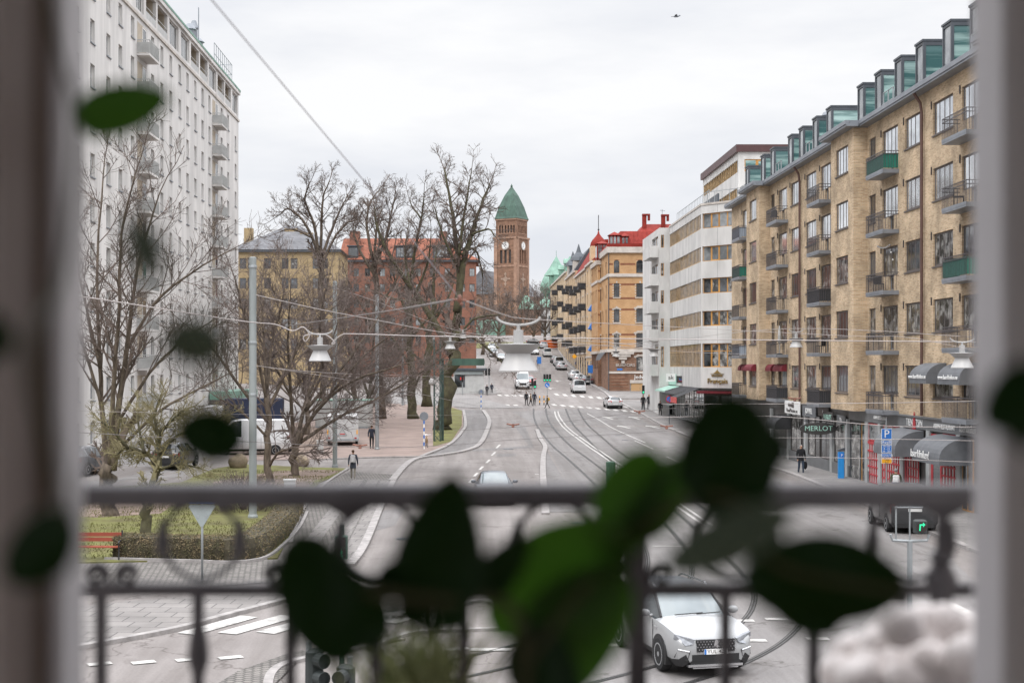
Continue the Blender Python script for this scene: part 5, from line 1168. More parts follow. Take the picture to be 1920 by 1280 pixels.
def make_car(name, label, cat, spec, color, loc, rz, group=None, plate=None, two_tone=False, near=False):
    root = thing(name, label, cat, loc, rz, group); bp = paint(*color)
    st = [dict(zip(('y', 'w', 'zb', 'zs', 'xr', 'zr', 'cab'), q)) for q in spec['st']]; rings = loft(st); n = len(rings[0])
    parts = {'body': MB(), 'side_window': MB(), 'windscreen': MB(), 'rear_window': MB(), 'roof': MB()}
    gl = spec['glass']       # interval index -> set of kinds
    for i in range(len(rings) - 1):
        for k in range(n - 1):
            kind = 'body'; tagx = gl.get(i, '')
            if k == 4 and 's' in tagx: kind = 'side_window'
            if k >= 5 and 'w' in tagx: kind = 'windscreen'
            if k >= 5 and 'r' in tagx: kind = 'rear_window'
            if two_tone and k >= 5 and 't' in tagx: kind = 'roof'
            mi = 1 if (kind == 'body' and k == 0) else 0
            for s in (1, -1):
                q = [rings[i][k], rings[i + 1][k], rings[i + 1][k + 1], rings[i][k + 1]]
                kk = kind if kind != 'side_window' else ('side_window', i, s)
                if kk not in parts: parts[kk] = MB()
                parts[kk].add([(p[0] * s, p[1], p[2]) for p in q], [(0, 1, 2, 3) if s > 0 else (3, 2, 1, 0)], mi)
    for i in (0, len(rings) - 1):
        parts['body'].add([(p[0], p[1], p[2]) for p in rings[i]] + [(-p[0], p[1], p[2]) for p in rings[i][::-1]], [tuple(range(2 * n))], 0)
    # welding for smooth shading
    for kd, mb in parts.items():
        if not mb.f: continue
        if isinstance(kd, tuple): kd = kd[0]
        mt = {'body': [bp, M['black_plastic']], 'side_window': M['car_glass'], 'windscreen': M['car_screen'], 'rear_window': M['car_glass'], 'roof': M['metal_dark']}[kd]
        me = mb.mesh(kd, mt); bm = bmesh.new(); bm.from_mesh(me); bmesh.ops.remove_doubles(bm, verts=bm.verts, dist=.002); bmesh.ops.recalc_face_normals(bm, faces=bm.faces); bm.to_mesh(me); bm.free()
        me.polygons.foreach_set('use_smooth', [True] * len(me.polygons)); me.set_sharp_from_angle(angle=R(38)); link(kd, me, root)
    # door shut lines and pillars
    r = spec['wr']; wb = spec['wb'] / 2; wy = spec.get('wy', 0.0); W = spec['W']; y0, y1 = st[0]['y'], st[-1]['y']
    pl = MB()
    for i, tagx in gl.items():
        if 'w' in tagx or 'r' in tagx:
            for s in (1, -1): a, b = rings[i][5], rings[i + 1][5]; pl.tube([(a[0] * s, a[1], a[2]), (b[0] * s, b[1], b[2])], .035, 6)
    o = pl.build('pillar', bp if not two_tone else M['black_plastic'], root)
    for y in (-wb + wy, wb + wy):
        for s in (1, -1): wheel(root, s * (W - .092), y, r, s)
        for s in (1, -1):
            m = MB(); R1, R2 = r * 1.2, r * 1.07
            pts = [(y + R1 * math.cos(a), r + R1 * math.sin(a)) for a in [math.pi * (-.12 + 1.24 * i / 16) for i in range(17)]]
            m.prism(pts, s * (W - .14), s * (W + .003), plane='yz'); m.build('wheel_arch', M['black_plastic'], root)
    for y in spec.get('doors', ()):
        m = MB()
        for s in (1, -1): m.box((s * W - .006, y - .008, .45), (s * W + .004, y + .008, spec['belt'] - .05))
        m.build('door_gap', M['black_plastic'], root)
        m = MB()
        for s in (1, -1): m.box((s * W * .985 - .02, y - .25, spec['belt'] - .2), (s * W * .985 + .035, y - .05, spec['belt'] - .165))
        m.build('door_handle', bp, root)
    for s in (1, -1):
        m = MB(); m.ball((s * (W + .1), spec['mir'], spec['belt'] + .06), (.13, .07, .085), 10, 6); m.box((min(s * (W - .08), s * W), spec['mir'] - .02, spec['belt'] - .03), (max(s * (W - .08), s * W) + .0, spec['mir'] + .03, spec['belt'] + .03)); m.build('mirror', bp, root, smooth=True)
        h = spec['hl']; m = MB(); fit(m, [(s * a, b) for a, b in h[0]], y0, 1, W); m.build('headlight', M['clear_lens'], root)
        t = spec['tl']; m = MB(); fit(m, [(s * a, b) for a, b in t[0]], y1, -1, W); m.build('taillight', M['red_lens'], root)
    gr = spec['gr']; m = MB(); m.box((-gr[0], y0 - .012 + gr[3], gr[1]), (gr[0], y0 + .25, gr[2])); g_ = m.build('grille', M['black_plastic'], root)
    m = MB(); m.box((-.6 * W, y0 - .002, .24), (.6 * W, y0 + .2, .36)); m.build('bumper', M['black_plastic'], root); m = MB(); m.box((-.8 * W, y1 - .2, .24), (.8 * W, y1 + .02, .42)); m.build('bumper', M['black_plastic'], root)
    pz = spec.get('pz', .52); rz_ = spec.get('rpz', .8)
    m = MB(); m.box((-.26, y0 - .03, pz - .055), (.26, y0 - .014, pz + .055)); p_ = m.build('number_plate', M['sign_white'], root)
    m = MB(); m.box((-.26, y1 + .005, rz_ - .055), (.26, y1 + .022, rz_ + .055)); m.build('number_plate', M['sign_white'], root)
    if plate:
        letter(plate, .105, M['dark_paint'], p_, (.02, y0 - .032, pz), 0, ext=.002, sx=1.15); m = MB(); m.box((-.258, y0 - .034, pz - .053), (-.215, y0 - .0305, pz + .053)); m.build('country_band', M['sign_blue'], p_)
    if spec.get('rails'):
        for s in (1, -1):
            m = MB(); m.tube([(s * .60, -.25, spec['ht'] - .03), (s * .61, -.1, spec['ht'] + .03), (s * .61, 1.3, spec['ht'] + .02), (s * .60, 1.5, spec['ht'] - .05)], .022, 6); m.build('roof_rail', M['chrome'], root)
    return root
SUV = dict(st=[(-2.23, .66, .34, .66, .5, .68, 0), (-2.16, .80, .24, .80, .62, .80, 0), (-1.98, .885, .22, .92, .7, .93, 0), (-1.5, .915, .24, .99, .72, 1.02, 0), (-.98, .92, .24, 1.03, .74, 1.09, 0),
                (-.28, .92, .24, 1.06, .63, 1.56, 1), (-.05, .92, .24, 1.07, .635, 1.60, 1), (.42, .92, .24, 1.08, .635, 1.625, 1), (.52, .92, .24, 1.08, .635, 1.625, 1), (1.2, .92, .24, 1.10, .62, 1.60, 1), (1.3, .92, .24, 1.11, .615, 1.59, 1), (1.78, .90, .25, 1.14, .58, 1.53, 1), (2.10, .87, .28, 1.10, .62, 1.16, 1), (2.2, .82, .34, .95, .6, .97, 0)],
           glass={4: 'ws', 5: 'st', 6: 'st', 7: 't', 8: 'st', 9: 't', 10: 'st', 11: 'r'}, wr=.355, wb=2.67, wy=.0, W=.92, belt=1.07, doors=(-.95, .47, 1.25), mir=-.72, ht=1.62,
           hl=([(.46, .80), (.84, .90), (.86, .80), (.66, .68), (.5, .72)], .0, .3), tl=([(.5, .98), (.87, 1.02), (.88, .82), (.5, .86)], -.02, .2), gr=(.42, .54, .79, .0), pz=.545, rails=True)
HATCH = dict(st=[(-2.12, .62, .3, .58, .45, .6, 0), (-2.03, .78, .2, .70, .6, .72, 0), (-1.6, .87, .18, .84, .68, .86, 0), (-1.0, .89, .18, .92, .7, .96, 0), (-.2, .89, .18, .95, .6, 1.38, 1), (.05, .89, .18, .96, .61, 1.43, 1), (.35, .89, .18, .97, .61, 1.44, 1), (.45, .89, .18, .97, .61, 1.44, 1), (1.1, .89, .18, .99, .59, 1.40, 1), (1.55, .88, .2, 1.0, .55, 1.34, 1), (2.02, .82, .24, .98, .6, 1.03, 1), (2.12, .76, .3, .85, .55, .87, 0)],
             glass={3: 'ws', 4: 'st', 5: 'st', 6: 't', 7: 'st', 8: 'st', 9: 'r'}, wr=.32, wb=2.65, W=.89, belt=.96, doors=(-.9, .4, 1.15), mir=-.65, ht=1.44,
             hl=([(.5, .66), (.8, .74), (.82, .62), (.55, .58)], .0, .3), tl=([(.42, .93), (.82, .96), (.83, .78), (.46, .76)], -.02, .22), gr=(.42, .42, .64, .0), pz=.42, rpz=.55)
VAN = dict(st=[(-2.2, .64, .34, .72, .5, .74, 0), (-2.1, .80, .24, .85, .64, .87, 0), (-1.75, .885, .22, 1.0, .72, 1.03, 0), (-1.3, .90, .22, 1.08, .76, 1.14, 0), (-.5, .905, .22, 1.12, .72, 1.72, 1), (-.3, .905, .22, 1.12, .73, 1.78, 1), (.2, .905, .22, 1.12, .73, 1.82, 1), (.3, .905, .22, 1.12, .73, 1.82, 1), (1.6, .905, .22, 1.12, .73, 1.81, 1), (2.05, .90, .24, 1.12, .72, 1.78, 1), (2.16, .89, .26, 1.10, .74, 1.16, 1), (2.2, .87, .32, 1.0, .72, 1.02, 0)],
           glass={3: 'ws', 4: 's', 5: 's', 9: 'r'}, wr=.33, wb=2.75, W=.905, belt=1.12, doors=(-1.05, .25), mir=-.85, ht=1.82,
           hl=([(.5, .86), (.84, .98), (.85, .78), (.56, .72)], .0, .3), tl=([(.78, 1.12), (.90, 1.14), (.90, .72), (.79, .72)], -.02, .2), gr=(.45, .5, .74, .0), pz=.48, rpz=.92)
BIG = dict(st=[(-2.95, .72, .4, .9, .6, .94, 0), (-2.85, .90, .3, 1.05, .74, 1.08, 0), (-2.45, .98, .3, 1.2, .84, 1.25, 0), (-2.1, .995, .3, 1.3, .86, 1.4, 0), (-1.5, .995, .3, 1.34, .84, 2.25, 1), (-1.2, .995, .3, 1.34, .84, 2.5, 1), (-.6, .995, .3, 1.34, .84, 2.6, 1), (-.5, .995, .3, 1.34, .84, 2.6, 1), (2.6, .995, .3, 1.34, .84, 2.58, 1), (2.9, .99, .3, 1.34, .83, 2.5, 1), (2.97, .97, .34, 1.3, .84, 1.4, 1)],
           glass={3: 'ws', 4: 's', 5: 's'}, wr=.35, wb=3.66, W=.995, belt=1.34, doors=(-1.7, -.55, .8), mir=-1.75, ht=2.6,
           hl=([(.55, 1.0), (.88, 1.2), (.9, .92), (.6, .86)], .0, .3), tl=([(.85, 1.4), (.985, 1.4), (.985, .8), (.86, .8)], -.02, .2), gr=(.5, .62, .95, .0), pz=.55, rpz=.8)
def at(px, py, dy=0): p = G(px, py); return Vector((p.x, p.y + dy, g(p.x, p.y + dy) + .005))
# the white car in front
nc = make_car('parked_car', '', 'car', SUV, ('white', (.30, .305, .31)), (4.62, 31.75, .022), R(12.4), plate='YUL 427', two_tone=True)
nc.name = 'white_car'; nc['label'] = 'white crossover car with a dark roof turning over the tram rails behind the railing'
m = MB()
for i in range(13):
    for j in range(5):
        x = -.40 + i * .0667 + (j % 2) * .033; m.prism([(x - .012, .535 + j * .055), (x, .52 + j * .055), (x + .012, .535 + j * .055), (x, .55 + j * .055)], -2.252, -2.24)
gq = [c for c in nc.children if c.name.startswith('grille')][0]; m.build('grille_studs', M['chrome'], gq)['kind'] = 'stuff'
m = MB(); m.prism([(-.05, .64), (-.03, .76), (0, .80), (.04, .78), (.05, .72), (.02, .70), (.06, .65), (.02, .62), (0, .68)], -2.262, -2.25); m.build('emblem', M['chrome'], gq)
for s in (1, -1):
    m = MB(); fit(m, [(s * .56, .56), (s * .80, .60), (s * .85, .42), (s * .62, .36)], -2.225, 1, .92); o = m.build('fog_lamp', M['black_plastic'], nc)
    m = MB(); m.tube([(s * .58, -2.25, .555), (s * .72, -2.20, .58), (s * .80, -2.16, .595)], .016, 6); m.build('lamp_trim', M['chrome'], o)
m = MB(); m.box((-.6, -2.245, .235), (.6, -2.1, .285)); m.box((-.5, -2.24, .2), (.5, -2.1, .222)); m.build('skid_plate', M['chrome'], nc)
m = MB(); m.box((-.52, -2.238, .36), (.52, -2.1, .49)); m.build('air_intake', M['black_plastic'], nc)
for x0, x1 in ((-.45, .2), (.05, .6)):
    m = MB(); m.tube([(x0, -1.035, 1.115), (x1, -1.0, 1.135)], .012, 5); m.build('wiper', M['black_plastic'], nc)
# others near
dk_ = make_car('dark_car', 'dark blue estate car coming down the road behind the railing', 'car', HATCH, ('navy', (.03, .04, .055)), at(926, 940), R(1))
vn = make_car('dark_van', 'black delivery van driving away by the right kerb near the restaurant', 'van', VAN, ('black', (.022, .023, .026)), Vector((17.25, 57.0, .01)), R(180 - 3))
bs = make_car('black_car', 'black crossover parked behind the gnarled tree on the left', 'car', SUV, ('black', (.022, .023, .026)), at(330, 876), R(174))
ge = make_car('grey_car', 'dark grey estate parked at the left window frame', 'car', SUV, ('graphite', (.07, .075, .085)), at(158, 888), R(168))
wv = make_car('white_van', 'white transport van parked beside the grey lamp pole', 'van', BIG, ('bright_white', (.62, .625, .63)), at(468, 852), R(-80)); 
for t_, z, x in (('RIN', 1.62, 1.5), ('ASSI', 1.22, 1.6)): 
    o = link('lettering', text_mesh(t_, .46, M['dark_paint']), wv, (-.96 - .03, x + .0, z), R(-90)); o.rotation_euler = (0, 0, R(-90))
cars = [('white_hatchback', 'white hatchback crossing the junction ahead of the zebra crossing', HATCH, 'white', (1149, 764), 183), ('small_white_van', 'small white delivery van driving uphill past the crossing', VAN, 'white', (1084, 736), 181),
        ('white_minibus', 'white high roofed van waiting behind the hanging lamp', BIG, 'white', (979, 728), 0), ('red_car', 'red car half hidden behind the waiting white van', HATCH, 'red', (992, 722), 0),
        ('grey_parked_car', 'dark grey car parked at the kerb nearest the parking sign', HATCH, 'graphite', (1099, 720), 182), ('white_parked_car', 'white car parked between the grey car and a white one uphill', HATCH, 'white', (1085, 717), 182), ('white_parked_car', 'white crossover, last of the three cars by the orange house', SUV, 'white', (1077, 712), 182),
        ('silver_car', 'silver car at the lower end of the hill parking row', HATCH, 'silver', (1052, 693), 182), ('grey_parked_car', 'grey van second in the hill parking row', VAN, 'silver', (1047, 686), 182), ('black_parked_car', 'black car third in the hill parking row', HATCH, 'black', (1041, 680), 182),
        ('white_estate', 'white van higher up the hill above the parking row', VAN, 'white', (1026, 668), 180), ('silver_car', 'silver car near the hill crest by the orange banner', SUV, 'silver', (1019, 653), 180), ('black_parked_car', 'black car crossing the hill crest below the lawn', HATCH, 'black', (1004, 647), 90),
        ('white_parked_car', 'white car parked left of the lamp bowl, upper', HATCH, 'white', (922, 656), 0), ('white_parked_car', 'white car parked left of the lamp bowl, lower', SUV, 'white', (926, 668), 0), ('silver_car', 'silver car half covered by the hanging lamp bowl', HATCH, 'silver', (940, 676), 0), ('white_parked_car', 'white car right of the hanging lamp bowl', HATCH, 'white', (1002, 664), 0), ('black_parked_car', 'black car beside the kiosk under the green overhead sign', HATCH, 'black', (858, 736), 90)]
COL = {'white': (.52, .525, .53), 'red': (.35, .02, .02), 'graphite': (.07, .075, .085), 'silver': (.40, .41, .43), 'black': (.022, .023, .026)}
for nm, lb, sp, c, (px, py), rz in cars:
    t_ = math.atan2(g(0, G(px, py).y + 3) - g(0, G(px, py).y - 3), 6)
    o = make_car(nm, lb, 'van' if 'van' in lb.split('parked')[0] and sp is not HATCH else 'car', sp, ('far_' + c, COL[c]), at(px, py), R(rz), group='cars along the uphill street')
    o.rotation_euler = (Matrix.Rotation(t_, 3, 'X') @ Matrix.Rotation(R(rz), 3, 'Z')).to_euler()

# box trailer in the park
tr = thing('box_trailer', 'white box trailer with red triangle reflectors parked on the gravel', 'trailer', at(642, 836), R(4))
m = MB(); m.rbox((-1.25, 0, .55), (1.25, 4.2, 2.5), .12); m.build('body', M['white_paint'], tr); m = MB(); m.box((-1.3, -.06, .4), (1.3, 4.3, .56)); m.build('chassis', M['galv'], tr)
for s in (1, -1):
    m = MB(); m.box((s * 1.05 - .09, -.1, .6), (s * 1.05 + .09, -.061, .7)); m.build('taillight', M['red_lens'], tr)
    m = MB(); m.box((s * 1.17 - .05, -.02, .95), (s * 1.17 + .05, -.003, 1.3)); m.build('reflector', M['sign_yellow'], tr)
    m = MB(); m.lathe([(.2, -.1), (.3, -.1), (.32, 0), (.3, .1), (.2, .1)], 18, axis='x', o=(s * 1.12, 2.2, .32)); m.build('wheel', M['rubber'], tr)
for a, b in (((-.35, .85), (.35, .85)), ((-.35, .85), (0, 1.4)), ((.35, .85), (0, 1.4))): m = MB(); m.tube([(a[0], -.012, a[1]), (b[0], -.012, b[1])], .03, 4); m.build('door_bar', M['galv'], tr)
m = MB(); m.box((-.2, -.02, .93), (.2, -.003, 1.0)); m.build('number_plate', M['sign_red'], tr)
bt = thing('site_container', 'pale green and white container standing behind the box trailer', 'container', at(640, 803), R(-8))
m = MB(); m.rbox((-2.6, 0, .2), (2.6, 2.4, 2.7), .1)
for i in range(14): x = -2.5 + i * .37; m.box((x, -.03, .35), (x + .18, 0, 2.6))
m.build('body', M['kiosk_white'], bt); m = MB(); m.box((-2.55, -.05, 0), (2.55, 2.3, .2)); m.build('base', M['galv'], bt); m = MB(); m.box((-2.65, -.06, 2.7), (2.65, 2.45, 2.78)); m.build('roof', M['mint'], bt)
tk = thing('navy_truck', 'navy blue box truck parked at the foot of the white tower', 'truck', at(455, 812), R(-86))
m = MB(); m.rbox((-1.2, -1.5, .9), (1.2, 3.6, 3.1), .06); m.build('box_body', mat('navy_tarpaulin', (.02, .028, .06), .6, var=.2), tk); m = MB(); m.rbox((-1.15, -3.2, .6), (1.15, -1.6, 2.5), .2); c_ = m.build('cab', paint('bright_white', (.62, .375, .38)), tk); m = MB(); m.box((-1.0, -3.215, 1.5), (1.0, -3.202, 2.25)); m.build('windscreen', M['car_glass'], c_); m = MB(); m.box((-.9, -3.1, .45), (.9, 3.5, .88)); m.build('chassis', M['black_plastic'], tk)
for y in (-2.4, 2.3):
    for s in (1, -1): wheel(tk, s * 1.05, y, .45, s, 6)

# ================================================================ STREET FURNITURE
def pole(px, py, ptop, w, label, mt='pole', name='lamp_pole', group='grey steel poles', rings=()):
    b = G(px, py); s = b.y / F; h = (HY - ptop) * s + H - b.z; t = thing(name, label, 'pole', b, 0, group); r = w * s / 2
    m = MB(); m.lathe([(r * 1.05, 0), (r * 1.02, h * .4), (r * .98, h * .8), (r * .95, h), (r * .6, h + .03)], 16); m.build('shaft', M[mt], t, smooth=True, angle=40)
    for q in rings + (h - .45,):
        m = MB(); m.lathe([(r * 1.1, q), (r * 1.13, q + .02), (r * 1.13, q + .1), (r * 1.08, q + .12)], 16); m.build('clamp', M['galv'], t)
    m = MB(); m.lathe([(r * 1.35, 0), (r * 1.35, .12), (r * 1.1, .2)], 16); m.build('base_collar', M[mt], t); return t
pole(474, 972, 483, 14.0, 'thick grey pole rising from the corner of the hedge', rings=(7.4, 5.2))
pole(628, 876, 528, 8.5, 'grey pole at the grass corner left of the walker with backpack', rings=(6.0,))
pole(707, 843, 553, 7.0, 'slim grey pole right of the walker in the park', 'galv', rings=(5.0,))
pole(755, 760, 600, 4.0, 'thin far pole between the park tree trunks', 'galv')
# lattice mast with the overhead sign
lm = thing('lattice_mast', 'dark green lattice mast in the grass strip by the cycle path', 'mast', G(820, 828), R(10)); hh = 8.5; m = MB(); w_ = .26
for sx in (1, -1):
    for sy in (1, -1): m.box((sx * w_ - .03, sy * w_ - .03, 0), (sx * w_ + .03, sy * w_ + .03, hh))
for i in range(14):
    z = i * .6
    for sy in (1, -1): m.tube([(-w_, sy * w_, z), (w_, sy * w_, z + .6)], .018, 4); m.tube([(w_, sy * w_, z), (-w_, sy * w_, z + .6)], .018, 4); m.tube([(sy * w_, -w_, z), (sy * w_, w_, z + .6)], .018, 4)
m.build('lattice', M['green_iron'], lm); m = MB(); m.ball((-.5, -.3, 5.0), .28, 14, 8); m.build('globe_lamp', M['lamp_frost'], lm, smooth=True); m = MB(); m.tube([(0, 0, 4.7), (-.5, -.3, 4.72)], .03, 5); m.build('lamp_arm', M['green_iron'], lm)
ob = thing('overhead_sign', 'back of a dark green overhead sign beside the mast', 'sign', G(838, 826), 0); a, b = P(812, 685, 119.5), P(908, 672, 119.5)
T0 = Matrix.Translation(-Vector(ob.location)); m = MB(T0); m.box((a.x + 1.6, a.y - .12, a.z), (b.x, a.y - .05, b.z)); m.build('panel', M['copper_dark'], ob)
m = MB(T0)
for z in (a.z + .05, b.z - .12): m.box((a.x, a.y, z), (b.x, a.y + .08, z + .07))
for i in range(9): x = a.x + (b.x - a.x) * i / 8; m.box((x - .03, a.y + .0, a.z + .12), (x + .03, a.y + .07, b.z - .12))
m.build('frame', M['green_iron'], ob); m = MB(T0); m.box((a.x + .7, a.y + .1, 0), (a.x + .9, a.y + .3, b.z)); m.build('post', M['green_iron'], ob)
# signs
def disc(root, z, r, mt, front=-.03, n=24, name='sign_face', y=0): m = MB(); m.lathe([(r, y + front), (r, y + front + .02)], n, axis='y', o=(0, 0, z)); return m.build(name, M[mt], root)
def striped(px, py, ptop, r, label, mt='sign_back'):
    b = G(px, py); s = b.y / F; h = (HY - ptop) * s + H - b.z; t = thing('keep_clear_sign', label, 'sign', b, 0, 'striped sign posts')
    m = MB(); m.tube([(0, 0, 0), (0, 0, h + .1)], .03, 8); m.build('post', M['galv'], t); n = 8
    for i in range(n): m = MB(); m.lathe([(.055, i * .28), (.055, i * .28 + .275)], 10); m.build('sleeve_band', M['sign_blue' if i % 2 else 'sign_white'], t)
    o = disc(t, h, r, mt); disc(t, h, r * .93, 'metal_grey', front=-.045, name='back_plate').parent = o; return t
striped(795, 842, 780, .34, 'round sign back on a blue and white striped post by the grass strip'); striped(902, 768, 735, .32, 'round sign back on a striped post at the kerb tip by the crossing')
ys_ = thing('yield_sign', 'back of a triangular yield sign on a grey post before the hedge', 'sign', G(379, 1091), 0); m = MB(); m.tube([(0, 0, 0), (0, 0, 2.75)], .035, 10); m.build('post', M['galv'], ys_, smooth=True)
m = MB(); r_ = .46; m.prism([(-.40, 2.28), (-.37, 2.33), (.37, 2.33), (.40, 2.28), (.03, 1.66), (-.03, 1.66)], -.06, -.04); o = m.build('sign_plate', M['sign_back'], ys_); 
for x, z in ((-.12, 1.98), (.12, 1.98), (0, 2.25)): m = MB(); m.box((x - .025, -.075, z - .04), (x + .025, -.062, z + .04)); m.build('clip', M['galv'], o)
m = MB(); m.box((-.4, -.05, 2.36), (.4, -.03, 2.5)); m.build('upper_plate', M['sign_blue'], ys_)
# parking sign
ps = thing('parking_sign', 'blue parking sign stack with an orange plate on the right pavement', 'sign', G(1662, 943), 0); Yp = ps.location.y; T0 = Matrix.Translation(-Vector(ps.location)); m = MB(); m.tube([(0, 0, 0), (0, 0, 4.0)], .035, 8); m.build('post', M['galv'], ps)
for y0, y1, mt, ls in ((803, 824, 'sign_blue', [('P', .52, 0)]), (825, 832.5, 'sign_blue', [('Avgift', .2, 0)]), (833.5, 848.5, 'sign_blue', [('30 min', .125, .12), ('8 - 22', .125, 0), ('(8 - 20)', .125, -.12)]), (849.5, 857, 'sign_blue', [('Boende N2', .125, 0)]), (858, 868.5, 'sign_yellow', [('Taxa', .13, .07), ('2-7', .13, -.07)])):
    a, b = P(1652, y1, Yp), P(1671.5, y0, Yp); m = MB(T0); m.box((a.x, Yp - .07, a.z), (b.x, Yp - .05, b.z)); o = m.build('sign_plate', M['sign_white'], ps)
    m = MB(T0); m.box((a.x + .018, Yp - .078, a.z + .018), (b.x - .018, Yp - .0705, b.z - .018)); o2 = m.build('sign_face', M[mt], o)
    for tx, sz, dz in ls: q = link('lettering', text_mesh(tx, sz, M['sign_white' if mt == 'sign_blue' else 'dark_paint'], ext=.003), o, Vector(((a.x + b.x) / 2, Yp - .083, (a.z + b.z) / 2 + dz)) - Vector(ps.location))
pm = thing('parking_meter', 'bright blue parking meter with a tilted dark cap on the right pavement', 'parking meter', G(1577, 900), R(-8)); m = MB(); m.rbox((-.17, -.14, .08), (.17, .14, 1.62), .03); m.build('body', M['meter_blue'], pm)
m = MB(); m.prism([(-.2, 1.66), (.2, 1.66), (.22, 1.86), (-.2, 1.72)], -.16, .16); m.build('cap', M['metal_dark'], pm); m = MB(); m.box((-.14, -.155, 1.28), (.14, -.142, 1.55)); o = m.build('panel', M['sign_blue'], pm); letter('P', .2, M['sign_white'], o, (.03, -.16, 1.42)); m = MB(); m.box((-.1, -.1, 0), (.1, .1, .08)); m.build('foot', M['metal_dark'], pm)
# no-stopping sign, traffic signals
ns = thing('no_parking_sign', 'round blue and red no parking sign on a thin post by the cafe', 'sign', G(1255, 797), 0); m = MB(); m.tube([(0, 0, 0), (0, 0, 3.0)], .035, 8); m.build('post', M['metal_dark'], ns); o = disc(ns, 2.6, .36, 'sign_red', -.06); disc(ns, 2.6, .28, 'sign_blue', -.075, name='sign_disc').parent = o
m = MB(); m.prism([(-.2, 2.37), (-.14, 2.37), (.2, 2.83), (.14, 2.83)], -.085, -.078); m.build('slash', M['sign_red'], ns); m = MB(); m.box((-.3, -.06, 1.95), (.3, -.04, 2.15)); m.build('lower_plate', M['sign_back'], ns)
def signal(px, py, ptop, label, on=2, side=(), blue=False, back=False, name='traffic_light'):
    b = G(px, py); s = b.y / F; h = (HY - ptop) * s + H - b.z; t = thing(name, label, 'traffic light', b, 0, 'traffic lights'); m = MB(); m.tube([(0, 0, 0), (0, 0, h)], .05, 10); m.build('post', M['pole'], t)
    for j, x in enumerate((0,) + tuple(side)):
        m = MB(); m.rbox((x - .15, -.22, h - 1.0), (x + .15, -.05, h), .03); k = m.build('housing', M['signal_black'], t)
        for i in range(3):
            z = h - .18 - i * .31; m = MB(); m.lathe([(.105, -.235), (.105, -.215)], 16, axis='y', o=(x, 0, z)); m.build('lens', M['signal_green' if (i == on and not back) else 'signal_off'], k)
            m = MB(); 
            for q in range(9): a0 = math.pi * q / 9; a1 = math.pi * (q + 1) / 9; m.add([(x + .12 * math.cos(a0), -.225, z + .12 * math.sin(a0)), (x + .12 * math.cos(a1), -.225, z + .12 * math.sin(a1)), (x + .12 * math.cos(a1), -.38, z + .12 * math.sin(a1) - .01), (x + .12 * math.cos(a0), -.38, z + .12 * math.sin(a0) - .01)], [(0, 1, 2, 3)])
            m.build('visor', M['signal_black'], k)
    if blue: o = disc(t, h - 1.45, .32, 'sign_blue', -.1); m = MB(); m.prism([(-.18, h - 1.33), (.0, h - 1.4), (-.03, h - 1.46), (.1, h - 1.6), (.14, h - 1.52), (.17, h - 1.66), (.0, h - 1.66), (.05, h - 1.62), (-.1, h - 1.5)], -.115, -.102); m.build('arrow', M['sign_white'], o)
    return t
signal(1026, 744, 701, 'green traffic lights above a round blue arrow sign on the crossing island', side=(-.36, .36), blue=True); signal(1003, 752, 713, 'green traffic light behind the group crossing the road'); signal(998, 748, 709, 'dark traffic light left of the crossing group', back=True)
signal(1206, 768, 722, 'green traffic light in front of the lit corner shop'); signal(1258, 776, 722, 'green traffic light hanging before the mint canopy', name='traffic_light'); signal(867, 741, 702, 'dark traffic light beside the white kiosk', back=True); signal(917, 738, 690, 'dark traffic lights above the two people near the kiosk', back=True, side=(-.4,))
# pedestrian light with the green man
pl_ = thing('pedestrian_light', 'pedestrian light showing a green walking man above the paved footpath', 'traffic light', P(640, 1272, 29.4), 0); pl_.location.z = 0; m = MB(); m.tube([(0, .12, 0), (0, .12, 3.2)], .055, 10); m.build('post', M['green_iron'], pl_); z = H - (1025 - HY) * 29.4 / F
m = MB(); m.rbox((-.13, -.1, z - .24), (.13, .1, z + .24), .02); k = m.build('housing', M['copper_dark'], pl_); m = MB(); m.box((-.1, -.112, z - .21), (.1, -.1005, z - .01)); m.build('lens', M['signal_off'], k); m = MB(); m.box((-.1, -.112, z + .01), (.1, -.1005, z + .21)); m.build('lens', M['signal_off'], k)
m = MB(); c = z - .11; m.ball((0, -.118, c + .075), (.018, .006, .018), 8, 5); m.prism([(-.02, c + .05), (.022, c + .05), (.04, c + .0), (.03, c - .005), (.018, c + .02), (.02, c - .02), (.05, c - .08), (.03, c - .085), (0, c - .03), (-.03, c - .085), (-.05, c - .08), (-.02, c - .01), (-.035, c + .01)], -.12, -.114); m.build('green_man', M['signal_green'], k)
# signal with a turn arrow seen through the railing on the right
ts = thing('turn_signal', 'traffic signal frame with a green turn arrow near the black van', 'traffic light', P(1706, 1100, 33), 0); ts.location.z = 0; z = H - (985 - HY) * 33 / F
m = MB(); m.tube([(0, 0, 0), (0, 0, z - .35)], .06, 10); m.build('post', M['galv'], ts); m = MB()
for x in (-.32, 0.0): m.tube([(x, .0, z - .32), (x, 0, z + .45)], .02, 6)
m.tube([(-.45, 0, z - .2), (-.4, 0, z - .34), (0, 0, z - .36), (.4, 0, z - .34), (.45, 0, z - .2)], .035, 8); m.tube([(-.35, 0, z + .42), (.3, 0, z + .42)], .022, 6); m.build('frame', M['galv'], ts)
m = MB(); m.rbox((.09, -.14, z - .16), (.37, .1, z + .14), .03); k = m.build('housing', M['signal_black'], ts); m = MB(); m.lathe([(.12, -.15), (.12, -.14)], 16, axis='y', o=(.23, 0, z - .02)); m.build('lens', M['signal_off'], k)
m = MB(); m.prism([(.17, z - .1), (.2, z - .1), (.21, z + .02), (.26, z + .02), (.26, z - .02), (.31, z + .04), (.26, z + .09), (.26, z + .055), (.18, z + .05)], -.16, -.152); m.build('arrow', M['signal_green'], k)
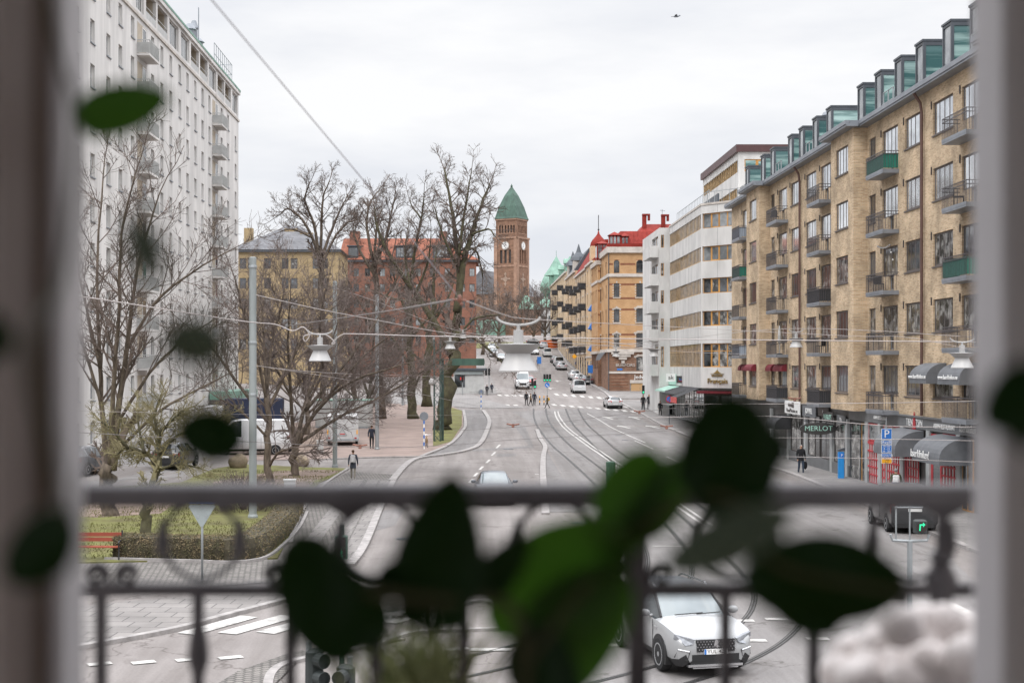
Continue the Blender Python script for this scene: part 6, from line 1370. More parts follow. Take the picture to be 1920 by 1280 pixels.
# big signal heads close below the balcony
for i, (px, py, w, lb) in enumerate(((590, 1215, .3, 'near traffic light with side visors below the balcony, left one'), (648, 1245, .3, 'near traffic light seen from behind below the balcony, beside the grasses'))):
    t = thing('traffic_light', lb, 'traffic light', P(px, 1290, 26.5), R(40 - 60 * i), 'traffic lights'); t.location.z = 0; zt = H - (py - HY) * 26.5 / F; m = MB(); m.tube([(0, .2, 0), (0, .2, zt + .1)], .055, 10); m.build('post', M['galv'], t)
    m = MB(); m.rbox((-.17, -.1, zt - 1.05), (.17, .12, zt), .06); k = m.build('housing', M['signal_black'], t)
    for j in range(3):
        z = zt - .2 - j * .32; m = MB(); m.lathe([(.11, -.12), (.11, -.1)], 14, axis='y', o=(0, 0, z)); m.build('lens', M['signal_off'], k); m = MB(); m.lathe([(.135, -.32), (.135, -.1), (.125, -.1), (.125, -.32)], 14, axis='y', o=(0, 0, z)); m.build('visor', M['signal_black'], k)
bo = thing('signal_post', 'top of a dark green post in front of the tram tracks', 'post', P(1145, 1200, 36), 0); bo.location.z = 0; zt = H - (866 - HY) * 36 / F; m = MB(); m.lathe([(.12, 0), (.115, zt - .1), (.12, zt - .08), (.12, zt), (.08, zt + .02)], 14); m.build('shaft', M['copper_dark'], bo); m = MB(); m.lathe([(.2, 0), (.2, .3), (.13, .4)], 14); m.build('base', M['copper_dark'], bo)
for i, px in enumerate((1012, 1020)):
    t = thing('crossing_bollard', ['yellow and black bollard on the crossing island, nearer the brown coat', 'yellow and black bollard on the crossing island, nearer the blue arrow sign'][i], 'bollard', G(px, 759), 0, 'crossing island bollards'); 
    for j in range(4): m = MB(); m.lathe([(.06, j * .28), (.06, j * .28 + .275), (.04, j * .28 + .279)], 10); m.build('band', M['sign_yellow' if j % 2 else 'black_plastic'], t)
# hill signs
for px, py, ptop, mt, lb in ((1077, 703, 668, 'sign_yellow', 'yellow diamond sign on a post on the hill pavement'), (1107, 722, 688, 'sign_blue', 'blue parking sign by the motorcycle at the orange house'), (1011, 700, 672, 'sign_blue', 'round blue signs right of the hanging lamp bowl')):
    b = G(px, py); h = (py - ptop) * b.y / F; t = thing('road_sign', lb, 'sign', b); m = MB(); m.tube([(0, 0, 0), (0, 0, h)], .04, 6); m.build('post', M['galv'], t); m = MB()
    if mt == 'sign_yellow': m.prism([(-.45, h), (0, h - .45), (.45, h), (0, h + .45)], -.06, -.03)
    else: m.box((-.36, -.06, h - .9), (.36, -.03, h + .3))
    m.build('sign_face', M[mt], t)
bn = thing('street_banner', 'orange banner hanging over the street at the hill crest', 'banner', P(1031, 642, 318)); m = MB(); m.add([(-2.3, 0, .4), (2.3, 0, .7), (2.2, .15, -1.3), (0, .25, -1.5), (-2.1, .1, -1.6)], [(0, 1, 2, 3, 4)]); m.add([(-2.3, .06, .4), (2.3, .06, .7), (2.2, .21, -1.3), (0, .31, -1.5), (-2.1, .16, -1.6)], [(4, 3, 2, 1, 0)]); m.build('cloth', M['sign_yellow'] if False else mat('orange_banner', (.62, .12, .02), .8, var=.1), bn); m = MB(); m.tube([(-12, 0, 1.2), (-2.3, 0, .42), (2.3, 0, .72), (9, 0, 1.6)], .03, 4); m.build('line', M['wire_dark'], bn)
# kiosk
kk = thing('kiosk', 'small white kiosk with a dark window front under the overhead sign', 'kiosk', G(879, 738), 0); m = MB(); m.box((-2.1, 0, 0), (2.1, 2.6, 3.2)); m.build('wall', M['kiosk_white'], kk); m = MB(); m.box((-2.4, -.5, 3.2), (2.4, 2.9, 3.5)); m.build('roof', M['metal_dark'], kk); m = MB(); m.box((-1.95, -.03, .9), (-.5, -.003, 2.6)); m.build('window', M['glass'], kk); m = MB(); m.box((-1.9, -.25, 2.65), (1.9, -.01, 3.15)); o = m.build('sign', M['sign_back'], kk); m = MB(); m.box((-1.2, -.05, 1.9), (-.7, -.035, 2.3)); m.build('poster', M['sign_red'], kk)
for x in (.1, 1.1): m = MB(); m.box((x, -.04, .25), (x + .85, -.003, 2.5)); m.build('panel', M['balc_white'], kk)
# cabinets, boulders
def cabinet(px, py, w, d, h, lb, mt='white_paint'):
    t = thing('utility_cabinet', lb, 'cabinet', G(px, py), R(6)); m = MB(); m.rbox((-w / 2, 0, .1), (w / 2, d, h), .02); m.build('body', M[mt], t); m = MB(); m.box((-w / 2 - .03, -.03, h), (w / 2 + .03, d + .03, h + .06)); m.build('lid', M[mt], t); m = MB(); m.box((-w / 2 + .05, -.012, .2), (-.01, -.003, h - .1)); m.box((.01, -.012, .2), (w / 2 - .05, -.003, h - .1)); m.build('door', M[mt], t); m = MB(); m.box((-w / 2 + .02, .02, 0), (w / 2 - .02, d - .02, .1)); m.build('plinth', M['metal_grey'], t)
cabinet(543, 966, .5, .4, 1.5, 'tall white utility cabinet at the hedge corner by the footpath'); cabinet(600, 851, .5, .4, .95, 'low grey utility cabinet left of the box trailer', 'kiosk_white')
for px, py, sx, sz, lb, sd in ((447, 878, .66, .85, 'rounded brown boulder on the grass left of the thick pole', 1), (562, 874, .62, .78, 'rounded brown boulder between the two tree trunks', 2)):
    m = MB(); m.ball((0, 0, sz * .42), (sx, sx * .8, sz * .6), 18, 12); mm = m.mesh('boulder', M['boulder'], True)
    for v in mm.vertices: v.co += v.co.normalized() * noise.noise(v.co * 1.7 + Vector((sd * 7, 0, 0))) * .18
    tag(link('boulder', mm, None, G(px, py)), lb, 'boulder', 'boulders on the grass')
# bench
be = thing('park_bench', 'red slatted park bench with black iron ends beside the hedge', 'bench', G(166, 1052), 0); Ws = 1.0
for z, y in ((.62, .42), (.80, .47)): pass
for nm, sl in (('seat', [(.45, 0.0), (.45, .13), (.45, .26)]), ('backrest', [(.62, .40), (.78, .44)])):
    m = MB()
    for z, y in sl: m.box((-Ws, y, z), (Ws - .02, y + (.1 if nm == 'seat' else .035), z + (.035 if nm == 'seat' else .13)))
    m.build(nm, mat('red_bench_slats_' + nm, (.26, .06, .035), .5, var=.15), be)
for x in (Ws, -Ws - .05):
    m = MB(); m.tube([(x, .0, 0), (x, .04, .44), (x, .38, .44), (x, .50, .98)], .028, 6); m.tube([(x, .48, 0), (x, .38, .44)], .028, 6); m.tube([(x, .0, .44), (x, -.03, .62), (x, .05, .66), (x, .42, .66)], .024, 6); m.build('iron_end', M['iron'], be)
# motorcycle and bicycles by the orange house
mo = thing('motorcycle', 'dark motorcycle parked on the pavement by the orange house', 'motorcycle', G(1108, 706), R(78))
for y in (-.72, .72): m = MB(); m.lathe([(.2, -.05), (.3, -.06), (.33, 0), (.3, .06), (.2, .05)], 16, axis='x', o=(0, y, .33)); m.build('wheel', M['rubber'], mo)
m = MB(); m.ball((0, -.1, .82), (.17, .4, .17), 10, 6); m.ball((0, .0, .5), (.16, .35, .22), 10, 6); m.build('tank', paint('navy', (.03, .04, .055)), mo); m = MB(); m.ball((0, .5, .84), (.14, .38, .08), 10, 6); m.build('seat', M['black_plastic'], mo); m = MB(); m.tube([(-.35, -.5, 1.05), (0, -.55, 1.0), (.35, -.5, 1.05)], .025, 6); m.tube([(0, -.55, 1.0), (0, -.72, .33)], .035, 6); m.build('handlebar', M['chrome'], mo)
def bicycle(px, py, rz, lb):
    t = thing('bicycle', lb, 'bicycle', G(px, py), rz, 'bicycles parked by the orange house')
    for y in (-.52, .52):
        m = MB(); m.tube([(0, y + .33 * math.cos(a), .34 + .33 * math.sin(a)) for a in [2 * math.pi * i / 18 for i in range(19)]], .018, 5); m.build('wheel', M['rubber'], t)
    m = MB(); A, B, Cc, D = (0, .52, .34), (0, .1, .3), (0, .2, .85), (0, -.38, .85)
    for a, b in ((A, B), (B, Cc), (Cc, A), (Cc, D), (B, D), (D, (0, -.52, .34))): m.tube([a, b], .022, 5)
    m.build('frame', M['wood_pale'], t); m = MB(); m.ball((0, .22, .95), (.07, .13, .04), 8, 5); m.build('saddle', M['black_plastic'], t); m = MB(); m.tube([(-.28, -.3, 1.02), (0, -.4, 1.0), (.28, -.3, 1.02)], .016, 5); m.tube([(0, -.4, 1.0), D], .016, 5); m.build('handlebar', M['chrome'], t)
bicycle(1122, 711, R(30), 'bicycle nearest the motorcycle by the orange house'); bicycle(1127, 716, R(40), 'middle bicycle of three by the orange house'); bicycle(1131, 720, R(25), 'bicycle nearest the crossing of three by the orange house')
bicycle(800, 838, R(8), 'bicycle leaning by the striped sign post'); bicycle(800, 838, 0, '') if False else None

# ================================================================ LAMPS AND WIRES
def lamp(px, py, Y, w, label, hang=True):
    """py is the bowl's bottom edge, w its width in metres"""
    b = P(px, py, Y); t = thing('hanging_lamp', label, 'street lamp', b, 0, 'lamps hung over the street'); r = w / 2
    m = MB(); m.lathe([(r * .98, .0), (r, .015), (r * .74, r * .62), (r * .6, r * .95)], 24); m.build('bowl', M['lamp_frost'], t, smooth=True, angle=40)
    m = MB(); m.lathe([(r * .62, r * .93), (r * 1.15, r * 1.36), (r * 1.28, r * 1.38), (r * .3, r * 1.44), (r * .26, r * 1.44)], 24); m.build('shade', M['lamp_white'], t, smooth=True, angle=40)
    m = MB(); m.lathe([(r * .25, r * 1.44), (r * .25, r * 2.1), (r * .1, r * 2.12), (r * .08, r * 2.4)], 14); m.build('socket', M['lamp_white'], t, smooth=True, angle=40)
    m = MB(); m.tube([(r * 1.1 * math.cos(a), 0, r * 2.78 + r * .42 * math.sin(a)) for a in [math.pi + math.pi * i / 10 for i in range(11)]], r * .06, 6); m.build('hanger', M['lamp_white'], t)
    return t
lamp(972, 697, 16.5, .46, 'big close hanging street lamp in the middle of the view'); lamp(600, 677, 34, .54, 'white hanging street lamp in front of the park trees'); lamp(844, 654, 72, .55, 'small hanging lamp before the leaning elm trunk'); lamp(868, 634, 120, .6, 'tiny hanging lamp right of the elm trunk'); lamp(1493, 651, 66, .6, 'hanging lamp in front of the yellow brick house'); lamp(1804, 690, 30, .46, 'hanging lamp at the right window frame by the grey awnings'); lamp(1256, 668, 118, .9, 'hanging lamp before the orange windows of the office block') if False else lamp(1226, 668, 120, .9, 'hanging lamp before the balconies of the office block'); lamp(1155, 668, 130, .7, 'hanging lamp before the orange corner house')
def wire(pts, r, label, mt='wire', name='overhead_wire', n=6, side=5):
    q = [P(*p) for p in pts]; q = catmull(q, n) if len(q) > 2 else q
    o = q[0].copy(); m = MB(Matrix.Translation(-o)); m.tube(q, r * .78, side); ob = m.build(name, M[mt], None, smooth=True, loc=o); return tag(ob, label, 'cable', 'wires over the street')
wire([(395, -2, 5.6), (546, 177, 7), (697, 357, 8.6), (862, 560, 9.5)], .0042, 'thick grey span wire crossing the sky from upper left', 'wire_grey')
wire([(862, 560, 9.5), (940, 588, 14), (972, 596, 16.5), (1060, 602, 18), (1250, 612, 24), (1600, 630, 29), (1700, 632, 29.5), (1830, 657, 30)], .0062, 'pale cable from the knot through the big lamp to the right')
wire([(862, 560, 9.5), (700, 587, 22), (536, 611, 34)], .010, 'straight thin wire from the knot down to the left lamp cable', 'wire_dark')
wire([(20, 540, 30), (160, 557, 31), (440, 600, 33), (515, 608, 34), (548, 620, 34), (568, 613, 34), (580, 628, 34), (572, 640, 34), (570, 630, 34), (590, 626, 34), (612, 628, 34), (628, 642, 34), (622, 644, 34), (640, 628, 34), (668, 626, 34), (800, 630, 36), (1000, 633, 38), (1400, 637, 40), (1830, 641, 40)], .017, 'looped pale cable running through the left lamp across the street')
wire([(480, 553, 59), (600, 580, 62), (706, 600, 66), (844, 625, 72), (1000, 639, 80), (1240, 655, 95)], .028, 'sagging wire from the thick pole to the small lamp')
wire([(628, 540, 92), (700, 563, 95), (868, 622, 120), (1000, 632, 140), (1228, 648, 120)], .03, 'sagging wire from the grey pole to the tiny lamp')
for i, (pts, lb) in enumerate([([(480, 685, 59), (706, 722, 90), (930, 768, 150)], 'lower stay wire from the thick pole toward the crossing, first'), ([(480, 686, 59), (640, 700, 80), (850, 706, 130)], 'lower stay wire from the thick pole toward the kiosk, second'), ([(140, 770, 50), (430, 776, 60), (640, 779, 90), (880, 778, 130)], 'low wire crossing the park in front of the white van'), ([(140, 810, 40), (430, 826, 45), (700, 838, 55), (846, 834, 60), (962, 824, 62), (1182, 812, 62), (1300, 803, 62)], 'low dark wire with insulators over the roadway, lower'), ([(850, 807, 70), (968, 800, 70), (1076, 788, 70), (1198, 772, 70), (1330, 758, 70)], 'low dark wire with insulators over the roadway, upper'),
        ([(1440, 855, 45), (1660, 860, 45), (1830, 866, 45)], 'white wire just above the railing on the right'), ([(1200, 783, 60), (1440, 780, 55), (1660, 798, 50), (1830, 800, 48)], 'thin pale wire over the shop fronts, upper'), ([(1240, 757, 70), (1440, 757, 60), (1660, 755, 55), (1830, 752, 50)], 'thin pale wire over the shop fronts below the balconies'), ([(1440, 820, 50), (1620, 822, 48), (1830, 826, 46)], 'thin pale wire across the oval shop sign'), ([(1000, 655, 100), (1230, 640, 90), (1480, 616, 70), (1830, 632, 60)], 'thin wire rising across the office block to the brick house'), ([(1050, 625, 150), (1240, 655, 120), (1400, 664, 100)], 'thin wire sagging over the orange corner house'), ([(840, 640, 100), (1100, 650, 150), (1230, 655, 160)], 'far thin wire over the uphill street')]):
    wire(pts, .013 if i in (3, 4) else .011 if pts[0][2] < 55 else .016, lb, 'wire_dark' if i in (3, 4) else 'wire')
def insul(px, py, Y, lb):
    c = P(px, py, Y); t = thing('insulator', lb, 'insulator', c, 0, 'tram wire insulators'); m = MB(); m.tube([(-.28, 0, .06), (-.08, 0, .02), (.08, 0, .02), (.28, 0, .05)], .035, 6); m.build('clamp_bar', M['insul'], t); m = MB(); m.lathe([(.05, -.1), (.07, -.06), (.05, -.03), (.05, .06)], 10); m.build('bell', M['insul'], t)
insul(962, 797, 62, 'red brown wire insulator over the left roadway'); insul(1199, 772, 70, 'red brown wire insulator at the pavement corner'); insul(1250, 800, 62, 'red brown wire insulator over the right kerb'); insul(675, 836, 54, 'red brown wire insulator in front of the box trailer'); insul(1490, 748, 62, 'red brown wire insulator under the white shop sign')
c = P(862, 560, 9.5); m = MB(); m.ball((0, 0, 0), (.018, .018, .03), 10, 6); m.tube([(-.045, 0, -.005), (.045, 0, -.012)], .008, 6); m.ball((.012, 0, -.035), .013, 8, 5); tag(m.build('wire_knot', M['insul'], None, loc=c), 'brown rusty knot where three span wires meet', 'wire knot')
# gull
gb = P(1268, 31, 90); m = MB(); m.ball((0, 0, 0), (.07, .2, .07), 10, 6); m.add([(.05, -.08, .02), (.22, -.1, .09), (.38, -.02, .02), (.36, .06, .02), (.2, .03, .08), (.05, .1, .02)], [(0, 1, 4, 5), (1, 2, 3, 4)]); m.add([(-.05, -.08, .02), (-.22, -.1, .09), (-.38, -.02, .02), (-.36, .06, .02), (-.2, .03, .08), (-.05, .1, .02)], [(5, 4, 1, 0), (4, 3, 2, 1)]); m.ball((0, -.22, .03), .05, 8, 5); m.add([(-.04, .18, 0), (.04, .18, 0), (.07, .32, 0), (-.07, .32, 0)], [(0, 1, 2, 3)])
m.v = [(x, y, z) for x, y, z in m.v]; tag(m.build('seagull', M['metal_grey'], None, loc=gb, rz=R(70)), 'lone gull gliding in the grey sky', 'bird')

# ================================================================ TREES AND PLANTS
def grow(mb, p, d, L, r, lev, rng, sp):
    n = 3 if lev < 2 else 2; pts = [p]; dirs = [d]; q = p; dd = d
    for i in range(n):
        dd = (dd + Vector((rng.uniform(-1, 1), rng.uniform(-1, 1), rng.uniform(-1, 1))) * sp['wig'] + Vector((0, 0, sp['up']))).normalized(); q = q + dd * L / n; pts.append(q); dirs.append(dd)
    r1 = max(sp['rmin'], r * .45); mb.tube(pts, [max(sp['rmin'], r + (r1 - r) * i / n) for i in range(n + 1)], 4 if lev == 0 else 3, cap=False)
    if lev >= sp['lev']: return
    for k in range(sp['n'][lev]):
        t = rng.uniform(.25, 1.0); i = min(n - 1, int(t * n)); f = t * n - i; b = pts[i].lerp(pts[i + 1], f); a = dirs[min(i + 1, n)]
        ax = a.cross(Vector((rng.uniform(-1, 1), rng.uniform(-1, 1), rng.uniform(-1, 1))))
        if ax.length < 1e-3: continue
        nd_ = Matrix.Rotation(rng.uniform(*sp['ang']), 3, ax.normalized()) @ a
        grow(mb, b, nd_.normalized(), L * sp['rat'] * rng.uniform(.7, 1.15) * (1.25 - .5 * t), max(sp['rmin'], r * .5), lev + 1, rng, sp)
def tree(name, label, base, limbs, L, seed, rmin=.012, den=1.0, up=.06, bark='bark', twig='twig', n=(6, 5), Y=None, start=.25, ang=(R(25), R(65)), group=None, r1=None, lev=2):
    rng = random.Random(seed); b = G(*base); Yb = Y or b.y; b = Vector(((base[0] - CX) * Yb / F, Yb, g(0, Yb) if Y else b.z)); s = Yb / F
    t = thing(name, label, 'tree', b, 0, group); mt, mc = MB(), MB(); sp = dict(wig=.16, up=up, rmin=rmin, lev=lev, n=n, ang=ang, rat=.52)
    first = True
    for pts, ra, rb_ in limbs:
        dY = 0 if first else rng.uniform(-1, 1)
        w = []
        for i, p in enumerate(pts):
            dy = (p[2] if len(p) > 2 else dY * i * L * .45); q = P(p[0], p[1], Yb + dy); w.append(q - b)
        w = catmull(w, 4); m = len(w)
        w = [v + Vector((rng.uniform(-1, 1), rng.uniform(-1, 1), rng.uniform(-1, 1))) * (rb_ * s * .8 if 0 < i < m - 1 else 0) for i, v in enumerate(w)]
        rad = [(ra + (rb_ - ra) * i / (m - 1)) * s for i in range(m)]
        if first: w[0] = Vector((w[0].x, w[0].y, -.1)); rad[0] *= 1.35
        mt.tube(w, rad, 9 if first else 6)
        tot = sum((w[i + 1] - w[i]).length for i in range(m - 1)); cnt = int(tot * den); 
        if first and len(limbs) > 1: cnt = int(cnt * .25)
        for k in range(cnt):
            f = (start if not first else .6) + (1 - (start if not first else .6)) * (k + rng.random()) / max(cnt, 1); i = min(m - 2, int(f * (m - 1))); a = (w[i + 1] - w[i]).normalized(); p = w[i].lerp(w[i + 1], f * (m - 1) - i)
            ax = a.cross(Vector((rng.uniform(-1, 1), rng.uniform(-1, 1), rng.uniform(-1, 1)))); 
            if ax.length < 1e-3: continue
            d = Matrix.Rotation(rng.uniform(*ang), 3, ax.normalized()) @ a
            grow(mc, p, d.normalized(), L * rng.uniform(.55, 1.1) * (1.15 - .45 * f), max(rmin * 2, rad[i] * .45), 0, rng, sp)
        grow(mc, w[-1], (w[-1] - w[-2]).normalized(), L * .8, rad[-1], 0, rng, sp)
        first = False
    mt.build('trunk', M[bark], t, smooth=True); mc.build('crown', M[twig], t); return t
PG = 'bare trees in the park'
tree('bare_tree', 'tall bare tree with several stems rising in front of the white tower', (207, 968), [([(207, 968), (205, 920), (205, 870)], 15, 12), ([(203, 880), (192, 780), (186, 640), (183, 480), (196, 300)], 7, 1.2), ([(212, 880), (222, 770), (240, 640), (258, 500), (300, 360)], 8, 1.2), ([(206, 880), (212, 740), (222, 600), (228, 440), (255, 320)], 6, 1.2), ([(236, 660), (290, 570), (360, 510), (430, 470)], 4, 1), ([(222, 790), (280, 700), (340, 640), (400, 600)], 4, 1), ([(190, 760), (160, 660), (120, 560), (90, 480)], 4, 1), ([(225, 840), (300, 770), (370, 730), (430, 700)], 4, 1), ([(188, 690), (150, 520), (140, 400)], 3.5, 1)], 2.7, 11, .007, 1.7, .13, n=(6, 5), group=PG)
tree('fruit_tree', 'small gnarled mossy tree with budding twigs on the lawn behind the bench', (279, 1004), [([(279, 1004), (274, 960), (283, 925), (288, 900)], 11, 7), ([(288, 905), (291, 870), (270, 848), (240, 840), (222, 850)], 6, 2.5), ([(288, 905), (300, 860), (298, 825), (318, 790), (345, 770)], 6, 2), ([(296, 850), (335, 815), (385, 800), (420, 780)], 4, 1.5), ([(240, 842), (215, 810), (190, 790)], 3.5, 1.5), ([(270, 848), (262, 805), (255, 765)], 3.5, 1.5), ([(300, 830), (290, 780), (300, 745)], 3.5, 1.5), ([(290, 880), (340, 870), (380, 880)], 3, 1.2)], 1.0, 12, .0042, 9.5, .07, 'bark_moss', 'bud', n=(6, 5), ang=(R(30), R(80)))
tree('bare_tree', 'bare tree with a slim trunk just right of the thick grey pole', (505, 905), [([(505, 905), (503, 850), (501, 790), (500, 740)], 7.5, 5), ([(500, 750), (482, 670), (455, 580), (440, 520)], 4, 1), ([(500, 745), (508, 650), (528, 570), (535, 520)], 4, 1), ([(501, 790), (440, 710), (395, 650), (350, 610)], 4, 1), ([(501, 770), (540, 690), (575, 620), (610, 570)], 4, 1), ([(502, 820), (450, 770), (400, 740)], 3, 1), ([(500, 730), (495, 640), (490, 560)], 3.5, 1), ([(503, 875), (520, 850), (552, 838)], 3, 1.5)], 2.9, 13, .0065, 2.4, .07, n=(7, 6), twig='twig_red', group=PG)
tree('bare_tree', 'low forking bare tree whose long branches sweep right over the trailer', (549, 893), [([(549, 893), (551, 865), (553, 840)], 8, 6.5), ([(553, 842), (590, 775), (660, 715), (770, 680)], 5, 1), ([(553, 842), (572, 760), (605, 680), (640, 590)], 5, 1), ([(555, 835), (630, 785), (730, 735), (840, 665)], 4, .8), ([(552, 840), (545, 740), (540, 640), (545, 550)], 4.5, 1), ([(572, 770), (640, 690), (700, 610), (730, 560)], 4, 1), ([(545, 740), (500, 660), (470, 600)], 3, 1), ([(605, 690), (600, 600), (615, 530)], 3, 1), ([(590, 775), (690, 660), (780, 600)], 3, .8)], 3.0, 14, .0065, 2.3, .07, n=(7, 6), twig='twig_red', group=PG)
tree('bare_tree', 'tall round crowned bare tree above the yellow house roof', (606, 765), [([(606, 765), (604, 640), (602, 560), (600, 490)], 6.5, 4.5), ([(600, 492), (585, 445), (565, 410), (540, 392), (522, 404)], 3.6, .9), ([(600, 490), (588, 420), (572, 375), (580, 345)], 3.5, .9), ([(600, 490), (603, 420), (606, 370), (618, 338)], 3.5, .9), ([(600, 490), (622, 430), (640, 390), (652, 365)], 3.5, .9), ([(601, 505), (625, 450), (648, 420), (662, 415)], 3, .9), ([(603, 560), (640, 575), (665, 590)], 3, 1), ([(585, 445), (548, 430), (525, 435)], 2.4, .8)], 2.5, 15, .012, 1.8, .05, Y=150, n=(6, 5), group=PG)
tree('bare_tree', 'tall bare tree with a narrow crown above the red tiled roof', (716, 770), [([(716, 770), (712, 650), (706, 560), (702, 490)], 7, 4.5), ([(702, 495), (688, 430), (692, 385), (712, 355)], 3.5, .9), ([(703, 500), (725, 440), (735, 395), (740, 370)], 3.5, .9), ([(702, 490), (706, 430), (716, 390)], 3.2, .9), ([(704, 520), (675, 470), (662, 430), (668, 410)], 3, .9), ([(708, 580), (745, 520), (760, 480)], 3, .9), ([(710, 620), (670, 560), (650, 520)], 3, .9)], 2.6, 16, .012, 1.8, .05, Y=150, n=(6, 5), group=PG)
tree('elm_tree', 'big dark leaning elm with a long left limb in front of the church tower', (829, 806), [([(829, 806), (836, 750), (846, 680), (854, 620)], 15, 10), ([(854, 622), (862, 540), (856, 460), (846, 385), (832, 315)], 8.5, 1.2), ([(856, 585), (868, 500), (884, 440), (902, 385), (918, 345)], 7.5, 1.2), ([(848, 665), (812, 598), (772, 540), (730, 480), (708, 425), (702, 388)], 7.5, 1.4), ([(860, 480), (868, 420), (876, 370), (884, 320)], 3.5, .9), ([(866, 478), (885, 466), (897, 480), (905, 520)], 3.5, 1), ([(852, 640), (885, 632), (930, 668), (962, 700)], 4, .9), ([(848, 660), (885, 600), (940, 590)], 3.2, .9), ([(858, 500), (830, 440), (815, 390)], 3, .9), ([(772, 542), (760, 480), (765, 430)], 3, .9), ([(790, 570), (740, 560), (700, 545)], 3, .9), ([(884, 440), (915, 430), (930, 445)], 2.6, .9)], 2.6, 17, .011, 1.8, .05, bark='bark_moss', n=(6, 5))
tree('bare_tree', 'bare tree with a straight trunk left of the leaning elm', (775, 785), [([(775, 785), (771, 720), (768, 650), (766, 570)], 9.5, 5), ([(766, 575), (776, 480), (790, 410), (795, 362)], 4, .9), ([(767, 600), (745, 540), (735, 500)], 3, .9), ([(766, 580), (800, 500), (808, 440)], 3.4, .9), ([(768, 640), (800, 600), (830, 580)], 3, .9), ([(770, 690), (740, 640), (715, 610)], 3, .9), ([(772, 740), (790, 700), (800, 690)], 2.6, .9), ([(790, 410), (775, 390), (768, 375)], 2, .8)], 2.5, 18, .012, 1.8, .05, bark='bark_moss', n=(6, 5), group=PG)
tree('bare_tree', 'bare tree with a mossy trunk between its neighbour and the lattice mast', (800, 762), [([(800, 762), (802, 700), (806, 630), (812, 560)], 9, 5), ([(812, 562), (815, 500), (820, 460)], 3.5, .9), ([(808, 610), (840, 560), (850, 530)], 3, .9), ([(806, 630), (780, 590), (770, 560)], 3, .9), ([(803, 690), (770, 660), (740, 650)], 3, .9), ([(803, 680), (840, 640), (880, 640)], 3, .9)], 2.6, 19, .013, 1.8, .04, bark='bark_moss', n=(6, 5), group=PG)
tree('bare_tree', 'dense reddish bare tree between the yellow house and the slim pole', (665, 775), [([(665, 775), (664, 720), (660, 670)], 5, 4), ([(660, 675), (640, 600), (630, 560)], 3, .9), ([(662, 690), (690, 620), (700, 580)], 3, .9), ([(663, 700), (620, 650), (590, 620)], 3, .9), ([(663, 705), (720, 670), (750, 650)], 3, .9)], 3.0, 20, .013, 2.6, .08, twig='twig_red', n=(6, 5), group=PG)
tree('bare_tree', 'bushy fine twigged bare tree behind the boulders and the white van', (575, 815), [([(575, 815), (576, 780), (578, 750)], 5, 4), ([(578, 755), (550, 680), (520, 620), (500, 580)], 3, .8), ([(578, 755), (580, 670), (585, 590)], 3, .8), ([(578, 755), (615, 680), (650, 620)], 3, .8), ([(577, 775), (520, 720), (480, 690)], 2.6, .8), ([(577, 775), (640, 720), (690, 690)], 2.6, .8)], 3.0, 51, .009, 2.6, .08, twig='twig_red', n=(7, 6), group=PG)
tree('bare_tree', 'bushy fine twigged bare tree left of the slim pole before the red house', (690, 800), [([(690, 800), (690, 770), (692, 740)], 5, 4), ([(692, 745), (668, 680), (645, 610), (640, 570)], 3, .8), ([(692, 745), (698, 660), (705, 590)], 3, .8), ([(692, 745), (725, 680), (755, 620)], 3, .8), ([(691, 770), (640, 720), (610, 690)], 2.6, .8), ([(691, 770), (740, 720), (775, 700)], 2.6, .8)], 3.0, 52, .010, 2.4, .08, twig='twig_red', n=(7, 6), group=PG)
for px, py, Y, sd, lb in ((1022, 640, 322, 31, 'small bare tree at the hill crest left of the green roof house'), (935, 640, 330, 32, 'brownish bare tree at the foot of the church tower'), (975, 640, 335, 33, 'brownish bare tree below the small green chapel roof'), (905, 650, 300, 34, 'brownish bare tree left of the church behind the elm'), (1000, 640, 345, 35, 'brownish bare tree right of the chapel roof on the hill')):
    k = 330 / Y
    tree('hill_tree', lb, (px, py), [([(px, py + 6), (px, py - 25)], 3, 2), ([(px, py - 20), (px - 14, py - 50), (px - 18, py - 78)], 1.6, .6), ([(px, py - 22), (px + 3, py - 60), (px + 1, py - 90)], 1.6, .6), ([(px, py - 20), (px + 14, py - 48), (px + 15, py - 75)], 1.5, .6), ([(px, py - 12), (px - 22, py - 36)], 1.2, .6), ([(px, py - 12), (px + 20, py - 30)], 1.2, .6)], 3.2, sd, .022, 1.8, .06, Y=Y, n=(6, 5), twig='twig_red', group='bare trees on the church hill')
# bushes in the park
def bush(px, py, w, h, label, seed, mt='twig', n=420, name='bush'):
    b = G(px, py); rng = random.Random(seed); t = thing(name, label, 'bush', b); m = MB(); k = MB()
    for i in range(9): a = rng.uniform(0, 6.28); k.tube([(0, 0, 0), (math.cos(a) * w * .25, math.sin(a) * w * .25, h * .6)], [.03, .015], 4)
    for i in range(n):
        a = rng.uniform(0, 6.28); r = w * .5 * math.sqrt(rng.random()); z = h * rng.random() * (1 - (r / w * 1.2) ** 2); p = Vector((math.cos(a) * r, math.sin(a) * r, max(.05, z))); d = Vector((math.cos(a) * .6, math.sin(a) * .6, rng.uniform(.2, 1.2))).normalized()
        m.tube([p, p + d * .3, p + d * .55 + Vector((rng.uniform(-.1, .1), 0, .05))], [.014, .01, .006], 3, cap=False)
    k.build('stem', M['bark'], t); m.build('twigs', M[mt], t)
bush(712, 762, 2.8, 2.4, 'dark brown bush behind the slim pole in the park', 41, n=900); bush(455, 958, 2.6, 1.5, 'twiggy bush at the foot of the thick grey pole', 42, n=900); bush(505, 848, 4.0, 1.2, 'low brown brush pile beside the white van', 43, n=900)
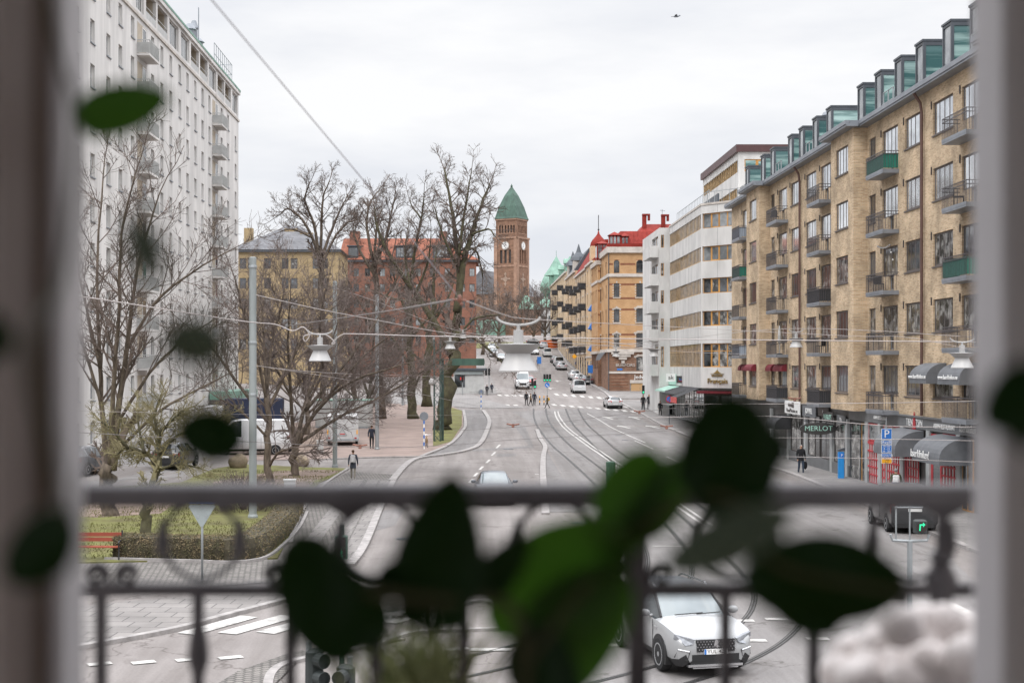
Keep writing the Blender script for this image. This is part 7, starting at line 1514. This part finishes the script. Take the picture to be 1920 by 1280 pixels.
# hedge
he = thing('hedge', 'clipped low hedge running along the cobbles and turning up the footpath', 'hedge', G(380, 1050)); hb = Vector(he.location); rng = random.Random(5)
hp = [G(222, 1046), G(300, 1048), G(380, 1050), G(455, 1050), G(500, 1022), G(530, 992), G(548, 962)]; hp = [Vector((p.x, p.y)) - Vector((hb.x, hb.y)) for p in hp]; hp = [Vector((p.x, p.y, 0)) for p in hp]
hc = catmull(hp, 6); core = MB(); leafm = MB(); n = len(hc); wd, hh = .5, .78
sec = []
for i, p in enumerate(hc):
    t = (hc[min(i + 1, n - 1)] - hc[max(i - 1, 0)]).normalized(); q = Vector((-t.y, t.x, 0)); sec.append((p, q))
prof = [(-wd, .03), (-wd * 1.02, hh * .55), (-wd * .85, hh * .95), (0, hh * 1.03), (wd * .85, hh * .95), (wd * 1.02, hh * .55), (wd, .03)]
vs = []; fs = []; k = len(prof)
for p, q in sec: vs += [p + q * (a + rng.uniform(-.03, .03)) * .93 + Vector((0, 0, z * .95 + .06)) for a, z in prof]
for i in range(n - 1):
    for j in range(k - 1): fs.append((i * k + j, i * k + j + 1, (i + 1) * k + j + 1, (i + 1) * k + j))
fs += [tuple(range(k)), tuple(range((n - 1) * k + k - 1, (n - 1) * k - 1, -1))]; core.add(vs, fs); core.build('branches', M['hedge_core'], he)
for _ in range(15000):
    f = rng.random() * (n - 1.001); i = int(f); p = sec[i][0].lerp(sec[i + 1][0], f - i); q = sec[i][1]; e = rng.random() * (k - 1.001); j = int(e); a = prof[j][0] + (prof[j + 1][0] - prof[j][0]) * (e - j); z = prof[j][1] + (prof[j + 1][1] - prof[j][1]) * (e - j)
    c = p + q * a * rng.uniform(.9, 1.06) + Vector((0, 0, z * rng.uniform(.94, 1.06) + .03)); s = rng.uniform(.018, .04)
    if i in (0, n - 2): c += (sec[1][0] - sec[0][0]).normalized() * rng.uniform(-.1, .1)
    d1 = Vector((rng.uniform(-1, 1), rng.uniform(-1, 1), rng.uniform(-1, 1))).normalized(); d2 = d1.orthogonal(); d2.normalize(); leafm.add([c - d1 * s, c + d2 * s * .6, c + d1 * s, c - d2 * s * .6], [(0, 1, 2, 3)])
leafm.build('leaves', M['hedge'], he)
m = MB(); ribbon([(p.x + hb.x, p.y + hb.y) for p in [hc[0] + Vector((-.3, -.66, 0))] + [pp - qq * .66 for pp, qq in sec]], .12, .12, m, rise=1); tag(m.build('kerb', M['kerb']), kind='structure')
# tufts of grass on the lawn
gm = MB(); rng = random.Random(9); poly = gx([(340, 910), (400, 884), (650, 884), (600, 905), (560, 945), (545, 990), (520, 1042), (150, 1050), (60, 1040), (60, 925)])
def inside(x, y, P_):
    c = False; j = len(P_) - 1
    for i in range(len(P_)):
        if (P_[i][1] > y) != (P_[j][1] > y) and x < (P_[j][0] - P_[i][0]) * (y - P_[i][1]) / (P_[j][1] - P_[i][1]) + P_[i][0]: c = not c
        j = i
    return c
x0, x1 = min(p[0] for p in poly), max(p[0] for p in poly); y0, y1 = min(p[1] for p in poly), max(p[1] for p in poly); cnt = 0
while cnt < 14000:
    x, y = rng.uniform(x0, x1), rng.uniform(y0, y1)
    if not inside(x, y, poly) or noise.noise(Vector((x * .35, y * .35, 0))) < -.12: cnt += .2; continue
    h = rng.uniform(.04, .12); a = rng.uniform(0, 6.28); w = rng.uniform(.012, .025); ca, sa = math.cos(a) * w, math.sin(a) * w; z = g(x, y) + .05; gm.add([(x - ca, y - sa, z), (x + ca, y + sa, z), (x + rng.uniform(-.05, .05), y + rng.uniform(-.05, .05), z + h)], [(0, 1, 2)]); cnt += 1
tag(gm.build('grass_blades', M['grass'], None), 'short winter grass blades on the lawn behind the hedge', 'grass', None, 'stuff')
# dry leaves on soil
# ================================================================ PEOPLE
def skinned(verts, edges, rad, root):
    me = bpy.data.meshes.new('pose'); me.from_pydata(verts, edges, []); o = bpy.data.objects.new('pose', me); C.objects.link(o); o.modifiers.new('skin', 'SKIN'); sk = me.skin_vertices[0].data
    for i, r in enumerate(rad): sk[i].radius = (r, r) if not isinstance(r, tuple) else r; sk[i].use_root = (i == root)
    s = o.modifiers.new('sub', 'SUBSURF'); s.levels = 2; s.render_levels = 2; dg = bpy.context.evaluated_depsgraph_get(); out = bpy.data.meshes.new_from_object(o.evaluated_get(dg)); bpy.data.objects.remove(o); bpy.data.meshes.remove(me); return out
CL = {}
def cloth(name, col):
    if name not in CL: CL[name] = mat('cloth_' + name, col, .9, var=.18, scale=6, coord='obj')
    return CL[name]
def person(label, px, py, hpx, face, top, legs, hem=.46, stride=.16, shoes='black', hair='brown', long_hair=False, hood=False, arms=.10, group='people walking in the street', bend=0.0):
    b = G(px, py); h = hpx * b.y / F; k = h / 1.75; V = []; E = []; Rd = []
    def v(x, y, z, r, par=None):
        V.append((x * k, y * k, z * k)); Rd.append(tuple(q * k for q in r) if isinstance(r, tuple) else r * k)
        if par is not None: E.append((par, len(V) - 1))
        return len(V) - 1
    pel = v(0, 0, .95, (.155, .115)); ab = v(0, -.01, 1.12, (.15, .11), pel); che = v(0, 0, 1.32, (.175, .12), ab); neck = v(0, -.01, 1.49, .06, che); hb_ = v(0, -.02, 1.57, .075, neck); hd = v(0, -.03, 1.66, (.082, .095), hb_); tp = v(0, -.02, 1.715, .05, hd); v(0, -.125, 1.615, .012, hd)
    hands = []
    for s in (1, -1):
        sh = v(s * .185, .0, 1.42, .075, che); el = v(s * .245, s * arms * .4 + .03, 1.15, .058, sh); wr = v(s * .255, -.06 + s * arms * 1.4, .93, .038, el); pa = v(s * .255, -.08 + s * arms * 1.5, .86, (.036, .022), wr); hands.append((s * .255 * k, (-.09 + s * arms * 1.5) * k, .80 * k))
        for f_ in range(4): v(s * .25 + 0, -.105 + s * arms * 1.5 + f_ * .018, .775 + abs(f_ - 1.4) * .008, .008, pa)
        v(s * .225, -.12 + s * arms * 1.5, .84, .009, pa)
        hp = v(s * .095, 0, .90, .10, pel); kn = v(s * .105, -s * stride * .55 - .03, .50, .068, hp); an = v(s * .105, -s * stride * 1.3 + .05, .09, .047, kn); v(s * .115, -s * stride * 1.3 - .10, .035, .042, an)
    me = skinned(V, E, Rd, pel); me.name = 'person'
    SK = M['skin']
    for q in (cloth(*top), cloth(*legs), SK, cloth(shoes, {'black': (.02, .02, .02), 'white': (.6, .6, .6), 'brown': (.1, .06, .04)}[shoes])): me.materials.append(q)
    for p in me.polygons:
        c = p.center / k; mi = 0
        if c.z > 1.5: mi = 2
        elif any((p.center - Vector(hh_)).length < .1 * k for hh_ in hands): mi = 2
        elif c.z < .085: mi = 3
        elif c.z < hem * 1.75 and abs(c.x) < .2: mi = 1
        p.material_index = mi; p.use_smooth = True
    o = link('person', me, None, b, face); tag(o, label, 'person', group)
    HC = {'brown': (.06, .035, .02), 'black': (.012, .012, .012), 'blond': (.30, .2, .1), 'grey': (.2, .2, .2), 'pink': (.45, .25, .2)}[hair]
    m = MB(); m.ball((0, .012 * k, 1.672 * k), (.092 * k, .105 * k, .085 * k), 14, 8)
    if long_hair: m.ball((0, .06 * k, 1.56 * k), (.085 * k, .05 * k, .14 * k), 12, 8)
    m.build('hood' if hood else 'hair', cloth(top[0], top[1]) if hood else cloth('hair_' + hair, HC), o, smooth=True)
    m = MB()
    for s in (1, -1): m.ball((s * .032 * k, -.112 * k, 1.642 * k), .011 * k, 6, 4)
    m.build('eyes', M['black_plastic'], o)
    if hem < .5:   # skirt of the coat
        m = MB(); z0, z1 = hem * 1.75 * k, 1.12 * k; m.lathe([(.178 * k, z0 - .02 * k), (.182 * k, z0), (.172 * k, (z0 + z1) / 2), (.158 * k, z1)], 16); sc_ = m.mesh('coat_hem', cloth(*top), True)
        for q in sc_.vertices: q.co.y *= .80
        link('coat_hem', sc_, o)
    return o
def pack(o, hpx, y, label, mt, col):
    k = hpx * y / F / 1.75; m = MB(); m.rbox((-.15 * k, 0, 1.02 * k), (.15 * k, .16 * k, 1.46 * k), .04 * k); m.rbox((-.11 * k, .162 * k, 1.06 * k), (.11 * k, .22 * k, 1.28 * k), .02 * k)
    Rm = Matrix.Rotation(o.rotation_euler.z, 3, 'Z'); q = m.build('backpack', cloth(mt, col), None, loc=Vector(o.location) + Rm @ Vector((0, .125 * k, 0)), rz=o.rotation_euler.z); return tag(q, label, 'backpack')
away, toward = R(180), 0
NV, BK, DG, BR = ('navy', (.018, .022, .035)), ('black', (.014, .014, .016)), ('darkgrey', (.045, .045, .05)), ('brown', (.12, .075, .035))
person('person in a navy jacket walking away along the park path', 697, 841, 44, away, NV, BK, .52, .1, hair='brown')
a = person('person in a dark coat with a pale backpack on the paved footpath', 662, 899, 56, away, ('slate', (.04, .045, .058)), ('greybeige', (.16, .145, .12)), .40, .13, 'white', 'brown'); pack(a, 56, a.location.y, 'pale grey backpack worn by the person on the paved footpath', 'palegrey', (.36, .35, .35))
c = person('person in a black padded jacket and jeans on the right pavement', 1502, 889, 56, toward, BK, ('jeans', (.035, .05, .075)), .47, .12, 'white', 'grey')
m = MB(); s_ = c.location.y / F; m.ball((0, 0, -.2), (.12, .06, .24), 10, 8); m.tube([(-.06, 0, 0), (0, 0, .14), (.06, 0, 0)], .012, 5); tag(m.build('carrier_bag', cloth('black', BK[1]), None, smooth=True, loc=Vector(c.location) + Vector((.27, .04, .74))), 'dark carrier bag held by the person in the black padded jacket', 'bag')
d = person('person in a green jacket and grey cap by the parking sign', 1680, 948, 70, R(165), ('olive', (.05, .055, .03)), BK, .5, .12, 'black', 'grey'); pack(d, 70, d.location.y, 'white backpack worn by the person by the parking sign', 'white', (.55, .55, .54))
person('person in a dark coat, leftmost of the group on the crossing', 987, 760, 26, R(190), BK, BK, .45); person('person in a brown jacket in the middle of the crossing group', 995, 761, 24, R(80), BR, BK, .5, .2); person('person in a navy coat beside the crossing signal', 1002, 760, 25.5, R(170), NV, BK, .44)
e = person('person in a brown coat striding left under the blue arrow sign', 1026, 765, 24, R(-80), ('khaki', (.11, .09, .055)), BK, .42, .26); pack(e, 24, e.location.y, 'yellow backpack worn by the person striding under the arrow sign', 'yellow', (.6, .33, .02))
person('person in a dark coat, left of the pair at the cafe corner', 1206, 770, 30, toward, BK, BK, .45, hair='brown', long_hair=True); person('person in a dark coat, right of the pair at the cafe corner', 1217, 769, 30, toward, DG, BK, .42, hair='blond', long_hair=True); person('person in a long black coat walking alone past the cafe', 1238, 780, 29, toward, BK, BK, .36, .14); person('person standing at the cafe window behind the no parking sign', 1270, 781, 29, R(90), BK, DG, .44)
person('person in black standing left near the kiosk', 913, 741, 20, away, BK, BK, .45); person('person in black with hands down right near the kiosk', 922, 738, 20, away, NV, BK, .45); person('person in blue walking up the hill pavement', 1081, 692, 17, away, ('blue', (.04, .08, .22)), BK, .5); person('person in dark clothes on the hill by the blue signs', 1008, 686, 14, toward, DG, BK, .45)

# ================================================================ THE FLAT WE LOOK OUT OF
FZ = 5.25      # its floor
ap = thing('room', 'dim flat interior around the open balcony door we look through', 'room', (0, 0, FZ))
M['room_wall'] = mat('warm_grey_room_wall', (.62, .57, .54), .9, var=.08); M['room_floor'] = mat('oak_floor', (.25, .16, .09), .6, var=.25, scale=3, stretch=(8, 1, 1)); M['frame_white'] = mat('grey_white_frame_paint', (.47, .455, .47), .5, var=.06, scale=1.5); M['own_wall'] = mat('outer_render', (.45, .40, .35), .9, var=.1)
def rp(name, mt, boxes):
    m = MB(Matrix.Translation((0, 0, -FZ)))
    for a, b in boxes: m.box(a, b)
    return m.build(name, M[mt], ap)
zt = 7.95; xl, xr = -.62, .78
rp('floor', 'room_floor', [((-2.4, -4, FZ - .3), (2.6, 1.6, FZ))]); rp('ceiling', 'frame_white', [((-2.4, -4, zt), (2.6, 1.6, zt + .25))])
rp('window_wall', 'room_wall', [((-2.4, 1.28, FZ), (xl, 1.6, zt)), ((xr, 1.28, FZ), (2.6, 1.6, zt)), ((xl, 1.28, 7.5), (xr, 1.6, zt))])
rp('back_wall', 'room_wall', [((-2.4, -4.2, FZ - .3), (2.6, -4, zt + .25))]); rp('right_wall', 'room_wall', [((2.6, -4.2, FZ - .3), (2.8, -3.2, zt + .25)), ((2.6, .2, FZ - .3), (2.8, 1.6, zt + .25)), ((2.6, -3.2, FZ - .3), (2.8, .2, FZ + .5)), ((2.6, -3.2, 7.75), (2.8, .2, zt + .25))])  # opening in the right wall added to let more daylight into the room
rp('left_wall', 'room_wall', [((-2.6, -4.2, FZ - .3), (-2.4, -3.2, zt + .25)), ((-2.6, .2, FZ - .3), (-2.4, 1.6, zt + .25)), ((-2.6, -3.2, FZ - .3), (-2.4, .2, FZ + .5)), ((-2.6, -3.2, 7.75), (-2.4, .2, zt + .25))])  # opening added in this unseen wall to brighten the door frame
oh = thing('apartment_facade', 'rendered house front below the balcony we stand behind', 'building', (0, 2, 0)); m = MB(Matrix.Translation((0, -2, 0))); m.box((-12, 1.3, -.2), (12, 1.6, FZ - .3)); m.box((-12, 1.3, FZ - .3), (-2.6, 1.6, 9)); m.box((2.8, 1.3, FZ - .3), (12, 1.6, 9)); m.box((-2.6, 1.3, zt + .25), (2.8, 1.6, 9)); m.build('wall', M['own_wall'], oh)
# balcony door frame with its stiles
fw = thing('balcony_door_frame', 'blurred pale grey door frame standing at both edges of the view', 'door frame', (0, 1.3, FZ)); dT = Matrix.Translation((0, -1.3, -FZ)); xx1 = lambda px, d=1.32: (px - CX) * d / F
def fp_(name, a, b): m = MB(dT); m.rbox(a, b, .006); return m.build(name, M['frame_white'], fw)
L0, R0 = xx1(150), xx1(1838)
# left: fixed jamb, then the opened sash seen as stepped stiles
fp_('jamb', (xl, 1.36, FZ), (L0 - .055, 1.5, 7.5)); fp_('jamb', (R0 + .055, 1.36, FZ), (xr, 1.5, 7.5))
for s, x in ((-1, L0), (1, R0)):
    a, b = (x - .03, x) if s < 0 else (x, x + .03); fp_('stile', (a, 1.26, FZ + .03), (b, 1.34, 7.4))
    a, b = (x - .052, x - .034) if s < 0 else (x + .034, x + .052); fp_('stile', (a, 1.28, FZ + .03), (b, 1.36, 7.4))
    m = MB(dT); m.tube([(x - s * -.032, 1.25, FZ + .1), (x + s * .032, 1.25, 7.3)] if False else [(x + s * .032, 1.262, FZ + .1), (x + s * .032, 1.262, 7.3)], .0035, 8); m.build('seal', M['black_plastic'], fw)
fp_('head', (L0 - .05, 1.27, 7.405), (R0 + .05, 1.36, 7.49)); fp_('threshold', (xl, 1.3, FZ + .003), (xr, 1.5, FZ + .028))
# curtain edges hanging inside the room
for s, x0, lb in ((-1, xx1(92, 1.05), 'brown grey curtain edge at the far left of the view'),):
    m = MB(); vs = []; n = 40
    for i in range(n + 1):
        u = i / n; x = x0 + s * u * .28; y = 1.05 + .02 * math.sin(u * 42); vs += [(x, y, FZ + .03), (x, y, 7.6)]
    fs = [(2 * i, 2 * i + 1, 2 * i + 3, 2 * i + 2) for i in range(n)]; vs2 = [(p[0], p[1] + .003, p[2]) for p in vs]; m.add(vs, fs); m.add(vs2, fs)
    o = thing('curtain', lb, 'curtain', (x0, 1.05, FZ)); m.v = [(a - x0, b - 1.05, c - FZ) for a, b, c in m.v]; m.build('cloth', mat('taupe_curtain', (.45, .41, .405), .9, var=.2, scale=5, stretch=(4, 4, .3)), o, smooth=True); m = MB(); m.tube([(-.4, 0, 2.36), (.05, 0, 2.36)], .012, 8); m.build('rod', M['metal_dark'], o)
# balcony slab and iron railing
D = 2.0; sD = D / F; rx = lambda px: (px - CX) * sD; rz_ = lambda py: H - (py - HY) * sD
sl = thing('balcony_slab', 'concrete balcony floor below the iron railing', 'balcony', (0, 2, FZ - .2)); m = MB(); m.rbox((-1.5, -.39, -.0), (1.6, .14, .14), .02); m.build('slab', M['concrete_panel'], sl); m = MB(); m.box((-1.52, .09, -.06), (1.62, .16, -.003)); m.build('edge_strip', M['metal_grey'], sl)
ra = thing('balcony_railing', 'blurred black wrought iron balcony railing across the foreground', 'railing', (0, D, FZ - .06)); rT = Matrix.Translation((0, -D, -(FZ - .06)))
def rpart(name, fn): m = MB(rT); fn(m); return m.build(name, M['iron_rail'], ra, smooth=True, angle=45)
x0, x1 = -1.4, 1.5
rpart('top_rail', lambda m: (m.rbox((x0, D - .021, rz_(948)), (x1, D + .021, rz_(906)), .008)))
rpart('middle_rail', lambda m: m.box((x0, D - .012, rz_(1116)), (x1, D + .012, rz_(1093))))
rpart('bottom_rail', lambda m: m.box((x0, D - .012, FZ + .04), (x1, D + .012, FZ + .065)))
for px in (-140, 25, 190, 372, 545, 705, 870, 1035, 1195, 1360, 1525, 1690, 1850, 2020):
    w = .0075 if px != 1195 else .0125
    rpart('baluster', lambda m: m.box((rx(px) - w, D - w, FZ - .06 if px == 1195 else FZ + .065), (rx(px) + w, D + w, rz_(948) if px == 1195 else rz_(1115))))
    if px in (372, 1035): rpart('leaf_collar', lambda m: m.lathe([(.009, rz_(1265)), (.0155, rz_(1235)), (.0135, rz_(1200)), (.009, rz_(1170))], 10, o=(rx(px), D, 0)))
for px in (44, 377, 710, 1043, 1376, 1709):
    rpart('ring', lambda m: m.tube([(rx(px) + .054 * math.cos(a), D, rz_(1012) + .054 * math.sin(a)) for a in [2 * math.pi * i / 36 for i in range(37)]], .0042, 8))
    for s in (-1, 1): rpart('ring_collar', lambda m: m.lathe([(.005, rz_(1045)), (.0095, rz_(1025)), (.009, rz_(1005)), (.004, rz_(975))], 10, o=(rx(px) + s * .054, D, 0)))
    for s in (-1, 1):
        cx, cz = rx(px) + s * .103, rz_(1076); rpart('scroll', lambda m: m.tube([(cx - s * (.003 + .0125 * (i / 22)) * math.cos(i * .42), D, cz + (.003 + .0125 * (i / 22)) * math.sin(i * .42)) for i in range(23)] + [(cx + s * .016, D, rz_(1095))], .0042, 8))
for px in (655, 1765): rpart('rail_bracket', lambda m: m.prism([(rx(px - 45), rz_(947)), (rx(px + 45), rz_(947)), (rx(px + 14), rz_(965)), (rx(px), rz_(978)), (rx(px - 14), rz_(965))], D - .012, D + .012))
rpart('finial', lambda m: m.lathe([(.008, rz_(1160)), (.016, rz_(1120)), (.022, rz_(1085)), (.012, rz_(1055)), (.018, rz_(1045)), (.008, rz_(1030)), (.006, rz_(960))], 14, o=(rx(1765), D, 0)))
rpart('finial', lambda m: m.lathe([(.012, rz_(1095)), (.016, rz_(1060)), (.008, rz_(1035)), (.014, rz_(1020)), (.003, rz_(985))], 12, o=(rx(968), D, 0)))
# leaves of the plants inside
M['leaf'] = bpy.data.materials.new('glossy_houseplant_leaf'); lm_ = M['leaf']; lm_.use_nodes = True; t = lm_.node_tree; b = t.nodes['Principled BSDF']; b.inputs['Base Color'].default_value = (.022, .060, .012, 1); b.inputs['Roughness'].default_value = .42; b.inputs['Specular IOR Level'].default_value = .3
tr_ = nd(t, 'ShaderNodeBsdfTranslucent'); tr_.inputs[0].default_value = (.06, .17, .012, 1); mxs = nd(t, 'ShaderNodeMixShader'); mxs.inputs[0].default_value = .25; o_ = [n for n in t.nodes if n.type == 'OUTPUT_MATERIAL'][0]
t.links.new(b.outputs[0], mxs.inputs[1]); t.links.new(tr_.outputs[0], mxs.inputs[2]); t.links.new(mxs.outputs[0], o_.inputs[0])
M['stem'] = mat('green_brown_stem', (.05, .05, .02), .7, var=.2)
M['leaf_shaded'] = bpy.data.materials.new('shaded_leaf'); M['leaf_shaded'].use_nodes = True; b = M['leaf_shaded'].node_tree.nodes['Principled BSDF']; b.inputs['Base Color'].default_value = (.006, .026, .003, 1); b.inputs['Roughness'].default_value = .5; b.inputs['Specular IOR Level'].default_value = .15  # near-black copy of the leaf; shade of unlit leaves put into its colour
M['leaf_and_reflection'] = mat('pale_leaf_and_reflection', (.075, .105, .07), .6, var=.2, scale=20)  # pale colour stands in for faint leaves and leaf reflections in the glass
def leaf(parent, base, tip, w, d, heart=0.0, tilt=0.0, fold=.18, curl=.1, dtip=0.0, dk=True, rnd_=False):
    """base/tip in photo pixels at depth d; w width in pixels"""
    A = P(base[0], base[1], d); B = P(tip[0], tip[1], d + dtip); ax = (B - A); L = ax.length; ax.normalize(); view = Vector((0, 1, 0)); side = ax.cross(view).normalized(); side = Matrix.Rotation(tilt, 3, ax) @ side; nrm = side.cross(ax); W = w * d / F / 2; vs = []; fs = []; nu, nv = 16, 6
    for i in range(nu + 1):
        u = i / nu; prof = (math.sin(math.pi * min(1, u ** .78)) ** .55) * (1 - .06 * u) if heart == 0 and not rnd_ else (max(0, math.sin(math.pi * u)) ** .52) if rnd_ else max(0, (math.sin(math.pi * u ** .62) ** .6) * (1 - .18 * u))
        back = -heart * L * .16 if u < .12 else 0
        for j in range(-nv, nv + 1):
            s = j / nv; e = abs(s); vs.append(A + ax * (u * L + (back * e if u < .12 else 0)) + side * (W * prof * s) + nrm * (W * fold * e * e * prof - L * curl * (u - .5) ** 2 + W * .05 * math.sin(u * 9 + s * 3)) - Vector(parent.location))
    k = 2 * nv + 1
    for i in range(nu):
        for j in range(k - 1): fs.append((i * k + j, i * k + j + 1, (i + 1) * k + j + 1, (i + 1) * k + j))
    m = MB(); m.add(vs, fs); return m.build('leaf', M['leaf_and_reflection'] if dk == 'pale' else M['leaf_shaded'] if dk else lm_, parent, smooth=True)
def vine(parent, pts, r=.0022): m = MB(Matrix.Translation(-Vector(parent.location))); m.tube(catmull([P(*p) for p in pts], 6), r, 6); return m.build('stem', M['stem'], parent, smooth=True)
h1 = thing('houseplant', 'blurred dark broad leaved houseplant standing in front of the railing', 'plant', P(960, 1600, .95))
m = MB(); m.lathe([(.05, -.16), (.075, -.02), (.078, 0), (.07, 0), (.068, -.02), (.01, -.03)], 24); m.build('pot', mat('terracotta_pot', (.32, .14, .08), .8, var=.15), h1)
for q in (((700, 1090), (548, 1000), 0, .92), ): pass
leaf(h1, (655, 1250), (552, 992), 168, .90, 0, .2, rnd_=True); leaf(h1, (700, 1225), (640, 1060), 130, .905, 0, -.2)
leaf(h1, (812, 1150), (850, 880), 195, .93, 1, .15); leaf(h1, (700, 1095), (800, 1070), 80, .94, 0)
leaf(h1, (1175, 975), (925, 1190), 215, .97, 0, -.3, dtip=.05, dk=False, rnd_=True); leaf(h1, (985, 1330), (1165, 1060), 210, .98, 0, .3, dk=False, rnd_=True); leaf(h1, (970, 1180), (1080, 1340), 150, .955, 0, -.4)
leaf(h1, (1150, 1045), (1222, 835), 150, 1.0, 0, .3, dk=False, rnd_=True); leaf(h1, (1165, 1010), (1300, 850), 120, 1.0, 0, -.3, dk=False)
leaf(h1, (1368, 985), (1370, 733), 195, .95, 0, -.1, rnd_=True); leaf(h1, (1265, 895), (1480, 830), 150, .955, 0, .2, rnd_=True)
leaf(h1, (1385, 1080), (1705, 1100), 180, .93, 0, .1, rnd_=True); leaf(h1, (1480, 1010), (1560, 1195), 170, .94, 0, -.1, rnd_=True)
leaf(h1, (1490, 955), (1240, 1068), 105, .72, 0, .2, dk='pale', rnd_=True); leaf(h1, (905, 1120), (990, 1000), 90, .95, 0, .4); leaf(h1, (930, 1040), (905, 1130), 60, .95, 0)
vine(h1, [(960, 1600, .95), (985, 1300, .95), (960, 1140, .95), (830, 1125, .93), (690, 1110, .9)], .004); vine(h1, [(975, 1260, .95), (1080, 1120, .97), (1180, 1010, 1.0), (1300, 930, .96), (1400, 950, .94), (1460, 1060, .93), (1700, 1110, .93)], .003)
h2 = thing('trailing_plant', 'blurred trailing plant with single leaves hanging down the left frame', 'plant', P(60, -250, .9))
leaf(h2, (140, 228), (322, 178), 104, .95, 0, .3, dk=False); leaf(h2, (242, 398), (298, 535), 78, .62, 0, .2, dk='pale', rnd_=True); leaf(h2, (296, 640), (432, 648), 108, .62, 0, .2, dk='pale', rnd_=True); leaf(h2, (326, 800), (466, 832), 108, .88, 0, -.1, rnd_=True); leaf(h2, (138, 962), (12, 1090), 130, .72, 0, .2, rnd_=True); leaf(h2, (-60, 620), (30, 650), 96, .7, 0, .1)  # the two pale ones are window glass reflections built as leaves
vine(h2, [(60, -250, .9), (100, 60, .95), (140, 222, .95), (120, 500, .8), (60, 640, .6), (90, 820, .62), (130, 965, .62)], .0026)
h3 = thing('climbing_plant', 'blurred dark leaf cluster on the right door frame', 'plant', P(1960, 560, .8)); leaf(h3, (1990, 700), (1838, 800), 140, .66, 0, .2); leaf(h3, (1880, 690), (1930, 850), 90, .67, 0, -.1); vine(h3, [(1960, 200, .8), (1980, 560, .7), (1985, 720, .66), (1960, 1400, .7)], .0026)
# grasses in a balcony pot
gp_ = thing('balcony_grass', 'blurred pale green grassy plant in a pot by the railing', 'plant', P(795, 1330, 2.02)); rng = random.Random(21); m = MB()
for i in range(240):
    a = rng.uniform(-1, 1); x0 = rng.gauss(0, .035); y0_ = rng.gauss(0, .02); hgt = rng.uniform(.08, .175) * (1 - .35 * abs(a)); lean = a * .09; w = rng.uniform(.0015, .0035)
    pts = [Vector((x0 + lean * u * u, y0_ + rng.uniform(-.004, .004), hgt * u)) for u in (0, .35, .7, 1)]
    vs = []
    for q, ww in zip(pts, (1, .9, .6, .1)): vs += [q + Vector((-w * ww, 0, 0)), q + Vector((w * ww, .001, 0))]
    m.add(vs, [(0, 1, 3, 2), (2, 3, 5, 4), (4, 5, 7, 6)])
m.build('foliage', mat('pale_green_blades', (.24, .27, .12), .7, var=.35, scale=30), gp_); m = MB(); m.lathe([(.05, -.2), (.085, -.02), (.09, 0), (.08, 0), (.07, -.02), (.01, -.025)], 20); m.build('pot', M['dark_front'], gp_); m = MB(); m.lathe([(.06, -.83), (.06, -.205)], 12); m.build('stand', M['iron'], gp_)
# pale rounded clumps
pl2 = thing('planter', 'blurred planter heaped with pale pinkish white rounded clumps at the lower right', 'planter', P(1720, 1420, 1.7)); rng = random.Random(33)
pk = mat('pale_pink_white_clumps', (.72, .67, .65), .9, var=.12, scale=25)
for i, (px, py, r) in enumerate([(1640, 1265, 52), (1720, 1215, 58), (1785, 1250, 60), (1700, 1290, 50), (1600, 1310, 50), (1760, 1310, 60), (1820, 1200, 50), (1690, 1175, 40), (1575, 1260, 36), (1770, 1170, 38), (1840, 1280, 52), (1660, 1345, 60), (1560, 1340, 45), (1810, 1340, 55), (1735, 1360, 60), (1650, 1215, 40), (1750, 1250, 46), (1610, 1280, 44), (1690, 1250, 44), (1815, 1235, 44), (1735, 1165, 34), (1590, 1220, 30), (1640, 1310, 50), (1790, 1210, 46), (1660, 1190, 34)]):
    d = 1.7 + rng.uniform(-.09, .09); c = P(px, py, d) - Vector(pl2.location); rr = r * 1.12 * d / F; m = MB(); m.ball(c, (rr, rr * .9, rr * .92), 16, 10); mm = m.mesh('clump', pk, True)
    for v in mm.vertices: v.co += (v.co - c).normalized() * (noise.noise(v.co * 40) * .12 + noise.noise(v.co * 110) * .05) * rr
    link('clump', mm, pl2)
m = MB(); m.rbox((-.16, -.1, -.2), (.12, .1, .03), .01); m.build('box', M['metal_dark'], pl2); m = MB(); m.box((-.14, -.08, -.78), (.1, .08, -.202)); m.build('stand', M['iron'], pl2)
